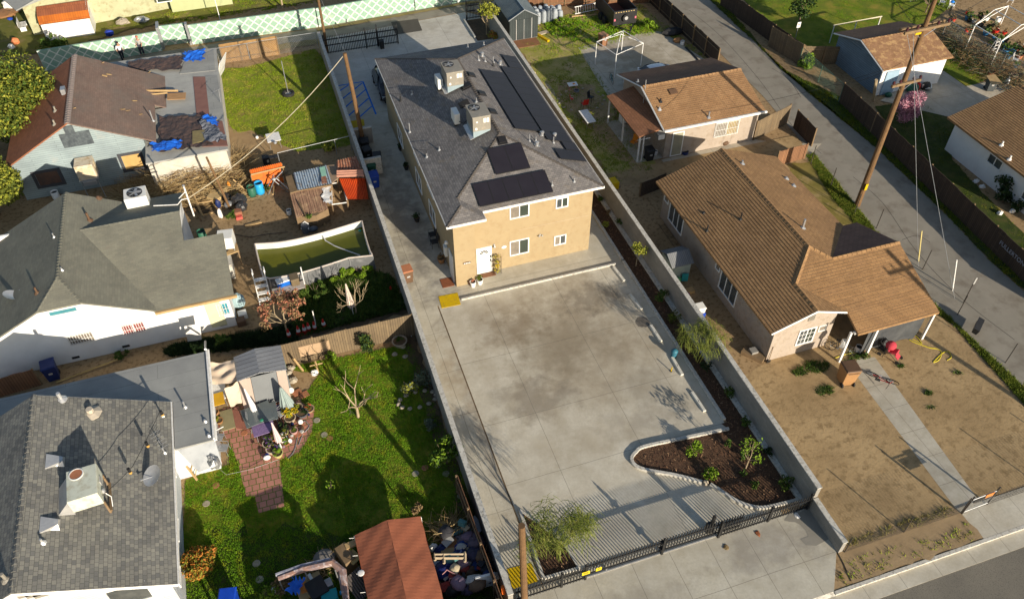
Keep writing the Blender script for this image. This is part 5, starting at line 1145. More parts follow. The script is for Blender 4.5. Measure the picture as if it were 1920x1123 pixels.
b=MB(); loop(b,outb,-.02,ring,hp); b.build('outer_wall',poolo,t); b=MB(); loop(b,inn,.05,inn,hp); b.build('liner',poolw,t); b=MB(); b.tube([(p[0],p[1],hp) for p in ring+[ring[0]]],.05,6); b.build('top_rail',M('rail_cream',(.55,.48,.42),None,3,.6),t)
b=MB(); b.face([(p[0],p[1],.72) for p in inn][::-1]); o=b.build('water',water,t)
for i in range(0,n,2): p=ring[i]; q=outb[i]; b=MB(); b.tube([(p[0]+(p[0]-cxp)*.006,p[1]+(p[1]-cyp)*.02,hp-.05),(q[0]+(q[0]-cxp)*.01,q[1]+(q[1]-cyp)*.03,0)],.035,5); b.build('upright',galv,t)
o=MB().tube([P(*W7(915,645),1.0),P(*W7(940,680),.8),P(*W7(1000,715),.76),P(*W7(1090,750),.75),P(*W7(1180,782),.74)],.04,6).build('pool_hose',alu); tag(o,'pale vacuum hose trailing across the green pool water','hose')
o=MB().tube([P(*W7(762,865),1.5),P(*W7(790,985),.9)],.04,6).build('white_pole',white); tag(o,'white pole leaning on the near side of the pool','pole')
MB().ell(P(*W7(1178,608),.74),.1,.1,.05).build('skimmer',M('teal_plastic',(.03,.3,.22),None,3,.5),t)
t=thing('pool_steps','white plastic pool steps at the left corner of the pool','steps',P(*W7(470,960))); 
b=MB(); q=P(*W7(475,935),1.2)
for i in range(4): b.box((q.x,q.y-.15-.28*i,1.15-.3*i),(.7,.28,.05))
b.build('tread',white,t); b=MB()
for sx in (-.35,.35): b.tube([(q.x+sx,q.y-1.2,0),(q.x+sx,q.y-.2,1.25),(q.x+sx,q.y-.1,1.75),(q.x+sx,q.y+.3,1.7),(q.x+sx,q.y+.35,1.2)],.03,6)
b.build('hand_rail',white,t)
t=thing('pool_pump','grey pool pump with looped hose behind the far side of the pool','pump',P(*W7(810,640)))
q=P(*W7(810,615)); b=MB(); b.cyl((q.x-.05,q.y,0),.28,.6,12); b.build('filter_tank',M('pump_grey',(.12,.14,.16),(.08,.09,.11),3,.5),t); b=MB(); b.ell((q.x+.4,q.y-.15,.25),.35,.2,.2); b.build('motor',MATS['pump_grey'],t)
b=MB(); b.tube([P(*W7(768,600),.2),P(*W7(770,560),.5),P(*W7(790,545),.7),P(*W7(815,560),.6),P(*W7(818,600),.4)],.04,6); b.build('hose',white,t)
# deck beside pool
t=thing('side_deck','pale board deck on legs in front of the pool','deck',P(*W7(690,1030))); pts=[tuple(P(*W7(*c),.7))[:2] for c in ((575,1030),(785,955),(795,1005),(590,1062))]
MB().prism(pts,.66,.7).build('deck_board',M('deck_grey',(.45,.41,.38),(.4,.36,.33),2,.8),t); b=MB()
for p in pts: b.tube([(p[0],p[1],0),(p[0],p[1],.66)],.04,5)
b.build('legs',lumberd,t)
q=P(*W7(645,985),.72); t=thing('cool_box','blue cool box with white lid on the deck by the pool','cool box',q,R(10)); MB().bx(-.4,.4,-.22,.22,0,.32).build('body',M('cool_blue',(.01,.13,.55),None,3,.4),t,world=False,bevel=.02); MB().bx(-.42,.42,-.23,.23,.32,.42).build('lid',white,t,world=False,bevel=.02)
q=P(*W7(725,975),.72); t=thing('storage_bin','olive brown storage bin on the deck by the pool','bin',q,R(5)); MB().bx(-.25,.25,-.3,.3,0,.5).build('body',M('olive_plastic',(.16,.12,.07),None,3,.5),t,world=False,bevel=.04); MB().bx(-.27,.27,-.32,.32,.5,.55).build('lid',MATS['olive_plastic'],t,world=False,bevel=.02)
# ================================================================ YARD ZONES
fz=.26711
zs=[.002]
def Z():
    zs[0]+=.0025; return zs[0]
def zn(name,pts,m,jit=.12,seed=1): return zone(name,pts,-.008+Z(),m,jit,seed)
g_J=PP(415,128,455,128,590,92,606,110,672,270,560,285,505,262,470,245,440,250,420,215,408,160)
zn('back_lawn',g_J,grass_y,.1,2)
zn('back_path',PP(425,240,465,250,520,262,540,290,500,300,430,300),M('bare_path',(.36,.25,.13),(.3,.2,.1),1,.95,bmp=.4),.08,3)
g_L=PP(531,690,770,645,800,720,850,850,960,1123,980,1200,640,1200,340,1123,348,900,430,870,430,800,470,790,560,760,600,700)
zn('front_lawn',g_L,grass_g,.05,4)
zn('front_lawn_painted_shade',PP(420,980,660,1000,960,1123,980,1200,340,1200,350,1080),grass_d,.3,5)  # dark sheet that paints the shade over the lower lawn
side_soil=[(3.9,15),(4.68,15),(4.68,34),(3.9,34)]
zn('fence_soil',side_soil,dirt_dk,.08,6)
g_K=PP(548,530,690,500,735,520,768,585,560,640,500,640,440,650,380,660,310,668,300,650,440,620,520,600,545,560)
zn('weedy_ground',g_K,dirt_dk,.2,7)
zn('house_gap_soil',PP(0,700,130,690,330,640,440,615,445,640,390,660,200,712,0,760),dirt,.05,8)
brk=PP(400,790,420,765,560,750,590,770,585,810,560,850,525,862,533,950,485,962,478,930,462,930,448,870,430,830)
zn('brick_patio',brk,paver,.02,9)
g_D=PP(968,88,1080,62,1150,30,1200,0,1235,0,1340,110,1330,60,1225,55,1090,85,1135,170,1145,215,1180,330,1230,330,1110,330,1060,240,960,95)
yard_D=PP(965,60,1090,20,1200,8,1340,120,1300,100,1245,62,1088,95,1150,180,1225,318,1150,345,1110,325)
zn('side_yard_grass',PP(968,85,1000,60,1100,30,1210,15,1245,60,1090,88,1140,165,1150,215,1160,260,1225,300,1235,335,1150,345,1100,270,1040,190),M('patchy_grass',(.36,.29,.11),(.22,.23,.035),.6,.95,c3=(.46,.33,.17),s3=.5,bmp=.6,bs=12),.1,10)
zn('worn_path',PP(1050,150,1110,160,1140,200,1165,260,1210,310,1235,320,1200,325,1150,290,1100,235,1045,190),dirt_tan,.15,11)
zn('concrete_yard',PP(1084,90,1225,58,1245,62,1340,125,1330,160,1150,195,1120,150),slabm,0)
zn('river_stones',PP(1020,150,1034,165,1058,205,1038,195),M('pale_gravel',(.42,.36,.24),(.3,.25,.16),6,.9,bmp=1,bs=30),.06,12)
yE=[(20.36,13.1),(34.6,13.1),(34.6,20),(35,25),(36,33),(36.9,40.5),(37.2,43.7),(20.36,43.7)]
zn('front_dirt_yard',yE,dirt_tan,0)
zn('side_shade_soil',[(20.36,24),(23.3,24),(23.2,38.6),(28,38.6),(28,42),(20.36,42)],dirt,.15,13)
zn('east_strip',PP(1475,310,1525,300,1640,445,1620,470,1560,415,1500,350),M('dry_turf',(.24,.185,.05),(.17,.14,.03),.8,.95,c3=(.32,.23,.1),s3=1,bmp=.6,bs=12),.1,14)
zn('verge_front',[(19.9,11.4),(27.1,11.4),(26.9,13.2),(20.2,13.2)],M('verge_dirt',(.35,.25,.14),(.27,.19,.105),.8,.95,bmp=.5,bs=10),.05,15)
wk=PP(1590,684,1612,672,1640,670,1832,935,1810,965,1798,962)
b=MB(); b.prism([tuple(p) for p in wk],-.02,.03); struct('front_walk',b,walkm)
b=MB(); b.prism([(27.1,11.37),(60,11.37),(60,13.05),(26.95,13.05)],-.05,.006); struct('sidewalk',b,walkm)
# side street verges
vL=PP(1515,290,1530,292,1645,432,1755,570,1885,690,1960,780,1905,700,1750,600,1720,560,1640,450)
vl=PP(1512,292,1526,289,1640,432,1750,568,1880,690,2000,800,1960,800,1870,700,1790,610,1715,560,1620,440,1560,370)
zn('street_verge',vl,grass_g,.06,16)
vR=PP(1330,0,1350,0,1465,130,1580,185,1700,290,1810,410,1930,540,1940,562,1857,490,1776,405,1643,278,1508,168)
zn('street_verge',vR,grass_d,.06,17)  # verge below the fence, its shade put into the ground colour
gF1=PP(1395,0,1800,0,1720,60,1600,75,1570,120,1480,95)
zn('bright_lawn',gF1,grass_g,0)
gF2=PP(1760,110,1790,100,1900,160,1860,140,1810,165)
gF2=PP(1752,120,1780,60,1930,170,1850,150,1810,165); zn('bright_lawn',gF2,grass_g,.05,18)
gF3=PP(1640,200,1720,190,1790,230,1785,300,1850,370,1960,480,1960,560,1830,405,1700,280)
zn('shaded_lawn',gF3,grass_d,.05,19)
zn('garage_drive',PP(1650,190,1745,130,1770,135,1810,163,1880,150,1930,165,1800,230,1785,222),slabm,0)
nurs=PP(1790,0,2050,0,2050,260,1900,165,1780,70)
zn('nursery_dirt',nurs,dirt,.1,20)
tl=PP(-60,110,80,100,180,75,320,40,600,0,600,-80,-60,-80)
zn('upper_yard',tl,M('upper_turf',(.16,.15,.03),(.11,.12,.02),.5,.95,c3=(.24,.18,.08),s3=.7,bmp=.6,bs=10),.2,21)
zn('alley_weeds',[(-9,69.6),(5,70.0),(4.7,71.0),(-9,70.9)],M('alley_verge',(.26,.2,.09),(.2,.16,.06),1,.95,bmp=.5),.06,22)
zn('wall_foot_weeds',[(5,72.9),(20,73.9),(28,73.4),(28,73.0),(20,73.4),(5,72.4)],MATS['alley_verge'],.05,23)
# ---- grass
grass('short sunny lawn of the yard behind the flat extension',g_J,9000,bladey,.065,.035)
grass('clumpy green lawn of the lower left yard',g_L,32000,blader,.075,.035,holes=(brk,))
grass('low weeds between the pool and the wooden fence',PP(555,535,690,502,735,520,762,580,560,632,545,600),3500,lf_green,.22,.09)
grass('low green weeds along the foot of the white house',PP(305,655,370,640,440,632,545,610,560,640,440,655,320,668),2200,lf_dark,.26,.09)
grass('patchy grass of the yard beside the cottage',yard_D,7500,bladey,.09,.045,cl=.75)
grass('lush weeds beside the trailer and white bags',PP(1020,45,1100,30,1180,30,1240,50,1225,62,1100,80,1040,75),900,blader,.2,.08,cl=.7)
grass('green weeds along the side street edge of the dirt yard',vl,5200,M('verge_blades',(.13,.17,.015),(.09,.13,.012),1,.9,c3=(.2,.2,.03),s3=3),.16,.06,cl=.2)
grass('shaded weeds below the long wooden side fence',vR,2600,bladem,.14,.06)
grass('bright lawn beyond the side street',gF1,12000,blader,.07,.05)
grass('bright lawn beside the garage',gF2,2000,blader,.09,.06)
grass('shaded lawn behind the side fence',gF3,2500,bladem,.09,.06)
grass('rough turf beyond the painted alley wall',PP(-20,105,80,100,100,60,330,45,600,5,600,-60,330,-40,280,30,180,60),5200,bladey,.12,.06,cl=.7)
for i,(cx_,cy_p,r_,n_) in enumerate(((1535,688,.7,150),(1500,697,.5,100),(1545,733,.55,110),(1520,684,.4,60),(1688,687,.2,30),(1740,738,.2,30),(1745,765,.2,20),(1600,668,.7,90),(1795,700,.25,15))):
    q=P(cx_,cy_p); pts=[(q.x+r_*math.cos(a*.7),q.y+.6*r_*math.sin(a*.7)) for a in range(9)]; grass('weed patch number in the dirt front yard' if 0 else 'small weed patch in the dirt front yard',pts,n_,lf_green,.14,.07)
grass('dry weeds along the chain link fence',[(20.5,12.95),(27,12.95),(27,13.25),(20.5,13.25)],200,M('dry_blades',(.2,.2,.04),(.3,.24,.08),2,.9),.16,.05,cl=.5)
grass('dry weeds along the street kerb verge',[(19,11.5),(27,11.5),(27,12.4),(20,12.4)],120,bladey,.12,.05,cl=.9)
# pebbly litter on the dirt yards so they do not read flat
def litter(name,lab,poly,n,mats,smin=.02,smax=.07,z=.0):
    xs=[p[0] for p in poly]; ys=[p[1] for p in poly]; A=[]
    while len(A)<n:
        x,y=RN.uniform(min(xs),max(xs)),RN.uniform(min(ys),max(ys))
        if inside(x,y,poly): A.append((x,y))
    A=np.array(A); n=len(A); s=RN.uniform(smin,smax,n)[:,None]; B=RN.normal(0,1,(n,4,3)); B/=np.linalg.norm(B,axis=2)[:,:,None]; B*=s[:,:,None]*.6; B[:,:,2]=np.abs(B[:,:,2])*.6+z; B[:,:,:2]+=A[:,None,:]
    F=np.array([[0,1,2],[0,2,3],[0,3,1],[1,3,2]]); FF=(np.arange(n)[:,None,None]*4+F).reshape(-1,3)
    return tag(fast(name,B.reshape(-1,3),FF,mats[0],mats=mats,mi=np.repeat(RN.integers(0,len(mats),n),4)),lab,'clods',kind='stuff')
litter('soil_clods','scattered clods and dry leaves over the dirt front yard',yE,5200,[dirt_tan,MATS['verge_dirt'],dirt,lf_dead],.02,.06)
litter('soil_clods','clods and dry scraps on the dirt behind the white house',PP(380,380,480,330,640,400,650,470,480,520,470,560,400,620,440,470),1500,[dirt,dirt_dk,lf_dead],.02,.08)
litter('soil_clods','scraps along the gap beside the white house',PP(0,700,130,690,330,640,440,615,390,660,200,712),500,[dirt,dirt_dk,lf_dead],.02,.08)
# ================================================================ FENCES
def board_fence(name,lab,a,c,h,m,posts=2.4,t_=.03,rail=lumberd,group=None,rs=-1,jag=.03,cat='fence'):
    a,c=Vector(a[:2]).to_3d(),Vector(c[:2]).to_3d(); d=(c-a); L=d.length; d/=L; nn=Vector((-d.y,d.x,0)); t=thing(name,lab,cat,((a+c)/2),0,group)
    b=MB(); n=max(1,int(L/.6)); rnd=random.Random(int(a.x*10+c.y))
    for i in range(n):
        p=a+d*(L*i/n); q=a+d*(L*(i+1)/n-.006); z1=h+rnd.uniform(-jag,jag); o=nn*rnd.uniform(-.006,.006)
        b.slab([p+o+Vector((0,0,z1)),q+o+Vector((0,0,z1)),q+o+nn*t_+Vector((0,0,z1)),p+o+nn*t_+Vector((0,0,z1))],z1+.03)
    b.build('boards',m,t); b=MB()
    for z in (.35,h-.3): b.tube([a+nn*rs*.04+Vector((0,0,z)),c+nn*rs*.04+Vector((0,0,z))],.04,4)
    b.build('rail',rail,t)
    k=int(L/posts)+1
    for i in range(k+1):
        p=a+d*min(L,L*i/k)+nn*rs*.05; MB().box((p.x,p.y,h/2),(.09,.09,h+.06),math.atan2(d.y,d.x)).build('post',rail,t)
    return t
board_fence('wooden_fence','weathered grey brown board fence below the weedy yard, behind the lawn',(-2.95,32.55),(4.65,32.55),1.75,woodf,rs=1)
o=MB().bx(-1.9,-.2,32.5,32.54,.5,1.3).build('fence_patch_board',M('pale_plywood',(.42,.29,.18),(.36,.25,.15),2,.9)); tag(o,'pale plywood patch fixed on the grey brown board fence','board')
board_fence('wooden_fence','red brown board fence behind the metal shed and trailer',(24.4,71.0),(36.4,68.2),1.8,woodr,rs=-1)
board_fence('wooden_fence','dark board fence between the cottage yard and the side street',(36.5,68.3),(36.6,54.9),1.75,woodd,rs=-1)
A=[P(1342,0),P(1462,128),P(1500,168)]
board_fence('wooden_fence','long dark board fence past the side street, upper stretch',P(1350,10),P(1500,120),1.7,woodd,rs=1)
board_fence('wooden_fence','weathered stepped end of the dark fence past the side street',P(1440,87),P(1497,122),1.85,woodf,rs=1)
board_fence('wooden_fence','board fence running back from the side street toward the blue grey garage',P(1500,120),P(1580,120),1.6,woodf,rs=-1)
t=board_fence('wooden_fence','long dark board fence past the side street, lower stretch with white lettering',P(1572,192),P(1990,600),1.75,woodd,rs=1)
pa,pb=P(1572,192),P(1990,600); dd_=(pb-pa).normalized(); 
def graffiti(): 
    q=P(1893,478,.95); ang=math.atan2(dd_.y,dd_.x); nn=Vector((-dd_.y,dd_.x,0)); nn=nn if nn.x<0 else -nn
    s_=(q-pa).dot(dd_); p=pa+dd_*s_+nn*.07; p.z=1.05
    text('FULLERTON',p,.42,M('grey_spray_paint',(.34,.36,.42),None,4,.9),t,rot=(math.pi/2,0,ang),ext=.003)
graffiti()
t2=board_fence('wooden_gate','open brown board gate between cottage and bungalow',P(1413,264),P(1475,232),1.7,woodf,rs=1,cat='gate'); 
board_fence('wooden_gate','dark board gate panel at the side street end of the patio',P(1487,240),P(1520,275),1.6,woodd,rs=1,cat='gate')
board_fence('wooden_fence','red brown board fence behind the bungalow',P(1455,312),P(1508,298),1.3,woodr,rs=1)
board_fence('wooden_fence','short dark board panel beside the shaded back corner of the bungalow',P(1200,370),P(1245,352),1.2,woodd,rs=1)
board_fence('wooden_fence','red brown board fence running along the block wall by the junk pile',(4.25,21.5),(4.45,14),1.6,woodr,rs=-1)
board_fence('wooden_fence','pale board fence in front of the junk pile',(-.6,14.95),(4.3,15.1),1.5,woodf,rs=-1)
board_fence('bamboo_fence','brown reed screened fence by the alley behind the back lawn',(-3.6,69.2),(1.2,69.2),1.7,M('reed',(.33,.2,.08),(.24,.14,.06),3,.9,bmp=.4),rs=-1)
board_fence('wooden_fence','pair of dark red board panels at the far left corner of the white house',P(0,745),P(78,722),1.3,woodr,rs=1)
# chain link
def chainlink(name,lab,pts,h,step=3.0,top=True,m=galv,mesh=True,lean=0,tall=None):
    pts=[Vector((p[0],p[1],0)) for p in pts]; t=thing(name,lab,'fence',pts[0])
    wires=MB(); rails=MB()
    for a,c in zip(pts[:-1],pts[1:]):
        d=c-a; L=d.length; n=max(1,round(L/step))
        for i in range(n+1):
            if i==n and c is not pts[-1]: continue
            p=a+d*(i/n); MB().tube([p,p+Vector((0,0,tall or h))],.03,6).build('post',m,t)
        if top: rails.tube([a+Vector((0,0,h)),c+Vector((0,0,h))],.02,5)
        if mesh:
            k=int(L/.16)
            for i in range(k):
                p=a+d*(i/k); q1=a+d*min(1,(i+h/.16)/k); q0=a+d*max(0,(i-h/.16)/k)
                f1=min(1,(k-i)*.16/h); f0=min(1,i*.16/h)
                wires.tube([p+Vector((0,0,.02)),p+(q1-p)+Vector((0,0,h*f1))],.0065,3,cap=False)
                wires.tube([p+Vector((0,0,.02)),p+(q0-p)+Vector((0,0,h*f0))],.0065,3,cap=False)
    if top: rails.build('top_rail',m,t)
    if mesh: wires.build('mesh_panel',m,t)
    return t
bkp=M('dark_post',(.07,.06,.05),(.05,.045,.04),3,.7,metal=.3)
chainlink('chain_link_fence','rusty low chain link fence along the front verge of the dirt yard',[P(1583,1035),P(1801,962)],1.0,3.0,top=False,m=bkp,tall=1.35)
chainlink('chain_link_fence','chain link fence continuing right of the walk gate',[P(1850,945),P(2050,880)],1.0,3.0,top=False,m=bkp,tall=1.35)
t=thing('chain_link_gate','small leaning chain link gate with two signs at the front walk','gate',P(1803,963)); a,c=P(1803,963),P(1850,945)
for q in (a,c): MB().tube([q,q+Vector((.05,0,1.5))],.04,6).build('post',bkp,t)
b=MB(); 
for z in (.15,1.2): b.tube([a+Vector((0,0,z)),c+Vector((0,0,z))],.025,5)
for q in (a,c): b.tube([q+Vector((.06,0,.15)),q+Vector((.06,0,1.2))],.025,5)
b.build('gate_frame',galv,t); b=MB(); d=c-a
for i in range(14): b.tube([a+d*(i/14)+Vector((0,0,.15)),a+d*((i+1)/14)+Vector((0,0,1.2))],.006,3); b.tube([a+d*((i+1)/14)+Vector((0,0,.15)),a+d*(i/14)+Vector((0,0,1.2))],.006,3)
b.build('mesh_panel',galv,t)
m1=a+d*.35; m2=a+d*.72; MB().box((m1.x,m1.y-.04,1.05),(.7,.02,.22),math.atan2(d.y,d.x)).build('dark_sign',black,t); MB().box((m2.x,m2.y-.04,1.12),(.5,.02,.3),math.atan2(d.y,d.x)).build('orange_sign',M('sign_orange',(.55,.2,.05),None,3,.6),t)
chainlink('chain_link_fence','line of dark fence posts along the side street weeds',[P(1520,308),P(1557,350),P(1602,400),P(1643,428),P(1730,505),P(1795,590),P(1885,680)],.9,9,top=False,m=bkp,mesh=False,tall=1.6)
chainlink('chain_link_fence','green meshed chain link fence by the side street yellow shrubs',[P(1497,122),P(1572,192)],1.6,3.2,m=M('green_wire',(.09,.17,.13),None,3,.6))
chainlink('chain_link_fence','silver chain link fence beside the alley behind the back lawn',[(-3.9,69.0),(1.2,69.2),(4.6,69.2)],1.5,2.4)
chainlink('chain_link_fence','white railed fence between the back lawn and the shack yard',[P(527,315),P(632,290),P(660,283)],1.3,3.0,m=galv,mesh=False)
chainlink('chain_link_fence','tall chain link fence between the garage lawn and the plant nursery',[P(1765,70),P(1812,105),P(1872,135),P(1945,175)],1.7,3.2)
# painted alley wall with diamond lattice
def lattice(name,lab,a,c,h=1.75):
    a,c=Vector((a[0],a[1],0)),Vector((c[0],c[1],0)); d=c-a; L=d.length; d/=L; nn=Vector((d.y,-d.x,0)); nn=nn if nn.y<0 else -nn
    t=thing(name,lab,'wall',(a+c)/2); b=MB(); b.slab([a+Vector((0,0,h)),c+Vector((0,0,h)),c-nn*.18+Vector((0,0,h)),a-nn*.18+Vector((0,0,h))],h+.05); b.build('wall_face',M('mint_paint',(.26,.40,.31),(.23,.37,.28),.8,.9,c3=(.34,.45,.35),s3=1.6,bmp=.2),t)
    b=MB(); st_=.85; k=int(L/st_)+3
    for i in range(-2,k):
        for sg in (1,-1):
            x0=i*st_; x1=x0+h*1.05; z0,z1=0.02,h-.02
            if sg<0: x0,x1=x1,x0
            for (u0,w0,u1,w1) in ((x0,z0,x1,z1),):
                lo,hi=0,1
                if u1!=u0:
                    ts=sorted(((0-u0)/(u1-u0),(L-u0)/(u1-u0))); lo,hi=max(0,ts[0]),min(1,ts[1])
                if lo>=hi: continue
                p=a+d*(u0+(u1-u0)*lo)+nn*.004+Vector((0,0,w0+(w1-w0)*lo)); q=a+d*(u0+(u1-u0)*hi)+nn*.004+Vector((0,0,w0+(w1-w0)*hi))
                dr=(q-p).normalized(); sd2=dr.cross(nn)*.045; o=nn*(.001 if sg>0 else 0)
                b.face([p-sd2+o,q-sd2+o,q+sd2+o,p+sd2+o])
    b.build('painted_lattice',M('lattice_white',(.72,.74,.66),(.62,.66,.56),3,.9),t)
    return t
ag=[P(78,118),P(182,112),P(268,100),P(308,96)]
lattice('painted_wall','mint wall with white diamond lattice, left stretch behind the people',P(85,133),P(305,96),1.8)
lattice('painted_wall','short mint lattice wall panel beside the grey gate posts',P(309,86),P(356,80),1.8)
lattice('painted_wall','long mint wall with white diamond lattice beside the alley',P(362,84),(5.2,73.3),1.8)
lattice('painted_wall','whiter stretch of diamond lattice wall behind the leaning pole',(5.3,73.3),(14.5,73.85),1.75)
lattice('painted_wall','far right stretch of the mint lattice wall',(14.6,73.86),(24,74.4),1.75)
t=thing('wall_posts','tall grey corrugated post panel at the kink in the painted wall','post',P(300,85)); b=MB(); q=P(307,92); b.bx(q.x-.12,q.x+.12,q.y-.1,q.y+1.2,-.02,2.0); q=P(359,84); b.bx(q.x-.1,q.x+.1,q.y-.1,q.y+.4,-.02,1.95); b.build('post',galv,t)
# ================================================================ POLES AND CABLES
def pole(lab,base,h,r0,r1,lean=(0,0),cross=(),name='utility_pole',m=woodp,steps=False):
    t=thing(name,lab,'utility pole',base); top=Vector((lean[0],lean[1],h)); b=MB(); b.tube([Vector((0,0,-.2)),top*.5,top],[r0,(r0+r1)/2,r1],12); b.build('pole_shaft',m,t,world=False)
    for z,L,az,ty in cross:
        c=Vector((lean[0]*z/h,lean[1]*z/h,z)); d=Vector((math.cos(az),math.sin(az),0)); s_=Vector((-d.y,d.x,0))
        b=MB(); b.box(c+s_*(-.2),(L,.14,.16),az); 
        if ty>1: b.box(c+s_*(.2),(L,.14,.16),az)
        ca=b.build('cross_arm',lumberd,t,world=False); b=MB()
        b.tube([c-d*L*.28-s_*.2,c-Vector((0,0,.75)),c+d*L*.28-s_*.2],.025,4); b.build('arm_brace',galv,t,world=False)
        for i in range(5 if L<3.5 else 6):
            f=-.46+.92*i/(4 if L<3.5 else 5); 
            if abs(f)<.08: continue
            p=c+d*L*f-s_*.2+Vector((0,0,.07)); k=MB(); k.lathe(p,[(.03,0),(.03,.08),(.09,.1),(.09,.16),(.05,.18),(.07,.24),(.0,.27)],8); k.build('insulator',M('insulator_dark',(.09,.03,.03),(.05,.02,.03),3,.3),t,world=False)
    return t
bp=P(1607,385); pt=P(1735,48,13.0)
azc=math.atan2(P(1758,42,12.9).y-P(1712,52,12.9).y,P(1758,42,12.9).x-P(1712,52,12.9).x)
tallp=pole('tall leaning wooden power pole with two cross arms beside the side street',bp,15.6,.21,.13,((pt.x-bp.x)*1.2,(pt.y-bp.y)*1.2),((12.9,3.3,azc,2),(9.4,2.2,azc,1)))
b=MB(); q=PX(1745,48,pt.x) if 0 else None
b=MB(); b.box((.0,-.22,1.7),(.2,.02,.5)); b.build('number_tags',yellow,tallp,world=False)
b=MB(); L0=Vector((pt.x-bp.x,pt.y-bp.y,0)); b.box(Vector((L0.x,L0.y,12.72))+Vector((-.6,-.3,0)),(.42,.02,.13),azc); b.build('yellow_tag',yellow,tallp,world=False)
p1=pole('short wooden pole inside the back gate corner of the paved lot',P(614,97),6.2,.13,.10,(.0,.1))
p2=pole('leaning pale wooden pole rising from the bins by the block wall',P(683,275),7.6,.17,.13,(P(648,100,7.5).x-P(684,272).x,P(648,100,7.5).y-P(684,272).y))
p3=pole('round topped wooden pole standing at the front fence in the foreground',(5.47,15.0,0),6.9,.16,.14,(P(978,985,6.9).x-5.47,P(978,985,6.9).y-15.0))
p4=pole('thin wooden post standing in the twig heap behind the white house',P(432,392),4.2,.09,.07,(-.5,.3),name='wooden_post')
def cable(name,lab,pts,r,m,sag=.3):
    pts=[Vector(p) for p in pts]; out=[]
    for a,c in zip(pts[:-1],pts[1:]):
        for i in range(12): t_=i/12; p=a.lerp(c,t_); p.z-=sag*4*t_*(1-t_); out.append(p)
    out.append(pts[-1]); o=MB().tube(out,r,5).build(name,m); return tag(o,lab,'cable')
mp2=P(648,100,7.45)
cable('overhead_cable','thick pale overhead cable from the leaning pole to the white house mast',[mp2,P(353,372,4.9)],.024,M('cable_cream',(.5,.45,.33),None,3,.6),.75)
cable('overhead_cable','thin dark wire from the leaning pole up toward the alley',[mp2,P(590,-30,9.0)],.012,galv,.2)
T1=P(1735,48,12.8)
for a,lab in ((P(1728,305,6),'a'),):
    pass
for i,(a,c,lab) in enumerate(((P(1700,60,12.8),P(1790,560,.05),'guy wire from the tall pole to the verge, right one'),(P(1712,60,12.6),P(1722,500,.1),'guy wire from the tall pole to the verge, left one'))):
    cable('guy_wire',lab,[a,c],.014,galv,.0)
for px,lab,m in (((1722,490),'yellow guy wire guard leaning on the side street verge',M('guard_yellow',(.6,.5,.2),None,3,.6)),((1786,545),'white guy wire guard leaning on the side street verge',white)):
    q=P(*px); o=MB().tube([q,q+Vector((-.15,.6,2.1))],.04,6).build('wire_guard',m); tag(o,lab,'wire guard')
for i,(a,c) in enumerate((((1756,45,12.9),(1930,-60,13)),((1716,50,12.9),(1650,-80,14)),((1668,128,9.4),(1290,215,4.0)),((1690,118,9.4),(1560,160,6)),((1716,50,12.9),(1935,-20,13)))):
    cable('overhead_wire',('thin wire from the tall pole toward the top right corner','thin wire from the tall pole toward the top edge','thin dark service wire from the tall pole to the cottage roof','thin wire from the lower cross arm over the side fence','second thin wire from the tall pole top toward the right')[i],[P(*a),P(*c)],.012,black,.4)
o=cable('string_wire','black string light cable crossing the grey shingle roof',[P(190,930,4.9),P(248,875,4.6),P(300,770,3.6)],.014,black,.05)
for px in ((238,882),(272,828),(246,876)): pass
for i,px in enumerate(((240,878),(273,828),(301,770))):
    q=P(*px,4.3-.25*i); b=MB(); b.cyl((q.x,q.y,q.z-.25),.07,.25,8); bo=b.build('string_bulb',black); tag(bo,('black bulb holder hanging from the string cable, nearest the cooler','black bulb holder in the middle of the string cable','black bulb holder at the far end of the string cable')[i],'bulb'); MB().ell((q.x,q.y,q.z-.33),.08,.08,.1).build('bulb',M('bulb_amber',(.5,.3,.08),None,3,.3),bo)
# ================================================================ PLANTS
def tree(name,lab,base,h,rx,ry,rz_,n,size,m,seed=1,nc=16,tr=.12,bk=None,off=(0,0),cs=.45,cat='tree',group=None,flat=0,mats=None,low=0):
    rnd=random.Random(seed); t=thing(name,lab,cat,base,0,group); zc=h-rz_
    b=MB(); b.tube([(0,0,-.1),(off[0]*.3,off[1]*.3,zc*.55),(off[0],off[1],zc)],[tr,tr*.8,tr*.55],8)
    cl=clumps(rx,ry,rz_,zc,nc,cs,seed); cl=[(x+off[0],y+off[1],max(z,low+.1),a,c,d) for x,y,z,a,c,d in cl]
    for c in cl[:10]: b.tube([(off[0]*.7,off[1]*.7,zc*.75),((off[0]+c[0])/2,(off[1]+c[1])/2,(zc+c[2])/2),(c[0],c[1],c[2])],[tr*.45,tr*.3,tr*.12],5,cap=False)
    b.build('trunk',bk or bark,t,world=False); crown('crown',t,None,cl,n,size,m,mats=mats,flat=flat); return t
def shrub(lab,px,r,h,n,size,m,seed=1,name='shrub',group=None,cat='shrub',z=0,mats=None,flat=0,dense=0):
    q=P(*px,z); t=thing(name,lab,cat,q,0,group); rnd=random.Random(seed); b=MB()
    for i in range(5): a=rnd.uniform(0,6.28); b.tube([(0,0,-.02),(r*.3*math.cos(a),r*.3*math.sin(a),h*.5),(r*.55*math.cos(a),r*.55*math.sin(a),h*.8)],[.02,.014,.008],4)
    b.build('stem',bark,t,world=False); crown('foliage',t,None,([(0,0,h*.5,r*.85,r*.85,h*.48)] if dense else [])+clumps(r,r,h*.5,h*.52,9,.5,seed),n,size,m,mats=mats,flat=flat); return t
mix1=[lf_olive,lf_green,lf_yell]
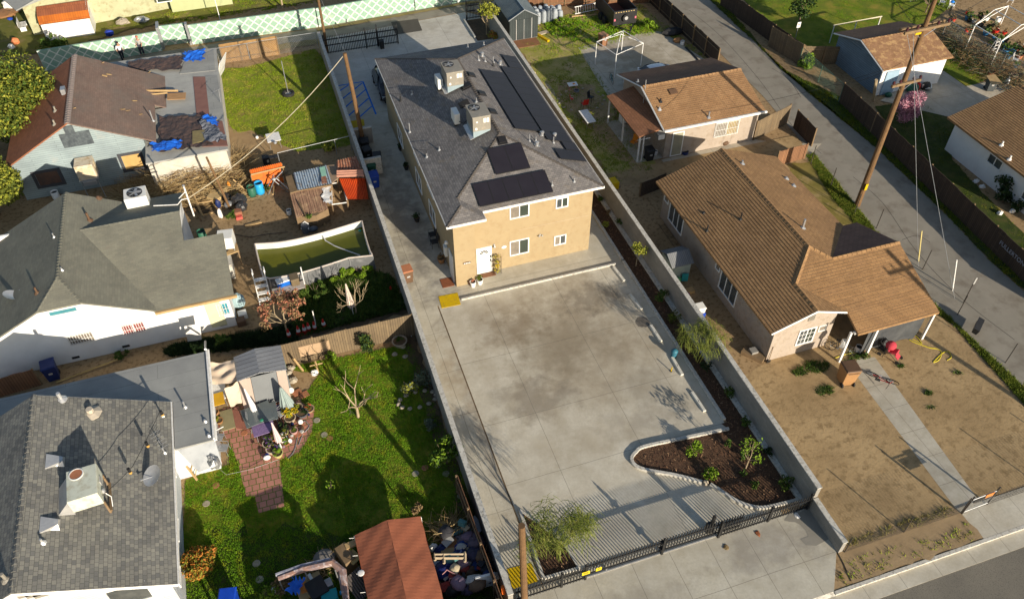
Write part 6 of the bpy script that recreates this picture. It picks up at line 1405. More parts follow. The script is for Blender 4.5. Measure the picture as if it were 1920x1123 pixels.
tree('shade_tree','large dense olive green tree beside the rust roof slope at the left edge',P(48,275),6.4,3.8,4.8,2.7,26000,.15,lf_olive,3,34,.25,cs=.5,mats=[lf_olive,lf_olive,lf_green,lf_yell])
tree('shade_tree','yellowish bushy tree below the rust roof corner at the left edge',P(-4,402),4.2,2.1,2.3,1.8,10000,.14,lf_yell,5,20,.2,cs=.5,mats=[lf_yell,lf_olive,lf_olive])
shrub('leafy bush in front of the white and orange shed at the painted wall',(108,100),.95,1.9,900,.16,lf_green,7)
shrub('bright yellow green bush at the left edge beside the white house wall',(-5,690),1.0,1.9,900,.14,lf_yell,8)
tree('citrus_tree','round dark green tree on the bright lawn beyond the side street',P(1497,47),2.9,1.15,1.15,1.1,1500,.14,lf_dark,11,14,.09,mats=[lf_dark,lf_green])
def bare(name,lab,base,h,seed,m=barkp,r=.07,depth=4,n0=4,spread=.75,L=None,up_=.35,blob=None):
    rnd=random.Random(seed); t=thing(name,lab,'tree',base); b=MB(); tips=[]; hb=h*.28
    b.tube([(0,0,-.05),(.02,.0,hb)],[r,r*.85],7)
    for i in range(n0):
        a=2*math.pi*i/n0+rnd.uniform(-.4,.4); limbs(b,Vector((0.02,0,hb)),(math.cos(a)*spread,math.sin(a)*spread,1),L or h*.3,r*.6,depth,rnd,.5,up_,3,tips,(2,3))
    b.build('trunk',m,t,world=False)
    if blob:
        rr=blob[4] if len(blob)>4 else .3; cl=[(p.x,p.y,p.z,rr,rr,rr*.75) for p in tips]; crown('crown',t,None,cl,blob[0],blob[1],blob[2],mats=blob[3] if len(blob)>3 else None)
    return t
bare('fruit_tree','bare pale fruit tree pruned into an open vase on the green lawn',P(672,782),3.0,4,depth=2,n0=5,L=1.0,r=.08)
bare('fruit_tree','bare twiggy tree in the shaded weeds between pool and board fence',P(668,588),2.2,9,depth=3,n0=5,L=.7,r=.05,spread=1.1)
bare('maple_tree','small tree with rust brown leaves on the dirt below the pool',P(538,622),2.6,12,depth=3,n0=5,L=.75,r=.06,spread=1.2,blob=(1500,.11,lf_rust,[lf_rust,lf_dead]))
tree('blossom_tree','pink blossoming tree beside the tall power pole and garage drive',P(1694,232),2.9,1.35,1.2,1.3,9500,.07,pinkl,15,30,.07,cs=.4,low=.25,mats=[pinkl,pinkl,M('pink_dark',(.36,.12,.18),None,3,.8)])
bare('young_tree','slim young tree with sparse yellow green leaves in the mulch by the house',P(1192,500),2.4,21,depth=1,n0=4,L=.55,r=.03,spread=.4,blob=(420,.1,lf_yell))
bare('young_tree','slim young tree with bright green leaves in the wide mulch island',P(1398,878),2.5,22,depth=2,n0=4,L=.5,r=.035,spread=.6,blob=(230,.09,lf_lime))
bare('young_tree','young pale leaved tree in the soil bed beside the metal shed',P(912,66),3.2,23,depth=2,n0=5,L=.8,r=.045,spread=.35,blob=(900,.12,lf_yell))
bare('bare_tree','tangled bare tree behind the garage at the top edge',P(1735,25),2.6,24,m=bark,depth=4,n0=6,L=.8,r=.07,spread=1.3,blob=(500,.12,lf_dead,[lf_dead,lf_grey]))
bare('bare_tree','bare grey tree over the turf behind the painted wall',P(530,15),3.5,25,m=barkp,depth=3,n0=5,L=1.0,r=.09,spread=1.1)
shrub('orange autumn coloured bush in the soil bed by the metal shed',(925,78),.45,1.1,420,.1,lf_red,26,mats=[lf_red,lf_yell])
# palo verde: weeping thread like twigs
def wispy(lab,base,h,rx,seed,n=1500,lean=(0,0)):
    rnd=random.Random(seed); t=thing('palo_verde_tree',lab,'tree',base); b=MB(); tips=[]
    gb=M('green_bark',(.16,.17,.05),(.12,.12,.04),3,.8)
    b.tube([(0,0,-.05),(lean[0]*.3,lean[1]*.3,h*.35)],[.08,.06],6)
    for i in range(6):
        a=2*math.pi*i/6+rnd.uniform(-.3,.3); limbs(b,Vector((lean[0]*.3,lean[1]*.3,h*.35)),(math.cos(a)*.9+lean[0]*.6,math.sin(a)*.9+lean[1]*.6,1.1),h*.36,.04,2,rnd,.6,.3,3,tips,(2,3))
    b.build('trunk',gb,t,world=False)
    P_=np.array([(p.x,p.y,p.z) for p in tips]); k=RN.integers(0,len(P_),n); c=P_[k]+RN.normal(0,.16*rx,(n,3)); c[:,2]=np.clip(c[:,2],.5,h)
    o=c.copy(); an=RN.uniform(0,6.28,n); outv=np.stack([np.cos(an),np.sin(an),RN.uniform(.0,.5,n)],1); L=RN.uniform(.35,.75,n)*rx*.75
    pts=[o]; v=outv.copy()
    for s_ in range(4):
        v[:,2]-=.42; vv=v/np.linalg.norm(v,axis=1)[:,None]; pts.append(pts[-1]+vv*(L/4)[:,None])
    W=.011; side=np.cross(outv,[0,0,1]); side/=np.linalg.norm(side,axis=1)[:,None]; V=[];F=[]
    A=np.zeros((n,10,3))
    for s_ in range(5): A[:,2*s_]=pts[s_]-side*W*(1-.15*s_); A[:,2*s_+1]=pts[s_]+side*W*(1-.15*s_)
    base_=np.arange(n)[:,None]*10; Fq=np.concatenate([base_+np.array([[2*s_,2*s_+1,2*s_+3,2*s_+2]]) for s_ in range(4)],0)
    fast('crown',A.reshape(-1,3),Fq,lf_pv,t); return t
wispy('weeping palo verde with thread like twigs leaning over the right hand block wall',P(1304,672),2.1,1.2,31,1000,(.5,.1))
wispy('large weeping palo verde filling the wedge planter behind the iron fence',P(1048,1050),2.9,1.5,32,1200,(.1,.25))
for i,(px,r,h,n,m,lab) in enumerate((
 ((1128,380),.3,.55,160,lf_green,'small dark shrub at the house end of the narrow mulch bed'),
 ((1140,402),.22,.4,90,lf_dead,'withered shrub beside the house corner in the narrow mulch bed'),
 ((1162,424),.32,.6,200,lf_green,'second green shrub from the house end of the narrow mulch bed'),
 ((1134,425),.25,.4,120,lf_yell,'yellowish grassy clump in the narrow mulch bed by the house corner'),
 ((1243,563),.45,.8,320,lf_green,'round green shrub in the narrow mulch bed above the dark oil stain'),
 ((1263,603),.45,.8,320,lf_olive,'olive shrub in the narrow mulch bed opposite the oil stain'),
 ((1322,690),.35,.6,160,lf_dark,'dark shrub in the mulch just below the leaning palo verde'),
 ((1363,741),.35,.7,240,lf_green,'round green shrub in the mulch opposite the last wheel stop'),
 ((1397,796),.35,.65,220,lf_green,'green shrub at the wide end of the narrow mulch bed beside the wall footing'),
 ((1301,850),.5,.85,460,lf_lime,'large bright green shrub behind the rounded kerb of the mulch island'),
 ((1364,838),.25,.5,130,lf_green,'small green shrub at the top of the mulch island'),
 ((1330,893),.42,.75,360,lf_lime,'bright green shrub at the gap in the island kerb'),
 ((1395,858),.25,.4,100,lf_green,'small shrub beside the stem of the young island tree'),
 ((1470,912),.42,.65,280,lf_green,'green shrub in the corner of the mulch island by the block wall'),
 ((1413,914),.28,.45,140,lf_green,'low green shrub near the curved kerb of the mulch island'),
 ((1393,890),.2,.35,70,lf_green,'tiny shrub in the middle of the mulch island'),
 ((1437,850),.3,.5,170,lf_dark,'dark shrub under the block wall at the mulch island'))): shrub(lab,px,r,h,n,.085,m,40+i,group=None)
shrub('orange red hedge bush beside the grey roofed house',(378,1066),.95,1.25,7500,.075,lf_red,61,mats=[lf_red,lf_red,lf_yell,lf_olive],dense=1)
shrub('dark camellia bush with pink flowers against the board fence',(692,662),.55,1.7,700,.11,lf_dark,62,mats=[lf_dark,lf_dark,lf_olive,lf_dark,lf_green])
shrub('potted yellow green plant at the foot of the board fence',(621,675),.35,.9,220,.1,lf_lime,63)
shrub('pale grey green bush in a stone ring on the shaded lawn',(768,738),.45,1.2,420,.1,lf_grey,64,mats=[lf_grey,lf_yell])
shrub('dark grey green bush behind the pale one in the stone ring',(792,722),.6,1.1,420,.1,lf_grey,65)
shrub('spiky grey green plant on the shaded lawn near the block wall',(806,805),.4,.6,260,.1,lf_grey,66)
shrub('bright lime green bush against the block wall beside the dark lawn',(838,868),.75,1.9,1300,.12,lf_lime,67,mats=[lf_lime,lf_green])
shrub('small sapling in the shaded lawn by the tent shadow',(620,922),.3,.9,60,.1,lf_lime,68)
shrub('dead grass tuft beside the brown canopy tent',(782,960),.3,.6,180,.1,lf_dead,69)
shrub('yellow green creeper bush on the chain link fence by the side street',(1507,128),.8,1.3,900,.12,lf_lime,70)
shrub('dark conical bush against the white house beyond the side street',(1872,372),.9,1.9,900,.13,lf_dark,71)
shrub('low dark bush by the window of the white house on the right',(1905,395),.5,.9,300,.12,lf_dark,72)
shrub('green weeds beside the trailer wheel',(1215,55),.9,.8,500,.13,lf_lime,73)
shrub('green weeds between the white bags and the trailer',(1050,45),.9,.6,420,.13,lf_lime,74)
shrub('leafy green vegetable patch in front of the pool side',(640,525),.95,.6,2600,.09,lf_lime,75); shrub('leafy green bushes at the right end of the pool side',(678,515),.8,.6,2000,.09,lf_lime,76); shrub('dark green bushes below the pale deck by the pool',(590,550),1.1,.6,2600,.09,lf_green,77)
shrub('spiky agave on the shaded back lawn near the shack fence',(620,278),.7,.5,180,.2,lf_yell,78)
shrub('green bush under the white panel beside the white house',(420,642),.7,.6,420,.12,lf_green,79); shrub('low bush between the bins and the white house wall',(230,668),.6,.4,260,.1,lf_green,80)
shrub('yellow green bush at the bottom edge beside the junk tent',(510,1118),.5,.7,260,.1,lf_lime,81)
# dead vine tangle along the nursery fence, twig heap
def twigs(name,lab,poly,n,m,hmax,L,kind=None,cat='branches',cz=None,mats=None,rad=.02):
    xs=[p[0] for p in poly]; ys=[p[1] for p in poly]; A=[]
    while len(A)<n:
        x,y=RN.uniform(min(xs),max(xs)),RN.uniform(min(ys),max(ys))
        if inside(x,y,poly): A.append((x,y))
    A=np.array(A); cx_,cy2=A.mean(0); n=len(A); ds=np.hypot((A[:,0]-cx_)/(max(xs)-min(xs)),(A[:,1]-cy2)/(max(ys)-min(ys)))*2
    z=RN.random(n)*hmax*np.clip(1.15-ds,.15,1); an=np.round(RN.uniform(0,3,n))*1.05+RN.normal(0,.45,n); v=np.stack([np.cos(an),np.sin(an),RN.normal(0,.22,n)],1); S=4; pts=[np.stack([A[:,0],A[:,1],z],1)]; LL=L*RN.uniform(.5,1.3,n)
    cv=RN.normal(0,.3,(n,3)); cv[:,2]*=.5
    for s_ in range(S): v=v+cv*.35; vv=v/np.linalg.norm(v,axis=1)[:,None]; pts.append(pts[-1]+vv*(LL/S)[:,None])
    V=np.zeros((n,(S+1)*3,3)); up3=np.array([0,0,1.])
    sd=np.cross(v,up3); sd/=np.linalg.norm(sd,axis=1)[:,None]; r=rad*RN.uniform(.5,1.2,n)[:,None]
    for s_ in range(S+1):
        q=pts[s_]; q[:,2]=np.maximum(q[:,2],.02); w_=r*(1-.7*s_/S); V[:,3*s_]=q-sd*w_; V[:,3*s_+1]=q+sd*w_; V[:,3*s_+2]=q+up3*w_*1.7
    base_=np.arange(n)[:,None]*(S+1)*3; F=[]
    for s_ in range(S):
        for a,c in ((0,2),(2,1),(1,0)): F.append(base_+np.array([[3*s_+a,3*s_+c,3*s_+3+c,3*s_+3+a]]))
    F=np.concatenate(F,0); V=V.reshape(-1,3); return tag(fast(name,V,F,m,mats=mats,mi=RN.integers(0,len(mats),len(F)//(3*S)).repeat(1)[np.tile(np.arange(n),3*S)] if mats else None),lab,cat,kind=kind)
tw=[straw,M('twig_brown',(.22,.14,.07),(.16,.1,.05),3,.95),M('twig_pale',(.55,.42,.22),(.45,.34,.17),3,.9)]
twigs('twig_heap','big heap of dry cut branches between the pale blue house and the shacks',PP(215,372,250,345,300,322,430,300,465,300,470,345,440,385,330,395,260,392),6500,straw,1.7,1.5,'stuff',mats=tw,rad=.014)
twigs('straw_heap','small straw and cardboard heap at the lawn side of the junk pile',PP(805,1005,860,975,880,1000,850,1040),300,straw,.9,.9,mats=tw)
twigs('dry_vines','dead vine tangle along the nursery chain link fence',PP(1762,55,1785,40,1830,95,1900,130,1990,190,1950,215,1860,160,1775,110),2600,straw,1.3,.8,'stuff',mats=[tw[1],lf_dead,lf_grey],rad=.02)
twigs('twig_pile','dead plant stems beside the small junk tent',PP(575,1070,640,1030,655,1050,590,1095),200,straw,.5,.6,mats=tw)
# ================================================================ VEHICLES
def car(name,lab,loc,rz_,L=4.7,W=1.85,Hh=1.5,m=carp,suv=False):
    t=thing(name,lab,'car',loc,rz_); hL=L/2
    # side profile stations (x, z_belt, z_roof or None, halfwidth)
    st_=[(-hL,.55,.80,.80),(-hL+.12,.75,.92,.88),(-hL+.55,.92,.98 if not suv else 1.1,.91),(-hL*.55,.95,Hh*.93,.92),(-hL*.15,.95,Hh,.93),(hL*.12,.95,Hh*.985,.93),(hL*.42,.95,1.02,.92),(hL-.5,.88,.92,.90),(hL-.12,.72,.78,.86),(hL,.55,.62,.78)]
    b=MB(); k=0; rows=[]
    for x,zb,zr_,hw in st_:
        hw*=W/1.86; roofw=hw*.74 if zr_>zb+.15 else hw*.86
        rows.append([(x,-hw*.93,.22),(x,-hw,.5),(x,-hw*.97,zb),(x,-roofw,zr_),(x,0,zr_+.03),(x,roofw,zr_),(x,hw*.97,zb),(x,hw,.5),(x,hw*.93,.22)])
    b.v=[p for r in rows for p in r]; n=9
    for i in range(len(rows)-1):
        for j in range(n-1): b.f.append((i*n+j,(i+1)*n+j,(i+1)*n+j+1,i*n+j+1)); b.mi.append(0)
        b.f.append((i*n+8,(i+1)*n+8,(i+1)*n,i*n)); b.mi.append(0)
    b.f.append(tuple(range(n-1,-1,-1))); b.f.append(tuple((len(rows)-1)*n+j for j in range(n))); b.mi+=[0,0]
    o=b.build('body',m,t,world=False,smooth=True); md=o.modifiers.new('s','SUBSURF'); md.levels=md.render_levels=2
    # windows as proud panels
    def pane(q,nm): 
        g=MB(); g.face(q); g.build(nm,glass,t,world=False)
    roofx0,roofx1=-hL*.55,hL*.12; rw=.74*.93*W/1.86
    pane([(hL*.44,-.68,1.0),(hL*.44,.68,1.0),(hL*.16,.6,Hh*.985),(hL*.16,-.6,Hh*.985)],'windscreen'); pane([(-hL+.5,.66,1.02),(-hL+.5,-.66,1.02),(-hL*.6,-.58,Hh*.93),(-hL*.6,.58,Hh*.93)],'rear_window')
    for sg in (-1,1):
        y0,y1=sg*(.91*W/1.86),sg*(.72*W/1.86)
        q=[(-hL*.6,y0,1.0),(hL*.34,y0,1.0),(hL*.1,y1,Hh*.93),(-hL*.5,y1,Hh*.9)]; pane(q if sg<0 else q[::-1],'side_window')
        k=MB(); k.box((hL*.32,sg*W*.54,1.02),(.14,.16,.1)); k.build('mirror',m,t,world=False)
        k=MB(); k.box((hL-.14,sg*W*.36,.66),(.12,.34,.14)); k.build('headlight',alu,t,world=False)
        for x in (-hL*.6,hL*.62):
            k=MB(); k.v=[]; k.tube([(x,sg*W*.38,.33),(x,sg*W*.5,.33)],.33,18); w_=k.build('wheel',rubber,t,world=False); k=MB(); k.tube([(x,sg*W*.5,.33),(x,sg*W*.505,.33)],.2,12); k.build('rim',alu,w_,world=False)
    return t
q=P(1222,158); car('parked_car','white hatchback parked on the concrete yard behind the cottage',(q.x,q.y+.2,0.01),R(188),4.5,1.8,1.45,carp)
car('parked_suv','black car parked nose forward behind the tan house, under the eave',(9.0,60.3,.01),R(-90),4.8,1.9,1.65,cardk,True)
t=thing('dump_trailer','black high sided dump trailer with a spare wheel on its front wall','trailer',P(1180,70)); q=P(1180,68); x0,x1=q.x-1.15,q.x+1.15; y0=q.y+1.2; y1=y0+4.2
b=MB(); b.bx(x0,x1,y0,y0+.08,.55,1.9); b.bx(x0,x0+.08,y0+.08,y1,.55,1.9); b.bx(x1-.08,x1,y0+.08,y1,.55,1.9); b.build('side_wall',black,t); MB().bx(x0+.08,x1-.08,y0+.08,y1,.55,.65).build('bed',M('bed_rust',(.14,.05,.03),(.09,.035,.025),1,.8),t)
MB().bx(x0+.08,x1-.08,y0+.08,y0+.9,1.1,1.2).build('load',brownd,t)
k=MB(); k.tube([((x0+x1)/2,y0-.04,1.25),((x0+x1)/2,y0-.24,1.25)],.34,18); w_=k.build('spare_wheel',rubber,t); k=MB(); k.tube([((x0+x1)/2,y0-.24,1.25),((x0+x1)/2,y0-.26,1.25)],.17,12); k.build('rim',alu,w_)
k=MB(); k.tube([(x0+.3,y0,.5),((x0+x1)/2,y0-1.3,.5)],.06,4); k.tube([(x1-.3,y0,.5),((x0+x1)/2,y0-1.3,.5)],.06,4); k.tube([((x0+x1)/2,y0-1.2,.0),((x0+x1)/2,y0-1.2,.95)],.05,6); k.build('tow_frame',black,t)
for sg,xx in ((-1,x0-.12),(1,x1+.12)):
    for yy in (y0+1.7,y0+2.6): k=MB(); k.tube([(xx-.1,yy,.36),(xx+.1,yy,.36)],.36,16); k.build('wheel',rubber,t)
for i in range(8): MB().bx(x0+.15+i*.25,x0+.27+i*.25,y0-.012,y0-.002,1.74,1.8).build('reflector_tape',M('tape_cream',(.6,.45,.2),None,3,.5),t)
for xx in (x0+.05,x1-.2): MB().bx(xx,xx+.15,y0-.03,y0-.001,1.0,1.2).build('marker_lamp',M('lamp_pink',(.6,.15,.2),None,3,.4),t)
# ================================================================ SMALL THINGS
def bin_(lab,px,m,rz_=0,s_=1,lid=None,open_=False,name='wheelie_bin',z=0,overflow=None):
    t=thing(name,lab,'bin',P(*px,z),rz_); w0,w1,hh=.25*s_,.31*s_,.95*s_
    b=MB(); b.add([(-w0,-w0,.05),(w0,-w0,.05),(w0,w0,.05),(-w0,w0,.05),(-w1,-w1,hh),(w1,-w1,hh),(w1,w1*1.1,hh),(-w1,w1*1.1,hh)],[(3,2,1,0),(4,5,6,7),(0,1,5,4),(1,2,6,5),(2,3,7,6),(3,0,4,7)]); b.build('body',m,t,world=False,bevel=.03)
    b=MB(); e=w1+.03
    if open_: b.box((0,e,hh+.25),(2*e,.04,.6),0,R(-15))
    else: b.add([(-e,-e,hh+.01),(e,-e,hh+.01),(e,e*1.1,hh+.04),(-e,e*1.1,hh+.04),(-e*.85,-e*.8,hh+.07),(e*.85,-e*.8,hh+.07),(e*.85,e,hh+.1),(-e*.85,e,hh+.1)],[(3,2,1,0),(4,5,6,7),(0,1,5,4),(1,2,6,5),(2,3,7,6),(3,0,4,7)])
    b.build('lid',lid or m,t,world=False,bevel=.01)
    b=MB(); b.tube([(-w1*.8,w1*1.25,hh-.05),(w1*.8,w1*1.25,hh-.05)],.02,6); b.build('handle',lid or m,t,world=False)
    for sx in (-1,1): k=MB(); k.tube([(sx*w0*.9,w0,.12),(sx*w0*1.1,w0,.12)],.12*s_,12); k.build('wheel',rubber,t,world=False)
    b=MB(); b.box((0,-w1*.97,hh*.62),(.2,.012,.14),0,R(4)); b.build('label_plate',alu,t,world=False); return t
bin_('brown wheelie bin with terracotta lid standing by the block wall in the lot',(765,527),brownd,R(5),1.05,lid=terra)
bin_('blue wheelie bin by the block wall beside the tan house',(703,350),navy if 0 else blue,R(3),1.1)
bin_('dark green wheelie bin behind the blue one at the block wall',(698,328),green,R(3))
bin_('black wheelie bin under the leaning pole, rear one in the bin corner',(686,284),blackpl); bin_('black wheelie bin in the middle of the bin corner',(690,300),blackpl,R(10)); bin_('black wheelie bin beside the short block wall of the bin corner',(709,311),blackpl,R(-6))
bin_('dark blue wheelie bin beside the white house wall at the left',(103,708),navy,R(8),1.15)
bin_('bright blue wheelie bin at the bottom edge of the lower left lawn',(437,1140),M('blue_bin',(.01,.06,.45),None,3,.4),R(-12),1.15)
bin_('big tan wheelie bin with brown lid beside the front walk',(1583,715),M('tan_bin',(.36,.20,.09),(.32,.175,.075),2,.5),R(170),1.35,lid=brownd)
bin_('brown wheelie bin with lid ajar on the concrete yard near the trailer',(1130,86),M('bin_clay',(.26,.13,.07),None,2,.6),R(15),1.1,lid=M('lid_clay',(.36,.2,.11),None,2,.6))
bin_('black wheelie bin under the cottage porch',(1216,300),blackpl,R(0)); bin_('dark grey bin under a tan board at the end of the garage drive',(1853,170),M('bin_grey',(.07,.08,.085),None,3,.5),R(-20),1.1)
bin_('white and blue bin between the block wall and the bungalow',(1310,592),acw,R(0),.8,lid=acw); 
def barrel(lab,px,r,h,m,z=0,name='barrel',rz_=0,inner=black):
    t=thing(name,lab,'barrel' if name=='barrel' else 'bucket',P(*px,z)); b=MB(); b.lathe((0,0,0),[(r*.92,0),(r,h*.1),(r*1.02,h*.33),(r*.98,h*.36),(r*1.02,h*.66),(r*.98,h*.69),(r,h),(r*.9,h),(r*.88,h*.8)],16); b.build('body',m,t,world=False,smooth=True); MB().cyl((0,0,h*.8),r*.87,.01,14).build('opening',inner,t,world=False); return t
barrel('light blue plastic barrel beside the orange tin wall',(489,362),.3,.9,bluel); barrel('dark green tub beside the blue barrel',(474,366),.3,.75,green); barrel('green bucket leaning at the white house corner by the back step',(380,445),.28,.55,green)
barrel('white bucket beside the plank roof shack',(543,402),.17,.4,white,name='bucket'); barrel('white bucket behind the pale blue house corner',(107,372),.25,.6,white,name='bucket'); barrel('white pail by the carport post and dark chairs',(1608,658),.2,.4,white,name='bucket'); barrel('dark blue tub on the patio beside the cottage door',(1284,289),.24,.25,navy,name='bucket'); barrel('white bucket under the cottage porch',(1229,290),.15,.35,white,name='bucket'); barrel('white bucket in the nursery yard',(1870,42),.22,.45,white,name='bucket'); barrel('small white bucket by the fence on the concrete yard',(1279,84),.18,.35,white,name='bucket')
def pot(lab,px,r,h,m,lm,pr=None,ph=.4,n=80,size=.09,z=0,mats=None,seed=1):
    t=thing('potted_plant',lab,'potted plant',P(*px,z)); b=MB(); b.lathe((0,0,0),[(r*.7,0),(r,h*.9),(r*1.08,h*.9),(r*1.08,h),(r*.9,h),(r*.88,h*.85)],14); b.build('pot',m,t,world=False); MB().cyl((0,0,h*.84),r*.88,.01,12).build('soil',dirt_dk,t,world=False)
    if n: crown('foliage',t,None,clumps(pr or r,pr or r,ph/2,h+ph*.45,5,.6,seed),n,size,lm,mats=mats)
    return t
pot('white pot with a leafless rust plant by the house corner',(887,537),.19,.42,white,lf_rust,.14,.15,14); pot('white pot with a yellow green plant in front of the white door',(900,532),.2,.38,white,lf_olive,.26,.35,90)
barrel('terracotta pot beside the white pots at the house corner',(882,530),.17,.3,terra,name='bucket')
# trellis tower by the door
q=PY(*W1(660,800),36.2); t=thing('plant_stand','black wire plant tower with yellow flowers beside the white door','plant stand',(q.x,36.15,0)); b=MB()
for sx in (-.25,.25):
    for sy in (-.12,.12): b.tube([(sx,sy,0),(sx,sy,1.45)],.012,4)
for z in (.1,.5,.9,1.3):
    for a in range(8): b.tube([(.25*math.cos(a*.785),.13*math.sin(a*.785),z),(.25*math.cos((a+1)*.785),.13*math.sin((a+1)*.785),z)],.01,4)
b.build('wire_frame',black,t,world=False); 
for z in (.2,.6,.95,1.4): 
    crown('flowers',t,None,[(0,0,z,.24,.14,.16)],60,.07,lf_yell,mats=[lf_yell,yellow,lf_dead])
# side wall stuff: patio chair, plants
def chair(lab,px,m,rz_=0,z=0,fm=None,name='chair',s_=1,cat='chair'):
    t=thing(name,lab,cat,P(*px,z),rz_); fm=fm or galv; MB().box((0,0,.42*s_),(.46*s_,.44*s_,.04)).build('seat',m,t,world=False,bevel=.01); MB().box((0,.24*s_,.68*s_),(.46*s_,.04,.5*s_),0,R(-12)).build('backrest',m,t,world=False,bevel=.01)
    for sx in (-.2,.2):
        for sy in (-.19,.2): MB().tube([(sx*s_,sy*s_,.41*s_),(sx*1.15*s_,sy*1.15*s_,0)],.014,5).build('leg',fm,t,world=False)
    for sx in (-1,1): MB().tube([(sx*.24*s_,-.2*s_,.42*s_),(sx*.25*s_,-.2*s_,.64*s_),(sx*.25*s_,.22*s_,.66*s_)],.014,5).build('armrest',fm,t,world=False)
    return t
chair('dark patio chair against the left side wall of the tan house',(815,462),blackpl,R(-90),fm=black); chair('second dark patio chair along the left side wall of the tan house',(811,448),blackpl,R(-90),fm=black)
pot('brown planter at the side wall near the white front door corner',(828,492),.25,.4,brownp,lf_dead,.3,.3,60); pot('dark potted shrub along the left side wall of the tan house',(782,415),.2,.3,blackpl,lf_dark,.3,.5,90); pot('dark leafy pot farther along the left side wall',(762,318),.18,.3,blackpl,lf_dark,.3,.4,90); pot('dark leafy pot nearest the bin corner by the side wall',(752,282),.2,.3,blackpl,lf_dark,.3,.4,90)
chair('red camping chair in the fire pit circle',(1096,203),red,R(180),fm=black); chair('dark folded camping chair behind the red one',(1107,190),blackpl,R(40),fm=black,s_=.9); chair('small toppled red chair left of the fire pit circle',(1072,190),red,R(70),fm=galv,s_=.6)
chair('orange chair under the cottage porch',(1187,275),M('orange_plastic',(.7,.25,.02),None,3,.5),R(-60)); chair('dark folding chair beside the carport tarp',(1640,648),blackpl,R(150),fm=black); chair('second dark chair beside the pink stroller',(1652,662),blackpl,R(200),fm=black)
def table(lab,px,L,W_,h,m,rz_=0,lm=None,round_=False,z=0,name='table'):
    t=thing(name,lab,'table',P(*px,z),rz_)
    if round_: MB().cyl((0,0,h-.03),L/2,.03,20).build('table_top',m,t,world=False)
    else: MB().box((0,0,h-.02),(L,W_,.04)).build('table_top',m,t,world=False,bevel=.01)
    for sx in (-1,1):
        for sy in (-1,1): MB().tube([(sx*L*.36,sy*(W_ if not round_ else L)*.36,h-.03),(sx*L*.4,sy*(W_ if not round_ else L)*.4,0)],.018,5).build('leg',lm or galv,t,world=False)
    return t
table('white folding table standing on the dirt beside the block wall',(1100,233),.75,1.85,.72,white,R(0)); table('small white childrens table with a toy on it at the fire pit',(1073,168),.8,.6,.5,white,R(-5),lm=M('pink_leg',(.6,.2,.2),None,3,.5)); barrel('small grey fire bowl beside the white childrens table',(1081,172),.22,.15,M('bowl_grey',(.2,.2,.22),None,3,.5),name='bucket')
q=P(1076,158,.5); o=MB().box(q,(.16,.14,.1),.3).build('toy_box',M('toy_orange',(.8,.3,.03),None,3,.5)); tag(o,'small orange toy on the white childrens table','toy')
for i in range(16):
    a=i/16*6.28; q=P(1090,188)+Vector((1.9*math.cos(a),1.7*math.sin(a),.03)); o=MB().ell(q,.14,.1,.08,8,5,.15).build('fire_pit_stone',rocks); tag(o,'rough stone of the ring around the fire pit circle','stone','stones ringing the fire pit circle')
# gazebo frame
t=thing('gazebo_frame','bare white steel canopy frame on the concrete yard','canopy frame',P(1155,125)); cs_=[P(1116,122),P(1201,126),P(1150,150),P(1175,100)]
ca=[P(*R4(283,455)),P(*R4(418,548)),P(*R4(603,465)),None]; ca[3]=ca[0]+ca[2]-ca[1]; tp=[c+Vector((0,0,2.1)) for c in ca]; ap=sum(tp,Vector((0,0,0)))/4+Vector((0,0,.75))
b=MB()
for c,d in zip(ca,tp): MB().tube([c,d],.035,6).build('post',white,t)
for i in range(4): b.tube([tp[i],tp[(i+1)%4]],.03,5); b.tube([tp[i],ap],.03,5)
b.build('roof_frame',white,t)
def frame2(lab,pts,h,ridge=.0,m=white,name='greenhouse_frame'):
    t=thing(name,lab,'frame',pts[0]); tp=[p+Vector((0,0,h)) for p in pts]
    for c,d in zip(pts,tp): MB().tube([c,d],.05,6).build('post',m,t)
    b=MB(); 
    for i in range(len(tp)): b.tube([tp[i],tp[(i+1)%len(tp)]],.04,5)
    if ridge: a=(tp[0]+tp[1])/2+Vector((0,0,ridge)); c=(tp[2]+tp[3])/2+Vector((0,0,ridge)); b.tube([tp[0],a,tp[1]],.04,5); b.tube([tp[3],c,tp[2]],.04,5); b.tube([a,c],.04,5)
    b.build('roof_frame',m,t); return t
R5=lambda x,y:(1440+x*fz,y*fz)
hN=2.3
A0,A1,A2,A3=P(*R5(1455,178),hN),P(*R5(1640,290),hN),P(*R5(1900,170),hN),P(*R5(1660,120),hN)
A2=A1+(P(*R5(1780,205),hN)-A1)*1.7; A3=A0+(A2-A1)
frame2('white pipe greenhouse frame in the plant nursery yard',[Vector((p.x,p.y,0)) for p in (A0,A3,A2,A1)],hN,.5)
g0,g1=P(*R5(430,295)),P(*R5(780,210)); t=thing('swing_frame','white timber bar frame on three posts on the bright lawn','frame',g0); hh=1.7
tp0,tp1=P(*R5(460,182),hh),P(*R5(800,118),hh); b=MB(); MB().tube([tp0,tp1],.06,4).build('top_bar',M('cream_bar',(.6,.55,.4),None,3,.7),t)
for f_ in (.02,.48,.98): p=tp0.lerp(tp1,f_); MB().tube([p,Vector((p.x,p.y,0))],.045,5).build('post',white,t)
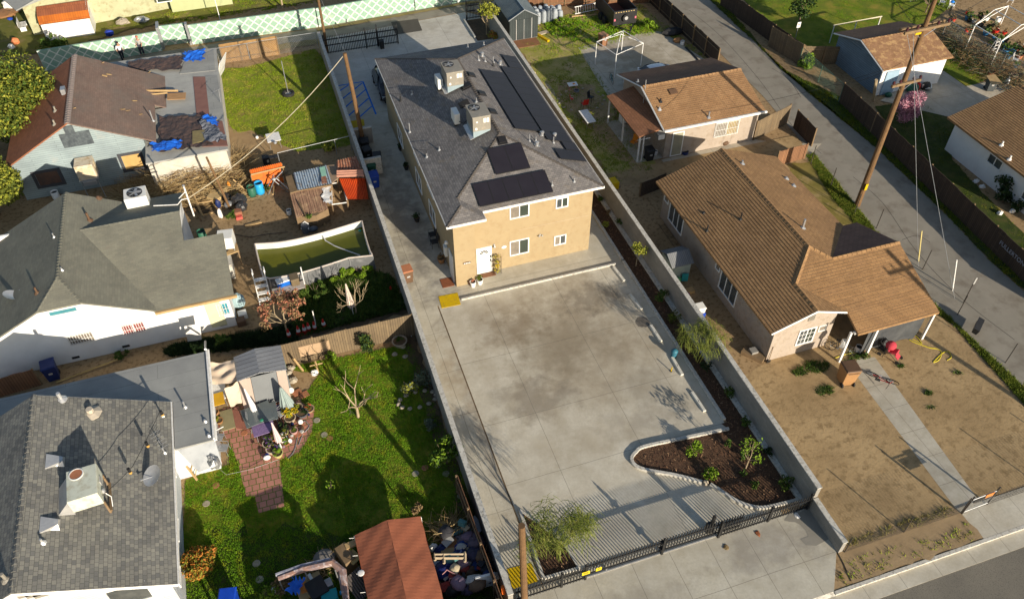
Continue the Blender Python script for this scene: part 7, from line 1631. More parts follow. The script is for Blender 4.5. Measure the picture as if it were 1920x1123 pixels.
# nursery pots
rnd=random.Random(77); kinds=[(blackpl,lf_dark),(blackpl,lf_green),(terra,lf_grey),(M('pot_blue',(.05,.2,.4),None,3,.5),lf_green),(red,lf_dead),(white,lf_green)]; names_=['black pot of dark leaves','black pot of green leaves','terracotta pot of grey leaves','blue pot of green leaves','red pot of dead leaves','white pot of green leaves']
proto={}
for i in range(46):
    u,v=rnd.random(),rnd.random(); base_=P(1795,50)*(1-u)+P(1925,160)*u; off=Vector((rnd.uniform(.2,3.4),rnd.uniform(-.3,2.6),0)); k=rnd.randrange(6); q=base_+off; q.z=0
    if k not in proto: proto[k]=pot(names_[k]+' among the rows of the plant nursery',(0,0),.2,.28,kinds[k][0],kinds[k][1],.26,.4,40,.11,seed=k); proto[k].location=q; proto[k]['group']=names_[k]+' in the nursery rows'
    else: dup(proto[k],q,rnd.uniform(0,6),scale=rnd.uniform(.8,1.5))
for px,lab,m in (((1765,12),'white plastic chair at the top edge of the plant nursery',white),((1782,18),'pale garden chair with a blue bucket seat in the nursery',M('chair_pale',(.6,.62,.6),None,3,.5)),((1893,8),'grey plastic chair under the shade at the top right',alu),((1900,120),'pale plastic chair beyond the tall chain link fence',alu)): chair(lab,px,m,R(30),fm=white)
o=MB().ell(P(1786,4,.7),.2,.2,.12).build('blue_basin',M('basin_blue',(.02,.2,.7),None,3,.4)); tag(o,'bright blue basin on the pale garden chair','basin')
t=thing('step_ladder','white step ladder behind the nursery chain link fence','ladder',P(1862,110)); b=MB()
for sx in (-.25,.25): b.tube([(sx,0,0),(sx*.6,.25,1.7)],.025,4); b.tube([(sx,.7,0),(sx*.6,.3,1.7)],.02,4)
for i in range(5): f_=(i+1)/6; b.tube([(-.25+.1*f_,.25*f_,1.7*f_),(.25-.1*f_,.25*f_,1.7*f_)],.025,4)
b.build('ladder_frame',white,t,world=False)
o=MB().prism([tuple(P(*R5(*c),1.15))[:2] for c in ((1530,540),(1590,530),(1640,590),(1570,600))],1.2,1.24).build('plywood_sheet',lumber); tag(o,'tan board resting on the dark grey bin','plywood')
t=thing('gas_bottle','white rounded gas bottle beside the boards near the nursery fence','bottle',P(1887,158)); MB().lathe((0,0,0),[(.15,0),(.2,.08),(.2,.35),(.1,.5),(.05,.55)],14).build('body',alu,t,world=False,smooth=True); MB().cyl((0,0,.55),.06,.1,8).build('valve',galv,t,world=False)
for i,(px,lab,m) in enumerate((((1857,140),'round terracotta pot lying by the nursery fence',terra),((1900,146),'pale brown pot beside the gas bottle',M('pot_tan',(.4,.28,.2),None,3,.7)))): barrel(lab,px,.3,.3,m,name='bucket')
# white sacks
k=0; prt=None
for r_ in range(3):
    for c_ in range(5):
        q=P(1008,44)+Vector((.05+c_*.55,r_*.5,0)); h=rnd.uniform(.8,1.15)
        t=thing('white_sack','pale grey plastic wrapped sack beside the metal shed, '+('front','middle','back')[r_]+' row, '+('nearest the shed','second from the shed','middle of the row','second from the right end','at the right end')[c_],'sack',q,rnd.uniform(0,3),'pale sacks beside the metal shed'); b=MB(); b.grid(lambda u,v:Vector(((.27+.03*math.sin(u*19+r_))*math.cos(u*6.283)*(1-.35*max(0,v-.75)*4*.6),(.27+.03*math.sin(u*13))*math.sin(u*6.283)*(1-.35*max(0,v-.75)*4*.6),v*h)),14,5); b.build('bag',M('sack_white',(.33,.36,.38),(.27,.3,.33),3,.6,bmp=.6,bs=8),t,world=False,smooth=True); MB().ell((0,0,h),.22,.22,.14,8,4,.15).build('knot',MATS['sack_white'],t,world=False)
t=thing('aluminium_ladder','white ladder leaning on its side against the red brown board fence','ladder',P(1080,28)); a,c=P(1078,27,.1),P(1122,18,.1); b=MB(); d=c-a; 
b.tube([a,c],.04,4); b.tube([a+Vector((0,.15,.6)),c+Vector((0,.15,.6))],.04,4)
for i in range(10): f_=(i+.5)/10; b.tube([a+d*f_,a+d*f_+Vector((0,.15,.6))],.025,4)
b.build('ladder_frame',white,t); o=MB().tube([P(1072,32,.08),P(1120,28,.08)],.08,4).build('lumber_stack',lumber); tag(o,'pale boards lying in front of the white ladder','lumber')
o=MB().box(P(1018,62,.1),(1.0,.5,.06),R(10)).build('pallet',M('pallet_cream',(.5,.42,.3),None,3,.8)); tag(o,'pale slatted pallet beside the shed ramp','pallet')
t=thing('small_bike','teal childrens bicycle on the concrete yard by the canopy frame','bicycle',P(1146,154),R(80))
def bike(t,s_,fm,wm=rubber,lay=False):
    for x in (-.52,.52):
        k=MB(); n=20; pts=[(x*s_+.33*s_*math.cos(i*6.283/n),0,.34*s_+.33*s_*math.sin(i*6.283/n)) for i in range(n+1)]; k.tube(pts,.022*s_,5,cap=False); w_=k.build('wheel',wm,t,world=False); k=MB()
        for i in range(10): a=i*.628; k.tube([(x*s_,0,.34*s_),(x*s_+.32*s_*math.cos(a),0,.34*s_+.32*s_*math.sin(a))],.004,3)
        k.tube([(x*s_,-.04,.34*s_),(x*s_,.04,.34*s_)],.03*s_,6); k.build('spokes',alu,w_,world=False)
    k=MB(); Q=lambda x,z:(x*s_,0,z*s_)
    for a,c in ((( -.52,.34),(-.12,.34)),((-.52,.34),(-.2,.78)),((-.12,.34),(-.2,.85)),((-.12,.34),(.36,.74)),((-.2,.76),(.36,.8)),((.36,.86),(.52,.34))): k.tube([Q(*a),Q(*c)],.022*s_,6)
    k.build('frame',fm,t,world=False); k=MB(); k.tube([(.3*s_,-.3*s_,.98*s_),(.36*s_,-.1*s_,.92*s_),(.36*s_,.1*s_,.92*s_),(.3*s_,.3*s_,.98*s_)],.015*s_,5); k.tube([Q(.36,.84),Q(.36,.93)],.02*s_,5); k.build('handlebar',black,t,world=False); k=MB(); k.box((-.22*s_,0,.9*s_),(.26*s_,.13*s_,.06*s_)); k.build('saddle',black,t,world=False)
    k=MB(); k.tube([(-.12*s_,-.12*s_,.34*s_),(-.12*s_,.12*s_,.34*s_)],.015*s_,5); k.tube([(-.12*s_,.1*s_,.34*s_),(-.05*s_,.12*s_,.2*s_)],.012*s_,4); k.cyl((-.12*s_,.03,.26*s_),.08*s_,.01,10); k.build('crank',galv,t,world=False)
bike(t,.75,M('teal_frame',(.02,.2,.22),None,3,.4))
t=thing('bicycle','red and black bicycle lying beside the front walk','bicycle',P(1655,705,.02),R(-62)); t.rotation_euler=(R(62),0,R(-48)); bike(t,1.05,M('red_frame',(.4,.02,.02),None,3,.3))
t=thing('bicycle','dark bicycle leaning in the shade by the bungalow porch','bicycle',P(1572,660,.02),R(-40)); bike(t,1.0,black)
def hose(name,lab,pts,r,m,z=.03,k=5): o=MB().tube([(p[0],p[1],z) for p in smooth(pts,k)],r,5).build(name,m); return tag(o,lab,'hose')
hy=M('hose_yellow',(.6,.5,.03),None,3,.5)
hose('garden_hose','yellow garden hose looping over the dirt beside the carport',PP(1705,634,1718,640,1728,645,1715,630,1705,638,1740,652,1757,655,1765,662,1760,675,1750,680,1757,672,1768,662,1778,660,1783,670,1775,676),.03,hy)
hose('garden_hose','yellow hose lying across the front walk near the tan bin',PP(1565,672,1580,666,1597,663,1612,662),.03,hy)
hose('garden_hose','thin grey hose looping on the green lawn near the patio',PP(560,835,568,815,580,800,570,790,560,812,552,845,540,860),.02,galv)
t=thing('stroller','pink red stroller with dark frame beside the carport tarp','stroller',P(1665,668),R(30)); k=MB(); k.ell((0,.1,.85),.32,.3,.25,12,6); k.build('hood',redf,t,world=False,smooth=True); k=MB(); k.box((0,-.15,.55),(.45,.5,.12),0,R(-20)); k.box((0,.12,.7),(.45,.1,.45),0,R(-15)); k.box((0,-.45,.35),(.4,.3,.06),0,R(40)); k.build('seat',redf,t,world=False,bevel=.03)
k=MB()
for sx in (-.27,.27): k.tube([(sx,-.6,.12),(sx,.3,.75),(sx,.65,1.0)],.018,5); k.tube([(sx,.45,.12),(sx,-.1,.6)],.018,5)
k.tube([(-.27,.65,1.0),(.27,.65,1.0)],.02,5); k.build('frame',black,t,world=False)
for sx in (-.27,.27):
    for y in (-.6,.45): k=MB(); k.tube([(sx-.02,y,.12),(sx+.02,y,.12)],.12,10); k.build('wheel',rubber,t,world=False)
pot('pale pot with a yellow green plant beside the dark folding chair',(1628,652),.18,.28,acw,lf_yell,.25,.35,70); shrub('sparse green weed by the carport chairs',(1622,672),.3,.3,80,.09,lf_green,90)
t=thing('lantern_stand','white wire bundle hanging on the bungalow porch post','decoration',P(1582,645,1.4)); MB().ell((0,0,0),.22,.2,.35,8,5,.3).build('wire_bundle',alu,t,world=False)
t=thing('basketball_hoop','black tilted box on a post in the side street weeds','box',P(1828,622)); MB().box((0,0,.45),(1.1,.3,.35),R(35),R(12)).build('box_body',black,t,world=False,bevel=.02); MB().box((0,0,.64),(1.14,.34,.04),R(35),R(12)).build('lid',blackpl,t,world=False)
# small square sign post by the street verge
q=P(1806,568); t=thing('street_sign','small tilted sign on a dark post at the side street verge','sign',q); MB().tube([(0,0,0),(.1,.1,1.9)],.03,5).build('post',bkp,t,world=False); MB().box((.1,.06,1.75),(.12,.02,.5)).build('sign_plate',alu,t,world=False)
t=thing('warning_sign','small white sign with red mark above the dark side fence','sign',P(1487,88)); MB().tube([(0,0,0),(0,0,2.0)],.03,5).build('post',galv,t,world=False); MB().box((0,-.03,2.05),(.35,.02,.5)).build('sign_plate',white,t,world=False); MB().box((0,-.045,2.1),(.2,.005,.06)).build('red_mark',red,t,world=False)
# gap between block wall and bungalow
t=thing('garden_shed','small grey plastic shed with ribbed gable roof against the block wall','shed',P(1272,518)); q=P(1272,522); b=MB(); b.bx(q.x-.65,q.x+.65,q.y-.1,q.y+1.3,0,1.3); b.build('wall',M('shed_green_white',(.35,.42,.38),(.28,.34,.32),3,.6),t)
b=MB(); rb=brick('grey_ribbed_plastic',(.24,.25,.25),(.2,.21,.22),(.1,.1,.11),.12,3,.01,off=0); ym=q.y+.6; b.slab([(q.x-.75,q.y-.25,1.3),(q.x+.75,q.y-.25,1.3),(q.x+.75,ym,1.75),(q.x-.75,ym,1.75)],.04); b.slab([(q.x-.75,q.y+1.45,1.3),(q.x+.75,q.y+1.45,1.3),(q.x+.75,ym,1.75),(q.x-.75,ym,1.75)],.04); b.build('roof',rb,t)
for px,lab,m,sz in (((1283,527),'teal poster board leaning on the small grey shed',M('teal_card',(.03,.3,.33),None,3,.5),(.4,.1,.6)),((1270,530),'green and white card box by the small grey shed',M('green_card',(.1,.35,.15),None,3,.6),(.35,.2,.4)),((1293,548),'tan cardboard box in the gap by the block wall',lumber,(.5,.4,.25)),((1285,552),'purple box beside the tan cardboard box',M('purple_card',(.2,.06,.35),None,3,.6),(.4,.3,.2)),((1313,594),'blue crate below the white bin in the gap by the block wall',blue,(.45,.35,.4))):
    q=P(*px); o=MB().box((q.x,q.y,sz[2]/2),sz,rnd.uniform(-.3,.3)).build('box',m,bevel=.01); tag(o,lab,'box')
t=thing('wooden_ladder','dark ladder lying on the ground along the bungalow side wall','ladder',P(1262,455)); a,c=P(1240,420,.06),P(1283,480,.06); d=c-a; s_=Vector((-d.y,d.x,0)).normalized()*.2; b=MB(); b.tube([a-s_,c-s_],.03,4); b.tube([a+s_,c+s_],.03,4)
for i in range(10): p=a+d*(i+.5)/10; b.tube([p-s_,p+s_],.02,4)
b.build('ladder_frame',lumberd,t)
o=MB().box(P(1149,345,.3),(.65,.75,.6),R(5)).build('yellow_box',yellow,bevel=.03); tag(o,'yellow toy box behind the block wall near the tan house corner','box')
t=thing('wooden_cart','dark board box on the ground beside the bungalow corner','cart',P(1412,668)); MB().box((0,0,.15),(.6,1.3,.3),R(35)).build('tray',lumberd,t,world=False); MB().box((0,.1,.35),(.4,.4,.2)).build('load',M('grey_load',(.25,.24,.22),None,3,.8),t,world=False)
k=thing('garden_fork','dark garden tool standing by the bungalow corner','tool',P(1440,680)); MB().tube([(0,0,0),(.1,.1,1.2)],.02,5).build('handle',lumberd,k,world=False); MB().box((0,0,.1),(.25,.05,.2)).build('head',black,k,world=False)
o=MB().ell(P(1360,268,.2),.3,.2,.2,10,6,.1).build('brown_cushion',brownd); tag(o,'dark brown round cushion on the patio between cottage and bungalow','cushion')
t=thing('clothes_pole','white pole with cross arms in front of the cottage porch','pole',P(1202,302)); MB().tube([(0,0,0),(0,0,2.2)],.05,6).build('post',white,t,world=False); MB().tube([(-.5,0,1.9),(.5,0,1.9)],.03,5).build('cross_arm',white,t,world=False)
t=thing('washing_machine','white washer under the rear of the cottage porch','appliance',P(1170,228)); MB().box((0,0,.45),(.65,.65,.9)).build('housing',acw,t,world=False,bevel=.03); MB().box((0,-.1,.91),(.5,.4,.03)).build('lid',white,t,world=False)
t=thing('window_ac','small white air conditioner on the cottage porch wall','AC unit',(26.2,44.5,1.9)); MB().bx(-.5,0,-.3,.3,-.2,.2).build('housing',acw,t,world=False); MB().bx(-.55,-.5,-.25,.25,-.15,.15).build('grille',galv,t,world=False)
# bags / debris by fence on concrete yard
o=MB().ell(P(1262,60,.25),1.1,.5,.35,12,6,.12).build('black_tarp_bundle',blackpl); tag(o,'black bundled tarp along the dark board fence','bundle'); o=MB().ell(P(1270,76,.2),.4,.3,.25,10,6,.15).build('brown_sack',brownp); tag(o,'brown sack at the end of the black bundle','sack')
hose('pipe_bundle','dark pipes lying along the foot of the dark board fence',PP(1285,90,1300,105,1318,125),.1,blackpl)
# people in the alley
def person(lab,base,rz_,shirt,trs,hat=None,step=.25):
    t=thing('person',lab,'person',base,rz_)
    def skin_(name,V_,E_,Rr,m,lv=1):
        me=bpy.data.meshes.new(name); me.from_pydata(V_,E_,[]); me.materials.append(m); o=bpy.data.objects.new(name,me); C.objects.link(o); o.parent=t
        md=o.modifiers.new('skin','SKIN'); md.use_smooth_shade=True
        for i,r in enumerate(Rr): me.skin_vertices[0].data[i].radius=(r,r)
        me.skin_vertices[0].data[0].use_root=True; s2=o.modifiers.new('sub','SUBSURF'); s2.levels=s2.render_levels=lv; return o
    s_=step
    V_=[(0,0,.95),(0,0,1.15),(0,0,1.38),(0,.01,1.5),(0,.03,1.6),(0,.02,1.72),(.1,0,.92),(.11,s_*.5,.5),(.11,s_*.8,.07),(.11,s_*.8+.14,.04),(-.1,0,.92),(-.11,-s_*.3,.5),(-.11,-s_*.9,.09),(-.11,-s_*.9+.14,.05),(.19,0,1.4),(.26,-.03,1.12),(.25,.14,.9),(.25,.19,.82),(-.19,0,1.4),(-.26,.02,1.12),(-.25,.2,.95),(-.25,.26,.9)]
    E_2=[(0,1),(1,2),(2,3),(3,4),(4,5),(0,6),(6,7),(7,8),(8,9),(0,10),(10,11),(11,12),(12,13),(2,14),(14,15),(15,16),(16,17),(2,18),(18,19),(19,20),(20,21)]
    skin_('body',V_,E_2,[.12,.11,.12,.05,.095,.08,.085,.06,.04,.035,.085,.06,.04,.035,.06,.045,.03,.035,.06,.045,.03,.035],skin)
    skin_('shirt',V_[:3]+[V_[14],V_[15],V_[18],V_[19]],[(0,1),(1,2),(2,3),(3,4),(2,5),(5,6)],[.15,.14,.15,.08,.065,.08,.065],shirt)
    skin_('trousers',[V_[0],V_[6],V_[7],V_[8],V_[10],V_[11],V_[12]],[(0,1),(1,2),(2,3),(0,4),(4,5),(5,6)],[.145,.11,.085,.065,.11,.085,.065],trs)
    MB().ell((0,.01,1.72),.105,.115,.09,10,6).build('hair' if not hat else 'cap',hat or hairm,t,world=False,smooth=True)
    k=MB(); k.ell((0,.125,1.64),.015,.025,.02,6,4); k.build('nose',skin,t,world=False)
person('person in a white top and dark trousers walking in the alley',Vector((P(232,116).x,P(232,116).y+.15,0)),R(200),M('shirt_white',(.7,.7,.75),None,3,.8),M('trouser_dark',(.02,.02,.03),None,3,.8))
person('person in a reddish cap and grey clothes standing in the alley',Vector((P(268,105).x,P(268,105).y+.15,0)),R(160),M('shirt_grey',(.4,.4,.38),None,3,.8),M('trouser_grey',(.05,.05,.07),None,3,.8),hat=M('cap_red',(.5,.14,.08),None,3,.8),step=.08)
# tyre swing post
t=thing('tether_pole','thin metal pole standing in a black tyre on the back lawn','pole',P(541,178)); k=MB(); n=20
k.tube([(.4*math.cos(i*6.283/n),.4*math.sin(i*6.283/n),.12) for i in range(n+1)],.13,8,cap=False); k.build('tyre',rubber,t,world=False,smooth=True); MB().tube([(0,0,0),(.02,.02,3.0)],.035,6).build('pole_shaft',galv,t,world=False); MB().cyl((0,0,0),.28,.1,12).build('concrete_fill',kerbm,t,world=False)
table('square white table with an odd grill on the bare path of the back lawn',(516,273),1.0,1.2,.75,white,R(3)); o=MB().ell(P(516,268,.85),.14,.12,.1).build('grill_pot',galv); tag(o,'small metal pot on the square white table','pot')
for px,lab,m in (((482,258),'white ball on the sunny back lawn',white),((1002,138),'pale yellow ball on the patchy grass by the block wall',M('ball_yellow',(.7,.6,.3),None,3,.5))): o=MB().ell(P(*px,.12),.13,.13,.13,10,8).build('ball',m,smooth=True); tag(o,lab,'ball')
table('low black bench with a red grill by the white railed fence',(514,302),.9,.4,.4,blackpl,0); o=MB().box(P(499,300,.3),(.5,.5,.6)).build('black_crate',blackpl,bevel=.02); tag(o,'black crate beside the low black bench','crate')
# ================================================================ LOWER LEFT YARD
KS=lambda x,y:(380+x*.1425,640+y*.1425); KP=lambda x,y:(380+x*.1425,740+y*.1425)
# ribbed roof shed
t=thing('backyard_shed','low grey ribbed shed with beige and grey front sheets beside the board fence','shed',P(480,720)); hs=1.9
ribg=brick('grey_ribbed_sheet',(.34,.35,.36),(.30,.31,.32),(.10,.10,.11),.3,6,.014,off=0,bmp=.8)
c=[P(*KS(405,210),hs),P(*KS(1025,50),hs),P(*KS(1105,370),1.95),P(*KS(450,525),1.95)]
b=MB(); m=c[0].lerp(c[1],.47)+Vector((0,0,.25)); m2=c[3].lerp(c[2],.47)+Vector((0,0,.25)); b.slab([c[0],m,m2,c[3]],.05); b.slab([m,c[1],c[2],m2],.05); b.build('roof',ribg,t)
f0=P(*KS(370,855),0); f1=P(*KS(1030,690),0)
x0_,x1_,y_=c[3].x+.05,c[2].x-.05,(c[3].y+c[2].y)/2+.06
q=P(*KS(565,800)); yb=y_
bei=M('beige_sheet',(.42,.34,.28),(.38,.30,.25),1.2,.8,bmp=.2); grs=M('grey_sheet',(.17,.18,.185),(.15,.16,.165),1,.7)
xs_=[x0_,x0_+(x1_-x0_)*.26,x0_+(x1_-x0_)*.8,x1_]
for i,m_ in enumerate((bei,grs,bei)): MB().slab([(xs_[i]+.01,yb,1.93),(xs_[i+1]-.01,yb,1.93),(xs_[i+1]-.01-.1,yb-.75,.35),(xs_[i]+.01-.1,yb-.75,.35)],.03).build('front_sheet',m_,t)
b=MB(); b.prism([(x0_,yb+.03),(x1_,yb+.03),(c[1].x-.1,c[1].y-.1),(c[0].x+.1,c[0].y-.1)],-.05,1.85); b.build('wall',grs,t)
MB().tube([P(*KS(1050,180),1.9),P(*KS(1095,340),1.9)],.03,5).build('edge_trim',M('trim_lime',(.6,.7,.4),None,3,.5),t)
# canvas awning between flat roof and shed
def sheet(name,lab,c,m,sag=.25,nx=18,ny=12,cat='tarp',sd_=3):
    rnd=random.Random(sd_); a=rnd.uniform(0,6)
    o=MB().grid(lambda u,v:c[0]*(1-u)*(1-v)+c[1]*u*(1-v)+c[2]*u*v+c[3]*(1-u)*v+Vector((0,0,-sag*4*u*(1-u)*.6+.05*math.sin(v*14+a+u*4)+.04*math.sin(u*11+v*9))),nx,ny).build(name,m,smooth=True); return tag(o,lab,cat)
sheet('canvas_awning','sagging beige canvas stretched between the flat roof and the ribbed shed',[P(390,680,2.2),P(438,672,2.1),P(445,713,1.9),P(390,718,2.1)],tarpc)
sheet('canvas_awning','lower beige canvas panel in front of the ribbed shed',[P(420,728,1.8),P(452,712,1.9),P(460,753,.7),P(432,762,.6)],tarpc,.05,sd_=5)
t=table('white table with a yellow board on it beside the flat roof',KP(210,60),1.1,1.5,.8,white,R(0)); o=MB().box(P(*KP(185,60),.86),(.75,.85,.03),R(3)).build('yellow_board',M('board_yellow',(.62,.36,.02),(.55,.3,.02),2,.6)); tag(o,'yellow board on the white table by the flat roof','board')
barrel('wide brown pot beside the white table on the patio',KP(165,265),.26,.3,brownp,name='bucket',inner=dirt_dk)
o=MB().box(P(*KP(315,330),.04),(.75,1.35,.05),R(4)).build('olive_mat',M('mat_olive',(.28,.25,.14),None,2,.9)); tag(o,'olive grey mat lying on the brick patio','mat')
o=MB().prism([tuple(P(*KP(*c)))[:2] for c in ((385,200),(460,205),(600,420),(590,470),(385,430))],.02,.04).build('red_rubber_mat',M('mat_brick',(.30,.125,.09),(.26,.11,.08),2,.9)); tag(o,'smooth brick red mat on the patio beside the olive one','mat')
def umbrella(lab,px,h,r,m,lean=(0,0),z=0):
    t=thing('closed_parasol',lab,'parasol',P(*px,z)); MB().tube([(0,0,0),(lean[0],lean[1],h)],.025,6).build('pole',white,t,world=False)
    n=20; b=MB(); L=Vector((lean[0],lean[1],h)); 
    def fn(u,v):
        a=u*6.2832; rr=r*(.15+.85*v)*(1+.28*math.sin(a*8))*(1 if v<.95 else .9); c_=L*(1-v*.72); return c_+Vector((rr*math.cos(a),rr*math.sin(a),0))
    b.grid(fn,48,6); b.build('canopy',m,t,world=False,smooth=True); return t
umbrella('closed white parasol standing beside the grey shed front',KP(745,330),2.2,.15,M('canvas_white',(.6,.58,.58),(.6,.58,.6),3,.8),(-.25,.45))
umbrella('half open pale grey parasol at the corner of the shed',KP(1150,230),2.0,.34,M('canvas_sage',(.28,.34,.32),(.22,.28,.27),2,.8),(-.1,.1))
umbrella('closed pale pink parasol among the flower pots',KP(1040,700),1.9,.15,M('canvas_pink',(.55,.43,.42),(.6,.48,.48),3,.8),(-.1,.25))
table('grey glass topped patio table under the white parasol',KP(760,360),1.5,1.3,.72,M('table_glass',(.14,.16,.16),(.11,.13,.13),1,.15,spec=.5),R(10)); table('second grey patio table beside the yellow chair',KP(900,330),.9,1.2,.7,MATS['table_glass'],R(0))
for px,lab,m,rz_ in (((845,165),'yellow backed wooden chair at the patio table',M('chair_yellow',(.5,.33,.08),None,3,.7),0),((1040,230),'purple woven chair right of the patio tables',M('weave_purple',(.16,.13,.25),(.1,.08,.16),9,.8),-90),((1050,300),'dark curved metal chair beside the yellow fern',alu,-60),((700,440),'grey sling chair left of the purple draped table',M('sling_grey',(.13,.15,.15),None,3,.7),100),((690,380),'pale metal armchair at the patio table',galv,90)): chair(lab,KP(*px),m,R(rz_),fm=galv)
t=table('small bench draped with a purple striped cloth',KP(830,530),1.1,.75,.6,M('cloth_purple',(.25,.17,.33),(.16,.11,.22),14,.9),R(5))
PT=[((1160,340),.3,.3,'large pot of yellow fern on the patio',M('pot_buff',(.5,.4,.28),None,3,.8),lf_yell,.55,.5,420,.13,[lf_yell,lf_yell,yellow]),((1070,620),.22,.3,'tall pot of red and white flowers at the shed corner',white,lf_green,.3,.4,150,.09,[lf_green,lf_red,white]),
((870,680),.26,.3,'cream pot of purple flowers at the patio edge',M('pot_cream',(.6,.5,.36),None,3,.8),lav,.3,.35,170,.07,[lav,lf_green,lf_green]),((920,750),.28,.3,'cream pot of mixed purple and yellow flowers',MATS['pot_cream'],lf_green,.34,.3,200,.07,[lav,lf_yell,lf_green]),((1000,800),.26,.28,'pale yellow pot of green leaves at the patio corner',M('pot_lemon',(.55,.5,.2),None,3,.8),lf_lime,.28,.25,130,.08,None),
((950,600),.22,.3,'terracotta pot of orange flowers beside the pink parasol',terra,lf_red,.28,.35,150,.08,[lf_red,lf_yell,lf_green]),((1080,480),.24,.28,'dark pot of green leaves with teal bloom',blackpl,lf_dark,.3,.3,120,.08,None),((1265,190),.24,.25,'buff bowl of yellow leaves near the pale parasol',MATS['pot_buff'],lf_yell,.24,.2,90,.08,None),
((1320,270),.3,.25,'grey bowl of dark flowers on the stone ring',M('bowl_dark',(.12,.12,.13),None,3,.8),lf_dark,.3,.2,130,.07,None),((1410,210),.26,.22,'tan planter with red blooms at the lawn edge',M('pot_tan2',(.42,.3,.18),None,3,.8),lf_olive,.28,.25,110,.07,[lf_olive,lf_olive,red]),((1210,500),.2,.25,'pink planter beside the dark pot',M('pot_pink',(.5,.3,.28),None,3,.8),lf_olive,.22,.25,90,.07,None),((1085,530),.2,.25,'yellow flower pot under the curved rail',MATS['pot_lemon'],lf_yell,.25,.25,110,.07,None),((1100,650),.2,.2,'small pot of yellow green leaves on round pavers',brownp,lf_lime,.22,.25,80,.07,None),((980,280),.16,.2,'small cream pot on the second patio table leg',MATS['pot_cream'],lf_olive,.15,.15,40,.06,None),((230,370),.2,.25,'yellow flowered pot beside the olive mat',brownp,lf_yell,.28,.25,110,.07,None)]
for i,(px,r,h,lab,pm,lm,pr,ph,n,sz,mt) in enumerate(PT): pot(lab,KP(*px),r,h,pm,lm,pr,ph,n,sz,mats=mt,seed=i)
for px,lab,m,r_ in (((845,825),'white ceramic swan planter at the brick edge',white,(.28,.18,.22)),((1285,355),'white ornament beside the yellow fern',white,(.2,.18,.25)),((1150,605),'white goose ornament by the round pavers',white,(.16,.12,.25)),((850,790),'blue ball ornament beside the white swan planter',blue,(.16,.16,.16)),((1160,-60),'white ceramic planter at the shed corner',white,(.25,.22,.3)),((1000,680),'pale green box beside the pink parasol',M('mint_box',(.35,.45,.38),None,3,.6),(.2,.18,.15)),((670,635),'small dark ornament on the brick patio',brownd,(.12,.1,.08)),((775,330),'green glass bowl on the grey patio table',M('bowl_green',(.03,.2,.12),None,3,.3),(.16,.16,.08))):
    z=.8 if 'on the grey' in lab else r_[2]*.8; o=MB().ell(P(*KP(*px),z),*[v*.7 for v in r_],12,7).build('garden_ornament',m,smooth=True); tag(o,lab,'ornament')
o=MB().tube([P(*KP(130,490),1.6),P(*KP(270,420),1.3)],.03,5).build('white_pipe',white); tag(o,'white pipe sticking out from the flat roof edge over the patio','pipe')
for px,lab in (((240,620),'grey wire chair beside the white lean to'),((300,760),'second grey wire chair in the weeds by the lean to')): chair(lab,KP(*px),galv,R(70),fm=galv)
for i,px in enumerate(((130,850),(165,910))): o=MB().ell(P(*KP(*px),1.6),.25,.25,.3,8,5,.3).build('wire_bundle',galv); tag(o,('grey wire bundle on the white lean to roof, upper','grey wire bundle on the white lean to roof, lower')[i],'wire')
cable('clothes_line','thin cable from the lean to across the brick path',[P(*KP(160,920),1.3),P(*KP(310,1050),.15),P(*KP(640,980),.1),P(*KP(1000,850),.2)],.007,galv,.0)
# stepping stones
ST=[(458,812),(498,818),(387,944),(405,910),(387,868),(398,860),(410,867),(594,788),(608,815),(618,822),(560,800),(779,888),(797,877),(836,888),(820,872),(833,862),(840,858),(864,929),(795,660),(481,1056),(487,1086)]
srnd=random.Random(4)
for i,px in enumerate(ST):
    q=P(*px); o=MB().lathe((q.x,q.y,-.01),[(.17,0),(.19,.03),(.16,.045)],9).build('stepping_stone',rocks if i%3 else terra); tag(o,'round pale stepping stone in the lower left lawn' if i%3 else 'round reddish stepping stone in the lower left lawn','stepping stone','pale stepping stones in the lawn' if i%3 else 'reddish stepping stones in the lawn')
for i in range(12):
    a=i/12*6.28; q=P(783,750)+Vector((1.05*math.cos(a),.55*math.sin(a),.06)); o=MB().ell(q,.15,.12,.1,8,5,.15).build('edging_stone',rocks); tag(o,'rough stone in the ring around the grey bushes','stone','stones ringing the grey bushes')
for i,px in enumerate(((755,650),(740,664),(760,668))): o=MB().ell(P(*px,.06),.18,.14,.11,8,5,.15).build('edging_stone',rocks); tag(o,'rough stone by the round planter near the board fence','stone','stones by the round planter')
pot('round stone ringed planter at the right end of the board fence',(750,646),.42,.35,rocks,lf_green,.3,.2,90)
t=thing('wooden_bench','white broken wooden trestle in the shade of the board fence','trestle',P(757,627)); b=MB(); b.tube([(-.5,0,.5),(.5,.05,.5)],.05,4); b.tube([(-.4,-.3,0),(-.2,.2,.9)],.03,4); b.tube([(.4,-.3,0),(.3,.2,.9)],.03,4); b.tube([(-.4,.3,0),(-.3,-.1,.9)],.03,4); b.build('trestle_frame',acw,t,world=False)
t=thing('wooden_cross','small wooden cross like trellis by the board fence','trellis',P(597,700)); b=MB(); b.tube([(0,0,0),(0,0,1.1)],.05,4); b.tube([(-.35,0,.75),(.35,0,.75)],.045,4); b.build('cross_bars',lumber,t,world=False)
o=MB().ell(P(590,699,.25),.22,.15,.2,10,6,.15).build('white_statue',white); tag(o,'white animal statue beside the wooden cross','statue'); MB().ell(P(586,697,.5),.09,.08,.1,8,6).build('head',white,o,world=False)
o=MB().tube([P(550,672,1.3),P(568,695,.1)],.07,4).build('leaning_plank',lumber); tag(o,'pale plank leaning on the board fence','plank')
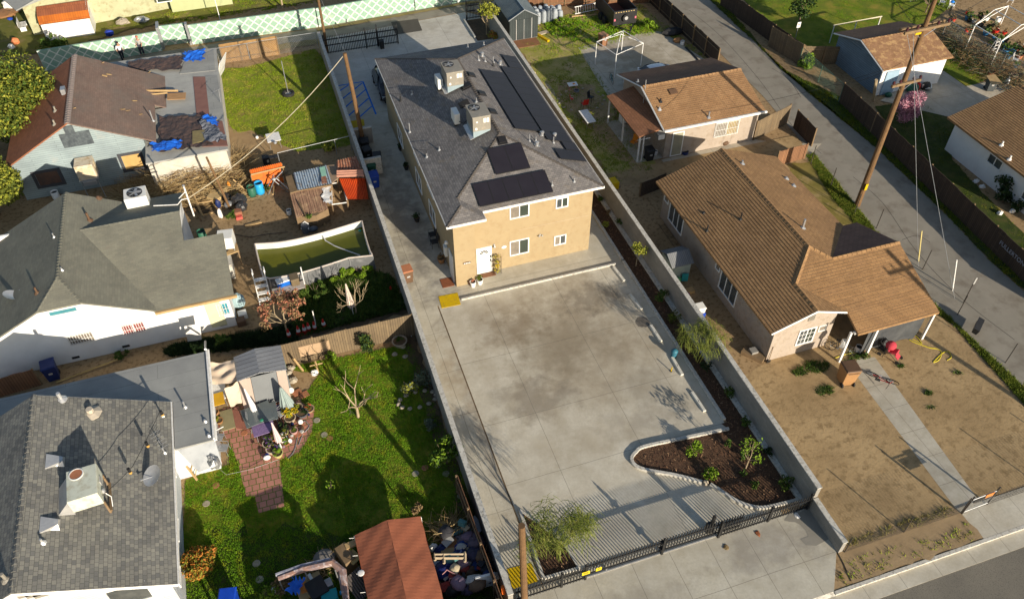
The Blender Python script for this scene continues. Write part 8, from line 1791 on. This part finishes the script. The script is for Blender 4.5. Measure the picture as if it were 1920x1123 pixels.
for i,(px) in enumerate(((540,700),(545,690),(549,712))): o=MB().ell(P(*px,.12),.25,.22,.16,8,5,.2).build('garden_rock',rocks); tag(o,('tan rock beside the shed corner, upper','tan rock beside the shed corner, middle','tan rock beside the shed corner, lower')[i],'rock')
for px,lab in (((557,736),'terracotta paver beside the shed corner'),((570,740),'second terracotta paver by the lawn edge'),((562,800),'terracotta paver right of the yellow fern'),((561,812),'terracotta paver below the fern pot')): o=MB().box(P(*px,.02),(.5,.4,.05),.3).build('loose_paver',terra); tag(o,lab,'paver')
# cones
def cone(lab,px,lay=False):
    t=thing('traffic_cone',lab,'traffic cone',P(*px),group='red traffic cones by the board fence'); MB().box((0,0,.02),(.38,.38,.04)).build('base',red,t,world=False); MB().lathe((0,0,.04),[(.15,0),(.115,.2),(.04,.62),(.02,.66)],12).build('cone_body',red,t,world=False,smooth=True); MB().lathe((0,0,.24),[(.118,0),(.086,.2)],12).build('white_band',white,t,world=False); return t
first=None
for i,px in enumerate(((543,632),(561,626),(572,623),(580,620),(591,618),(608,613))):
    if first is None: first=cone('red and white traffic cone in the row by the board fence',px)
    else: dup(first,P(*px))
o=MB().tube([P(593,612),P(593,612)+Vector((0,0,1.3))],.03,6).build('white_stake',white); tag(o,'white stake beside the row of traffic cones','stake')
umbrella('closed cream parasol tied up in the bare tree below the pool',(663,590),2.4,.2,M('canvas_cream',(.6,.5,.42),None,3,.8),(-.1,.2))
o=MB().lathe(P(733,545),[(.09,0),(.07,.25),(.02,.4)],8).build('red_marker',red); tag(o,'small red marker beside the block wall below the pool','marker')
# K yard clutter
t=thing('rubbish_bag','black rubbish bag heap beside the wooden post','rubbish bag',P(451,385)); MB().ell((0,.1,.4),.5,.45,.45,12,7,.12).build('bag',M('black_film',(.02,.02,.022),(.035,.035,.037),6,.3,spec=.6),t,world=False); MB().ell((.1,-.6,.3),.4,.38,.35,12,7,.12).build('second_bag',MATS['black_film'],t,world=False)
JK=lambda x,y:(330+x*.13361,290+y*.13361)
o=MB().prism([tuple(P(*JK(*c),.5))[:2] for c in ((520,490),(720,470),(700,560),(560,640),(430,600))],.1,.55).build('cardboard_stack',M('card_tan',(.5,.36,.18),(.42,.3,.14),2,.9)); tag(o,'tan flattened cardboard at the edge of the twig heap','cardboard')
t=thing('wood_frame_bed','raised wooden frame bed beside the white house corner','planter',P(*JK(400,740))); 
b=MB()
for a,c in (((250,630),(480,590)),((290,690),(510,650)),((480,590),(515,660)),((370,850),(520,820)),((250,630),(370,850))): b.tube([P(*JK(*a),.35),P(*JK(*c),.35)],.06,4)
b.build('frame_boards',lumber,t); b=MB(); b.prism([tuple(P(*JK(*c)))[:2] for c in ((290,690),(510,650),(520,820),(370,850))],0,.15); b.build('soil',dirt_dk,t)
for a,c,lab in (((170,390),(370,850),'long thin board leaning from the white wall corner'),((245,750),(360,940),'rusty board leaning against the white wall'),((870,440),(1030,250),'board propped beside the twig heap'),((800,350),(990,510),'pale board lying over the black bags'),((1360,560),(1375,390),'pale lath propped against the orange tin wall'),((1440,330),(1560,250),'dark pole lying on the orange tin shack')):
    o=MB().tube([P(*JK(*a),1.0),P(*JK(*c),.1)],.06,4).build('loose_board',lumber if 'rusty' not in lab and 'dark' not in lab else lumberd); tag(o,lab,'board')
for px,lab,m,sz in (((615,830),'white and blue striped sack standing in the weeds by the wooden bed',white,(.16,.14,.4)),((590,690),'dark blue bundle hanging by the wooden bed',navy,(.2,.15,.35)),((790,640),'white bottle in the clutter by the black bags',white,(.08,.08,.25)),((840,430),'white helmet shaped shell on top of the clutter',white,(.18,.16,.12)),((830,550),'yellow tan bucket lid in the clutter',M('tan_plastic',(.42,.33,.1),None,3,.6),(.3,.25,.15)),((745,440),'orange cloth in the dry twigs',M('cloth_orange',(.65,.25,.03),None,3,.8),(.12,.1,.4)),((700,600),'dark cart frame in the clutter',blackpl,(.4,.35,.3)),((730,700),'grey wire crate beside the black bags',galv,(.3,.3,.2))):
    o=MB().ell(P(*JK(*px),sz[2]),*sz,10,6,.12).build('yard_clutter',m); tag(o,lab,'clutter')
o=MB().box(P(*JK(870,815),.2),(.5,.5,.4),.1).build('rusty_box',M('box_rust',(.28,.12,.07),None,3,.8),bevel=.02); tag(o,'small rusty brown box in the weeds by the black bags','box'); MB().box(P(*JK(885,865),.3)-Vector((0,0,0)),(.42,.25,.14),.1).build('red_tray',red,o,world=False) if False else None
o=MB().box(P(*JK(885,880),.1),(.42,.3,.2),.1).build('red_tray',M('tray_red',(.55,.1,.08),None,3,.6)); tag(o,'red and white tray in front of the rusty box','tray')
shrub('green weeds around the rusty box',JK(790,890),.55,.45,360,.1,lf_green,95); shrub('green weeds beside the blue barrel',JK(1270,500),.35,.4,170,.1,lf_green,96)
t=thing('exercise_machine','black metal exercise frame beside the orange tin shack','frame',P(*RR(440,560))); b=MB()
for a,c,z0,z1 in (((350,680),(430,470),0,1.2),((430,470),(640,640),1.2,.1),((470,440),(650,600),1.1,.3),((330,560),(430,380),.4,1.5),((430,470),(560,330),1.2,1.4)): b.tube([P(*RR(*a),z0),P(*RR(*c),z1)],.035,5)
b.build('frame_tubes',galv,t); MB().ell(P(*RR(430,450),1.3),.15,.12,.1).build('frame_head',alu,t)
o=MB().tube([P(*RR(1150,970),.06),P(*RR(1190,1140),.06)],.08,4).build('ground_plank',lumber); tag(o,'pale plank lying on the dirt in front of the plank roof shack','plank')
hose('garden_hose','dark hose looping over the dirt behind the pool',PP(420,432,440,440,470,445,500,440,540,436),.02,black); o=MB().box(P(475,420,.04),(1.1,.2,.06),.1).build('dry_log',lumber); tag(o,'pale stick lying on the dirt behind the white house','stick')
o=MB().ell(P(*JK(240,800),2.0),.12,.1,.1).build('orange_cup',terra); tag(o,'terracotta bracket on the white end wall','bracket')
t=thing('covered_grill','pale blue covered grill at the corner of the white house','grill',P(450,575)); MB().ell((0,0,.5),.42,.38,.55,14,8,.06).build('cover',M('cover_blue',(.33,.45,.47),(.26,.37,.4),4,.6),t,world=False)
for px,lab,m in (((452,603),'dark planter box beside the pale blue covered grill',brownd),((455,590),'white box below the pale blue covered grill',acw)): o=MB().box(P(*px,.2),(.5,.45,.4),.1).build('box',m,bevel=.02); tag(o,lab,'box')
o=MB().slab([P(345,612,1.9),P(375,606,1.9),P(378,636,.3),P(352,640,.3)],.03).build('white_board',white); tag(o,'white panel standing out from the white house wall above the bushes','panel')
o=MB().tube([P(105,717,.1),P(222,673,.15)],.05,4).build('long_timber',M('timber_yellow',(.5,.35,.13),None,2,.8)); tag(o,'long yellow timber lying in the gap beside the white house','timber')
for px,lab,m,sz in (((8,695),'red crate at the far left beside the white wall',red,(.5,.4,.4)),((35,690),'white crumpled bag beside the red crate',white,(.4,.35,.35)),((20,712),'terracotta board below the red crate',terra,(1.2,.7,.1))): o=MB().box(P(*px,sz[2]/2),sz,.3).build('box' if 'crate' in lab else 'bag' if 'bag' in lab else 'board',m,bevel=.02); tag(o,lab,lab.split()[1] if 'crate' in lab else 'bag' if 'bag' in lab else 'board')
o=MB().tube([P(385,655,2.8),P(385,640,1.2)],.06,5).build('grey_post',galv); tag(o,'grey post at the back corner of the flat roof','post')
# ---- brown canopy tent
t=thing('canopy_tent','large rust brown canvas canopy tent at the bottom of the lawn','tent',(1.0,16.8,0))
KT=lambda x,y:(720+x*fz,823+y*fz)
ap1=P(*KT(25,580),1.85); nw=P(664,1002,1.35); ne=P(789,969,1.35)
y1=(nw.y+ne.y)/2+.0; xw,xe=nw.x,ne.x; xm=ap1.x; y0=10.8
def cv(c,n=22):
    return lambda u,v:c[0]*(1-u)*(1-v)+c[1]*u*(1-v)+c[2]*u*v+c[3]*(1-u)*v+Vector((0,0,-.05*math.sin(v*math.pi*3)**2+.012*math.sin(v*60+u*9)))
b=MB(); b.grid(cv([Vector((xw,y1,1.35)),Vector((xm,y1,1.85)),Vector((xm,y0,1.85)),Vector((xw,y0,1.35))]),6,60); b.grid(cv([Vector((xm,y1,1.85)),Vector((xe,y1,1.35)),Vector((xe,y0,1.35)),Vector((xm,y0,1.85))]),6,60); b.grid(lambda u,v:Vector((xw-.0,y1+(y0-y1)*u,1.34-.25*v)),30,1); b.grid(lambda u,v:Vector((xe,y1+(y0-y1)*u,1.34-.2*v)),30,1); b.build('canvas_roof',awning,t)
for x in (xw,xe):
    for y in (y1-.05,(y0+y1)/2,y0): MB().tube([(x,y,0),(x,y,1.34)],.035,6).build('post',white,t)
b=MB()
for i in range(7): y=y1-.1-i*.9; b.tube([(xw-.02,y,1.3),(xw-.25,y,1.4)],.012,4)
b.build('ties',acw,t)
o=MB().ell((xw-.05,P(681,1073,1.4).y,1.43),.16,.16,.03).build('round_plate',white); tag(o,'round white lid on the edge of the brown canopy','lid')
# crates beside the tent
SS=lambda x,y:(500+x*.1095,1000+y*.1095)
t=thing('wooden_crate','pair of dark wooden boxes leaning at the left side of the brown tent','crate',P(*SS(1400,550))); b=MB(); b.box(P(*SS(1370,420),.5),(.55,1.0,1.0),R(20)); b.build('box_body',lumberd,t,bevel=.02); MB().box(P(*SS(1440,190),1.0),(.5,.3,.1),R(10)).build('box_top',lumber,t); MB().box(P(*SS(1480,400),.9),(.5,.6,.06),R(30)).build('yellow_board',M('board_tan',(.5,.36,.14),None,3,.8),t)
t=thing('pallet_stack','grey slatted pallet leaning beside the brown tent','pallet',P(*SS(1500,800))); c0=P(*SS(1330,790),.7); b=MB()
for i in range(9): a=P(*SS(1330+i*34,780-i*30),.9); b.tube([a,a+Vector((.45,-1.1,-.3))],.05,4)
b.build('slats',M('slat_grey',(.14,.12,.11),None,3,.9),t)
# junk tent
t=thing('junk_tent','small collapsed gazebo frame draped with striped rags and full of junk','gazebo',P(600,1090)); b=MB()
fr=[P(*SS(200,760),1.5),P(*SS(640,600),1.6),P(*SS(1130,490),1.7),P(*SS(1290,640),1.6),P(*SS(1360,1120),1.5)]
b.tube(fr,[.12,.16,.17,.2,.14],8); b.build('rag_roll',M('rag_brown',(.30,.17,.12),(.18,.14,.15),3,.9,c3=(.45,.4,.4),s3=5,bmp=.6),t)
b=MB(); b.tube([p+Vector((-.08,.16,.03)) for p in fr[:3]],.09,6); b.build('rag_pale',M('rag_pale',(.42,.42,.46),(.12,.13,.2),5,.9,bmp=.6),t)
for p in fr: MB().tube([p,Vector((p.x,p.y,0))],.03,5).build('post',galv,t)
tarp('tarp','bright blue tarp piled inside the small junk gazebo',[SS(350,1070),SS(560,1020),SS(640,780),SS(440,800)],.7,tarpb,.25,22,14,12)
for px,lab,m,sz,rz_ in (((740,900),'tan board with white strips in the junk gazebo',lumber,(1.2,1.0,.1),.2),((640,930),'orange plate on the tan board',M('plate_orange',(.6,.2,.04),None,3,.6),(.3,.5,.12),.1),((920,830),'dark red tool in the junk gazebo',M('tool_red',(.4,.03,.05),None,3,.5),(.15,.5,.2),.1),((1080,1080),'teal box at the bottom of the junk gazebo',M('teal_box',(.02,.3,.32),None,3,.5),(.7,.5,.4),0),((870,950),'black machine inside the junk gazebo',blackpl,(.8,.9,.5),.3),((1030,870),'grey box of cables in the junk gazebo',galv,(.5,.4,.25),.2),((780,800),'white window frame in the junk gazebo',white,(.15,.7,.14),.3),((1280,1010),'small blue cup beside the striped rags',bluel,(.15,.15,.15),0)):
    o=MB().box(P(*SS(*px),.5+sz[2]/2),sz,rz_).build('junk_item',m,bevel=.02); tag(o,lab,'junk')
for px,lab,m,r_ in (((270,980),'dry brown plant at the left of the junk gazebo',lf_dead,.45),((120,960),'white rag beside the junk gazebo',white,.15),((330,870),'dead leaves piled on the gazebo corner',lf_dead,.4)):
    if m is white: o=MB().ell(P(*SS(*px),.2),.15,.2,.15,8,5,.2).build('white_rag',white); tag(o,lab,'rag')
    else: shrub(lab,SS(*px),r_,.7,260,.08,m,int(px[0]))
o=MB().ell(P(*SS(980,420),.25),.5,.45,.28,12,6,.08).build('grey_round_tub',M('tub_grey',(.16,.15,.14),None,3,.8)); tag(o,'grey round tub behind the small junk gazebo','tub')
# junk pile between tent and block wall
JP=lambda x,y:(800+x*.1452,960+y*.1452)
J=[((90,460),'white helmet shaped drum by the tent edge',white,(.35,.28,.3),'e'),((190,490),'dark blue tarp heap by the tent edge',navy,(.6,.4,.3),'e'),((290,420),'brown wooden drawer in the junk pile',M('drawer',(.33,.14,.05),None,3,.7),(.75,.5,.3),'b'),((300,500),'tan cardboard box under the drawer',lumber,(.8,.5,.3),'b'),((440,300),'long white plastic sheet roll across the junk pile',alu,(1.1,.3,.15),'b'),((500,350),'pinkish grey cloth heap in the junk pile',M('cloth_pinkgrey',(.20,.16,.17),(.14,.11,.13),2,.9,bmp=.6,bs=6),(.9,.5,.35),'e'),((630,390),'mauve blanket heap by the red board fence',M('cloth_mauve',(.16,.12,.15),(.1,.08,.1),2,.9,bmp=.6,bs=6),(.8,.7,.4),'e'),((450,460),'blue tarp bundle in the middle of the junk pile',M('tarp_navy',(.01,.05,.25),(.01,.03,.15),3,.6),(.7,.5,.35),'e'),((390,430),'light grey bag in the junk pile',alu,(.35,.3,.25),'e'),((620,550),'dark purple bag heap in the junk pile',M('bag_purple',(.05,.045,.09),(.03,.03,.05),4,.5),(.8,.6,.4),'e'),((320,610),'crumpled brown paper sack beside the white frame',M('paper_brown',(.22,.13,.08),(.15,.09,.06),4,.9,bmp=.8),(.5,.45,.3),'e'),((410,650),'small red ball in the junk pile',red,(.2,.18,.18),'e'),((260,760),'large blue tarp heap with white ropes',M('tarp_rope',(.012,.025,.15),(.01,.015,.09),3,.6,bmp=.6,bs=5),(1.0,.8,.4),'e'),((165,700),'pale perforated tray beside the blue tarp heap',alu,(.55,.5,.08),'b'),((570,600),'white open box flap in the junk pile',white,(.5,.35,.25),'b'),((545,650),'pale bag of bottles in the junk pile',M('bag_pale',(.4,.38,.33),None,4,.7),(.35,.3,.25),'e'),((650,680),'cream cardboard panel in the junk pile',M('card_cream',(.5,.45,.35),None,3,.8),(.5,.4,.08),'b'),((730,640),'brown cardboard box near the red board fence',brownp,(.5,.45,.35),'b'),((735,700),'small brown box below the cardboard one',lumber,(.4,.35,.3),'b'),((500,740),'teal grey plastic bag in the junk pile',M('bag_teal',(.12,.2,.22),None,4,.5),(.45,.35,.25),'e'),((570,780),'reddish brown cloth in the junk pile',brownd,(.5,.5,.3),'e'),((770,880),'big white foam board standing in the junk pile',white,(.9,.12,.8),'b'),((690,930),'round lilac lid leaning in the junk pile',M('lid_lilac',(.25,.2,.28),None,3,.6),(.55,.5,.15),'e'),((600,920),'blue cloth behind the lilac lid',M('cloth_blue',(.03,.1,.2),None,3,.8),(.6,.5,.3),'e'),((530,980),'purple grey bag at the bottom of the junk pile',M('bag_mauve',(.14,.11,.18),None,3,.6),(.5,.5,.35),'e'),((300,900),'dark net with white ropes at the tent side',blackpl,(.9,.7,.2),'e'),((330,1010),'black sack at the bottom of the junk pile',blackpl,(.6,.5,.35),'e'),((630,170),'clear folded plastic by the board fence',galv,(.5,.8,.2),'b'),((230,170),'yellow wire coil on the straw',M('wire_yellow',(.5,.33,.04),None,3,.6),(.4,.3,.15),'e'),((450,880),'brown leafy debris heap in the junk pile',dirt_dk,(.9,.7,.25),'e')]
for px,lab,m,sz,k_ in J:
    q=P(*JP(*px),sz[2]*.9 if k_=='e' else sz[2]*.8+.1)
    o=(MB().ell(q,sz[0]*.62,sz[1]*.62,sz[2],12,7,.16) if k_=='e' else MB().box(q,sz,rnd.uniform(-.6,.6),rnd.uniform(-.2,.2),rnd.uniform(-.15,.15))).build('junk_item',m,bevel=.015 if k_=='b' else 0,smooth=k_=='e'); tag(o,lab,'junk')
t=thing('bed_frame','cream wooden frame with posts lying on the junk pile','frame',P(*JP(280,560))); b=MB(); z=.9
for a,c in (((100,545),(480,540)),((100,590),(480,590)),((100,530),(110,620)),((220,545),(225,660)),((495,510),(495,640))): b.tube([P(*JP(*a),z),P(*JP(*c),z)],.07,4)
b.build('frame_bars',M('frame_cream',(.45,.36,.24),(.38,.3,.2),3,.8),t)
cable('rope','white and red ropes tangled on the blue tarp heap',[P(*JP(200,800),.95),P(*JP(260,740),1.0),P(*JP(360,790),.95),P(*JP(440,830),.8),P(*JP(300,850),.9),P(*JP(290,890),.8)],.025,M('rope_pink',(.4,.2,.2),None,3,.8),.02)
o=MB().tube([P(*JP(985,960),1.6),P(*JP(995,1040),1.2)],.1,6).build('orange_rag',M('rag_orange',(.75,.15,.02),None,3,.8)); tag(o,'orange rag tied on the corner of the pale board fence','rag')
# small things round the upper left
for px,lab,m,sz in (((15,10),'white garden ornament heap at the top left corner',white,(.5,.4,.5)),((10,25),'pile of small colourful odds and ends at the top left',brownp,(1.2,1.0,.2)),((19,36),'blue round bowl in the pile at the top left',blue,(.25,.25,.12)),((28,78),'orange stool on the grass at the upper left',M('stool_orange',(.6,.2,.08),None,3,.6),(.35,.3,.3)),((21,88),'white garden bird statue on the grass at the upper left',white,(.3,.15,.25)),((25,8),'dark blue sack by the cream house corner',navy,(.4,.4,.4))):
    o=MB().ell(P(*px,sz[2]),*sz,10,6,.18).build('garden_ornament',m); tag(o,lab,'ornament')
t=thing('white_bench','white slatted garden bench beside the cream house','bench',P(46,55),R(95)); b=MB()
for i in range(5): b.box((0,-.25+i*.12,.42),(1.3,.08,.03)); b.box((0,.32,.5+i*.1),(1.3,.03,.07))
b.build('slats',white,t,world=False)
for sx in (-.6,.6):
    MB().box((sx,0,.21),(.06,.5,.42)).build('leg',white,t,world=False)
o=MB().ell(P(205,63,.4),.4,.3,.3,10,6,.15).build('blue_tarp_bundle',M('bundle_blue',(.02,.05,.35),None,3,.6)); tag(o,'dark blue bundle beside the orange roofed shed','bundle')
for px,lab in (((230,42),'grey rubble heap against the cream house'),((265,38),'grey bucket shaped metal piece at the cream house corner')): o=MB().ell(P(*px,.25),.6,.4,.3,10,6,.25).build('rubble',galv if 'metal' in lab else rocks); tag(o,lab,'rubble')
t=thing('lamp_pole','small white post lamp beyond the painted wall','lamp',P(414,42)); MB().tube([(0,0,0),(0,0,2.2)],.04,6).build('post',white,t,world=False); MB().box((.1,0,2.25),(.3,.12,.1)).build('lamp_head',alu,t,world=False)
# garage front clutter
for px,lab,m,sz in (((1725,150),'red gas can against the white garage wall',red,(.25,.2,.4)),((1712,160),'dark leafy clutter against the garage wall',green,(.5,.4,.4)),((1745,142),'white appliance parts at the garage corner',alu,(.5,.4,.3)),((1738,155),'dark bin of scrap beside the garage corner',blackpl,(.4,.35,.35)),((1667,173),'green round tub at the garage door',green,(.3,.25,.2))): q=PY(*px,46.25); o=MB().ell((q.x,46.2,sz[2]),*sz,10,6,.18).build('garage_clutter',m,smooth=True); tag(o,lab,'clutter')
o=MB().tube([P(1637,190),P(1643,150,2.3)],.12,6).build('dead_stump',barkp); tag(o,'pale forked dead trunk leaning at the garage corner','dead trunk')
for i,(px,lab) in enumerate((((1830,340),'white stone in the shade left of the dark conical bush'),((1842,350),'second white stone left of the dark conical bush'),((1875,400),'white stone below the dark conical bush'),((1898,396),'white stone by the right hand low bush'))): o=MB().ell(P(*px,.1),.25,.18,.15,8,5,.2).build('white_stone',white); tag(o,lab,'stone')
# items on street verge: bungalow dirt yard debris and wet patch on apron
p=[P(*KK) for KK in ((1480,960),(1520,955),(1545,975),(1560,1000),(1545,1015),(1530,1022),(1510,1022),(1500,1010),(1515,1005),(1500,985),(1470,975))]
zone('wet_stain',poly_jit([(q.x,q.y) for q in p],.06,.25,3),.006,M('wet_concrete',(.26,.245,.21),(.24,.225,.19),2,.6),0)
for px,lab,m in (((1421,1000),'small rust brown rag on the driveway apron',M('rag_rust',(.35,.12,.05),None,3,.9)),((1495,966),'small white scrap at the foot of the iron fence',white),((1361,1026),'tiny dark leaf clump on the driveway apron',lf_dead)): o=MB().ell(P(*px,.02),.12,.16,.03,8,4,.3).build('litter_scrap',m); tag(o,lab,'litter')
q=P(1322,907); o=MB().ell((q.x,q.y,.12),.18,.15,.14,8,5,.15).build('kerb_rock',rocks); tag(o,'pale rock closing the gap in the island kerb','rock')
# neighbour pole and street lamp outside the frame to the lower right: they stand there and throw shadows into the yard
pb=Vector((41.5,3.2,0))
sh=Vector((math.sin(R(-19.3)),math.cos(R(-19.3)),0))
pole('tall power pole across the front street outside the picture, throwing the long yard shadow',(38.6,6.0,-.1),10.6,.19,.15,(0,0),((9.8,2.2,R(5),1),),name='utility_pole')
t=thing('tv_antenna','small metal antenna lying on the grey shingles near the flat roof edge','antenna',onL(1150,60)); k=MB(); k.tube([(0,0,0),(-.1,.1,.5)],.02,5); k.tube([(-.35,.75,.45),(.15,-.45,.5)],.012,4)
for i in range(6): k.tube([(-.5+.08*i,.55-.2*i,.46),(-.05+.08*i,.75-.2*i,.48)],.008,3)
k.build('elements',galv,t,world=False)
# more loose things in the junk pile and on the patio, each its own
cols=[('pale grey',(.4,.4,.38)),('navy',(.02,.04,.13)),('faded teal',(.08,.2,.2)),('dusty brown',(.16,.1,.06)),('cream',(.45,.38,.26)),('charcoal',(.04,.04,.045)),('dull red',(.3,.05,.04)),('mauve',(.2,.14,.19))]
shp=[('plastic scrap','e',(.26,.2,.1)),('torn cardboard piece','b',(.4,.3,.05)),('small carton','b',(.3,.26,.24)),('cloth bundle','e',(.3,.24,.16)),('short board','b',(.7,.1,.04))]
A_=[JP(*c) for c in ((120,420),(420,260),(640,200),(960,900),(700,1040),(260,1080))]; B_=[KP(*c) for c in ((940,250),(1380,160),(1440,330),(1200,640),(1000,760),(800,480))]
def wpoly(L): return [tuple(P(*q))[:2] for q in L]
r5=random.Random(12)
for area,pl_,where,z0,sc5 in (('j',wpoly(A_),'in the junk pile beside the brown tent',.25,1.25),('p',wpoly(B_),'among the pots on the brick patio',0,.5)):
    for ci,(cn,cc) in enumerate(cols):
        for sn,sk_,sz in (shp if area=='j' else shp[:3]):
            while True:
                x=r5.uniform(min(p[0] for p in pl_),max(p[0] for p in pl_)); y=r5.uniform(min(p[1] for p in pl_),max(p[1] for p in pl_))
                if inside(x,y,pl_): break
            m=M('scrap_'+cn.replace(' ','_'),cc,None,5,.8,bmp=.4,bs=9); z=z0+r5.uniform(0,.35)*(sc5 if area=='j' else .1); s5=[v*sc5*r5.uniform(.7,1.2) for v in sz]
            o=(MB().ell((x,y,z+s5[2]),*s5,9,6,.22) if sk_=='e' else MB().box((x,y,z+s5[2]/2+.03),s5,r5.uniform(0,3),r5.uniform(-.3,.3),r5.uniform(-.3,.3))).build('scrap_item',m,smooth=sk_=='e'); tag(o,'%s %s %s'%(cn,sn,where),'junk')
# crack lines and tar seams on the side street
crk=M('tar_seam',(.07,.06,.05),None,2,.9)
for i,L in enumerate((((1290,20),(1350,70),(1420,150),(1490,240),(1540,290)),((1600,330),(1650,380),(1720,470),(1800,560),(1900,640)),((1450,130),(1480,150),(1500,185)),((1690,450),(1720,440),(1745,452)))):
    pts=[P(*q) for q in L]; pts=[p+Vector((r5.uniform(-.15,.15),r5.uniform(-.15,.15),0)) for p in pts]; b=sweep([(p.x,p.y) for p in smooth(pts,6)] if 0 else [(p[0],p[1]) for p in smooth(pts,6)],.035,.0,.0065); o=b.build('tar_seam',crk); o['kind']='structure'
# just below the picture's edge: a shed and a picket fence whose shadows reach the lawn
t=thing('garden_shed','weathered shed just below the picture edge, throwing the second gabled shadow on the lawn','shed',(-2.4,14.3,0)); MB().bx(-3.6,-1.25,13,15.5,-.02,2.3).build('wall',woodf,t); b=MB(); b.slab([(-3.75,12.9,2.3),(-3.75,15.65,2.3),(-2.42,15.65,2.75),(-2.42,12.9,2.75)],.06); b.slab([(-1.1,12.9,2.3),(-1.1,15.65,2.3),(-2.42,15.65,2.75),(-2.42,12.9,2.75)],.06); b.build('roof',rust,t)
iron('picket_fence','old picket fence just below the picture edge beside the weathered shed',-6.6,-3.8,16.4,1.4,((-6.6,1.4),(-3.8,1.4)),m=lumberd,step=.3,rails=(.3,.9))
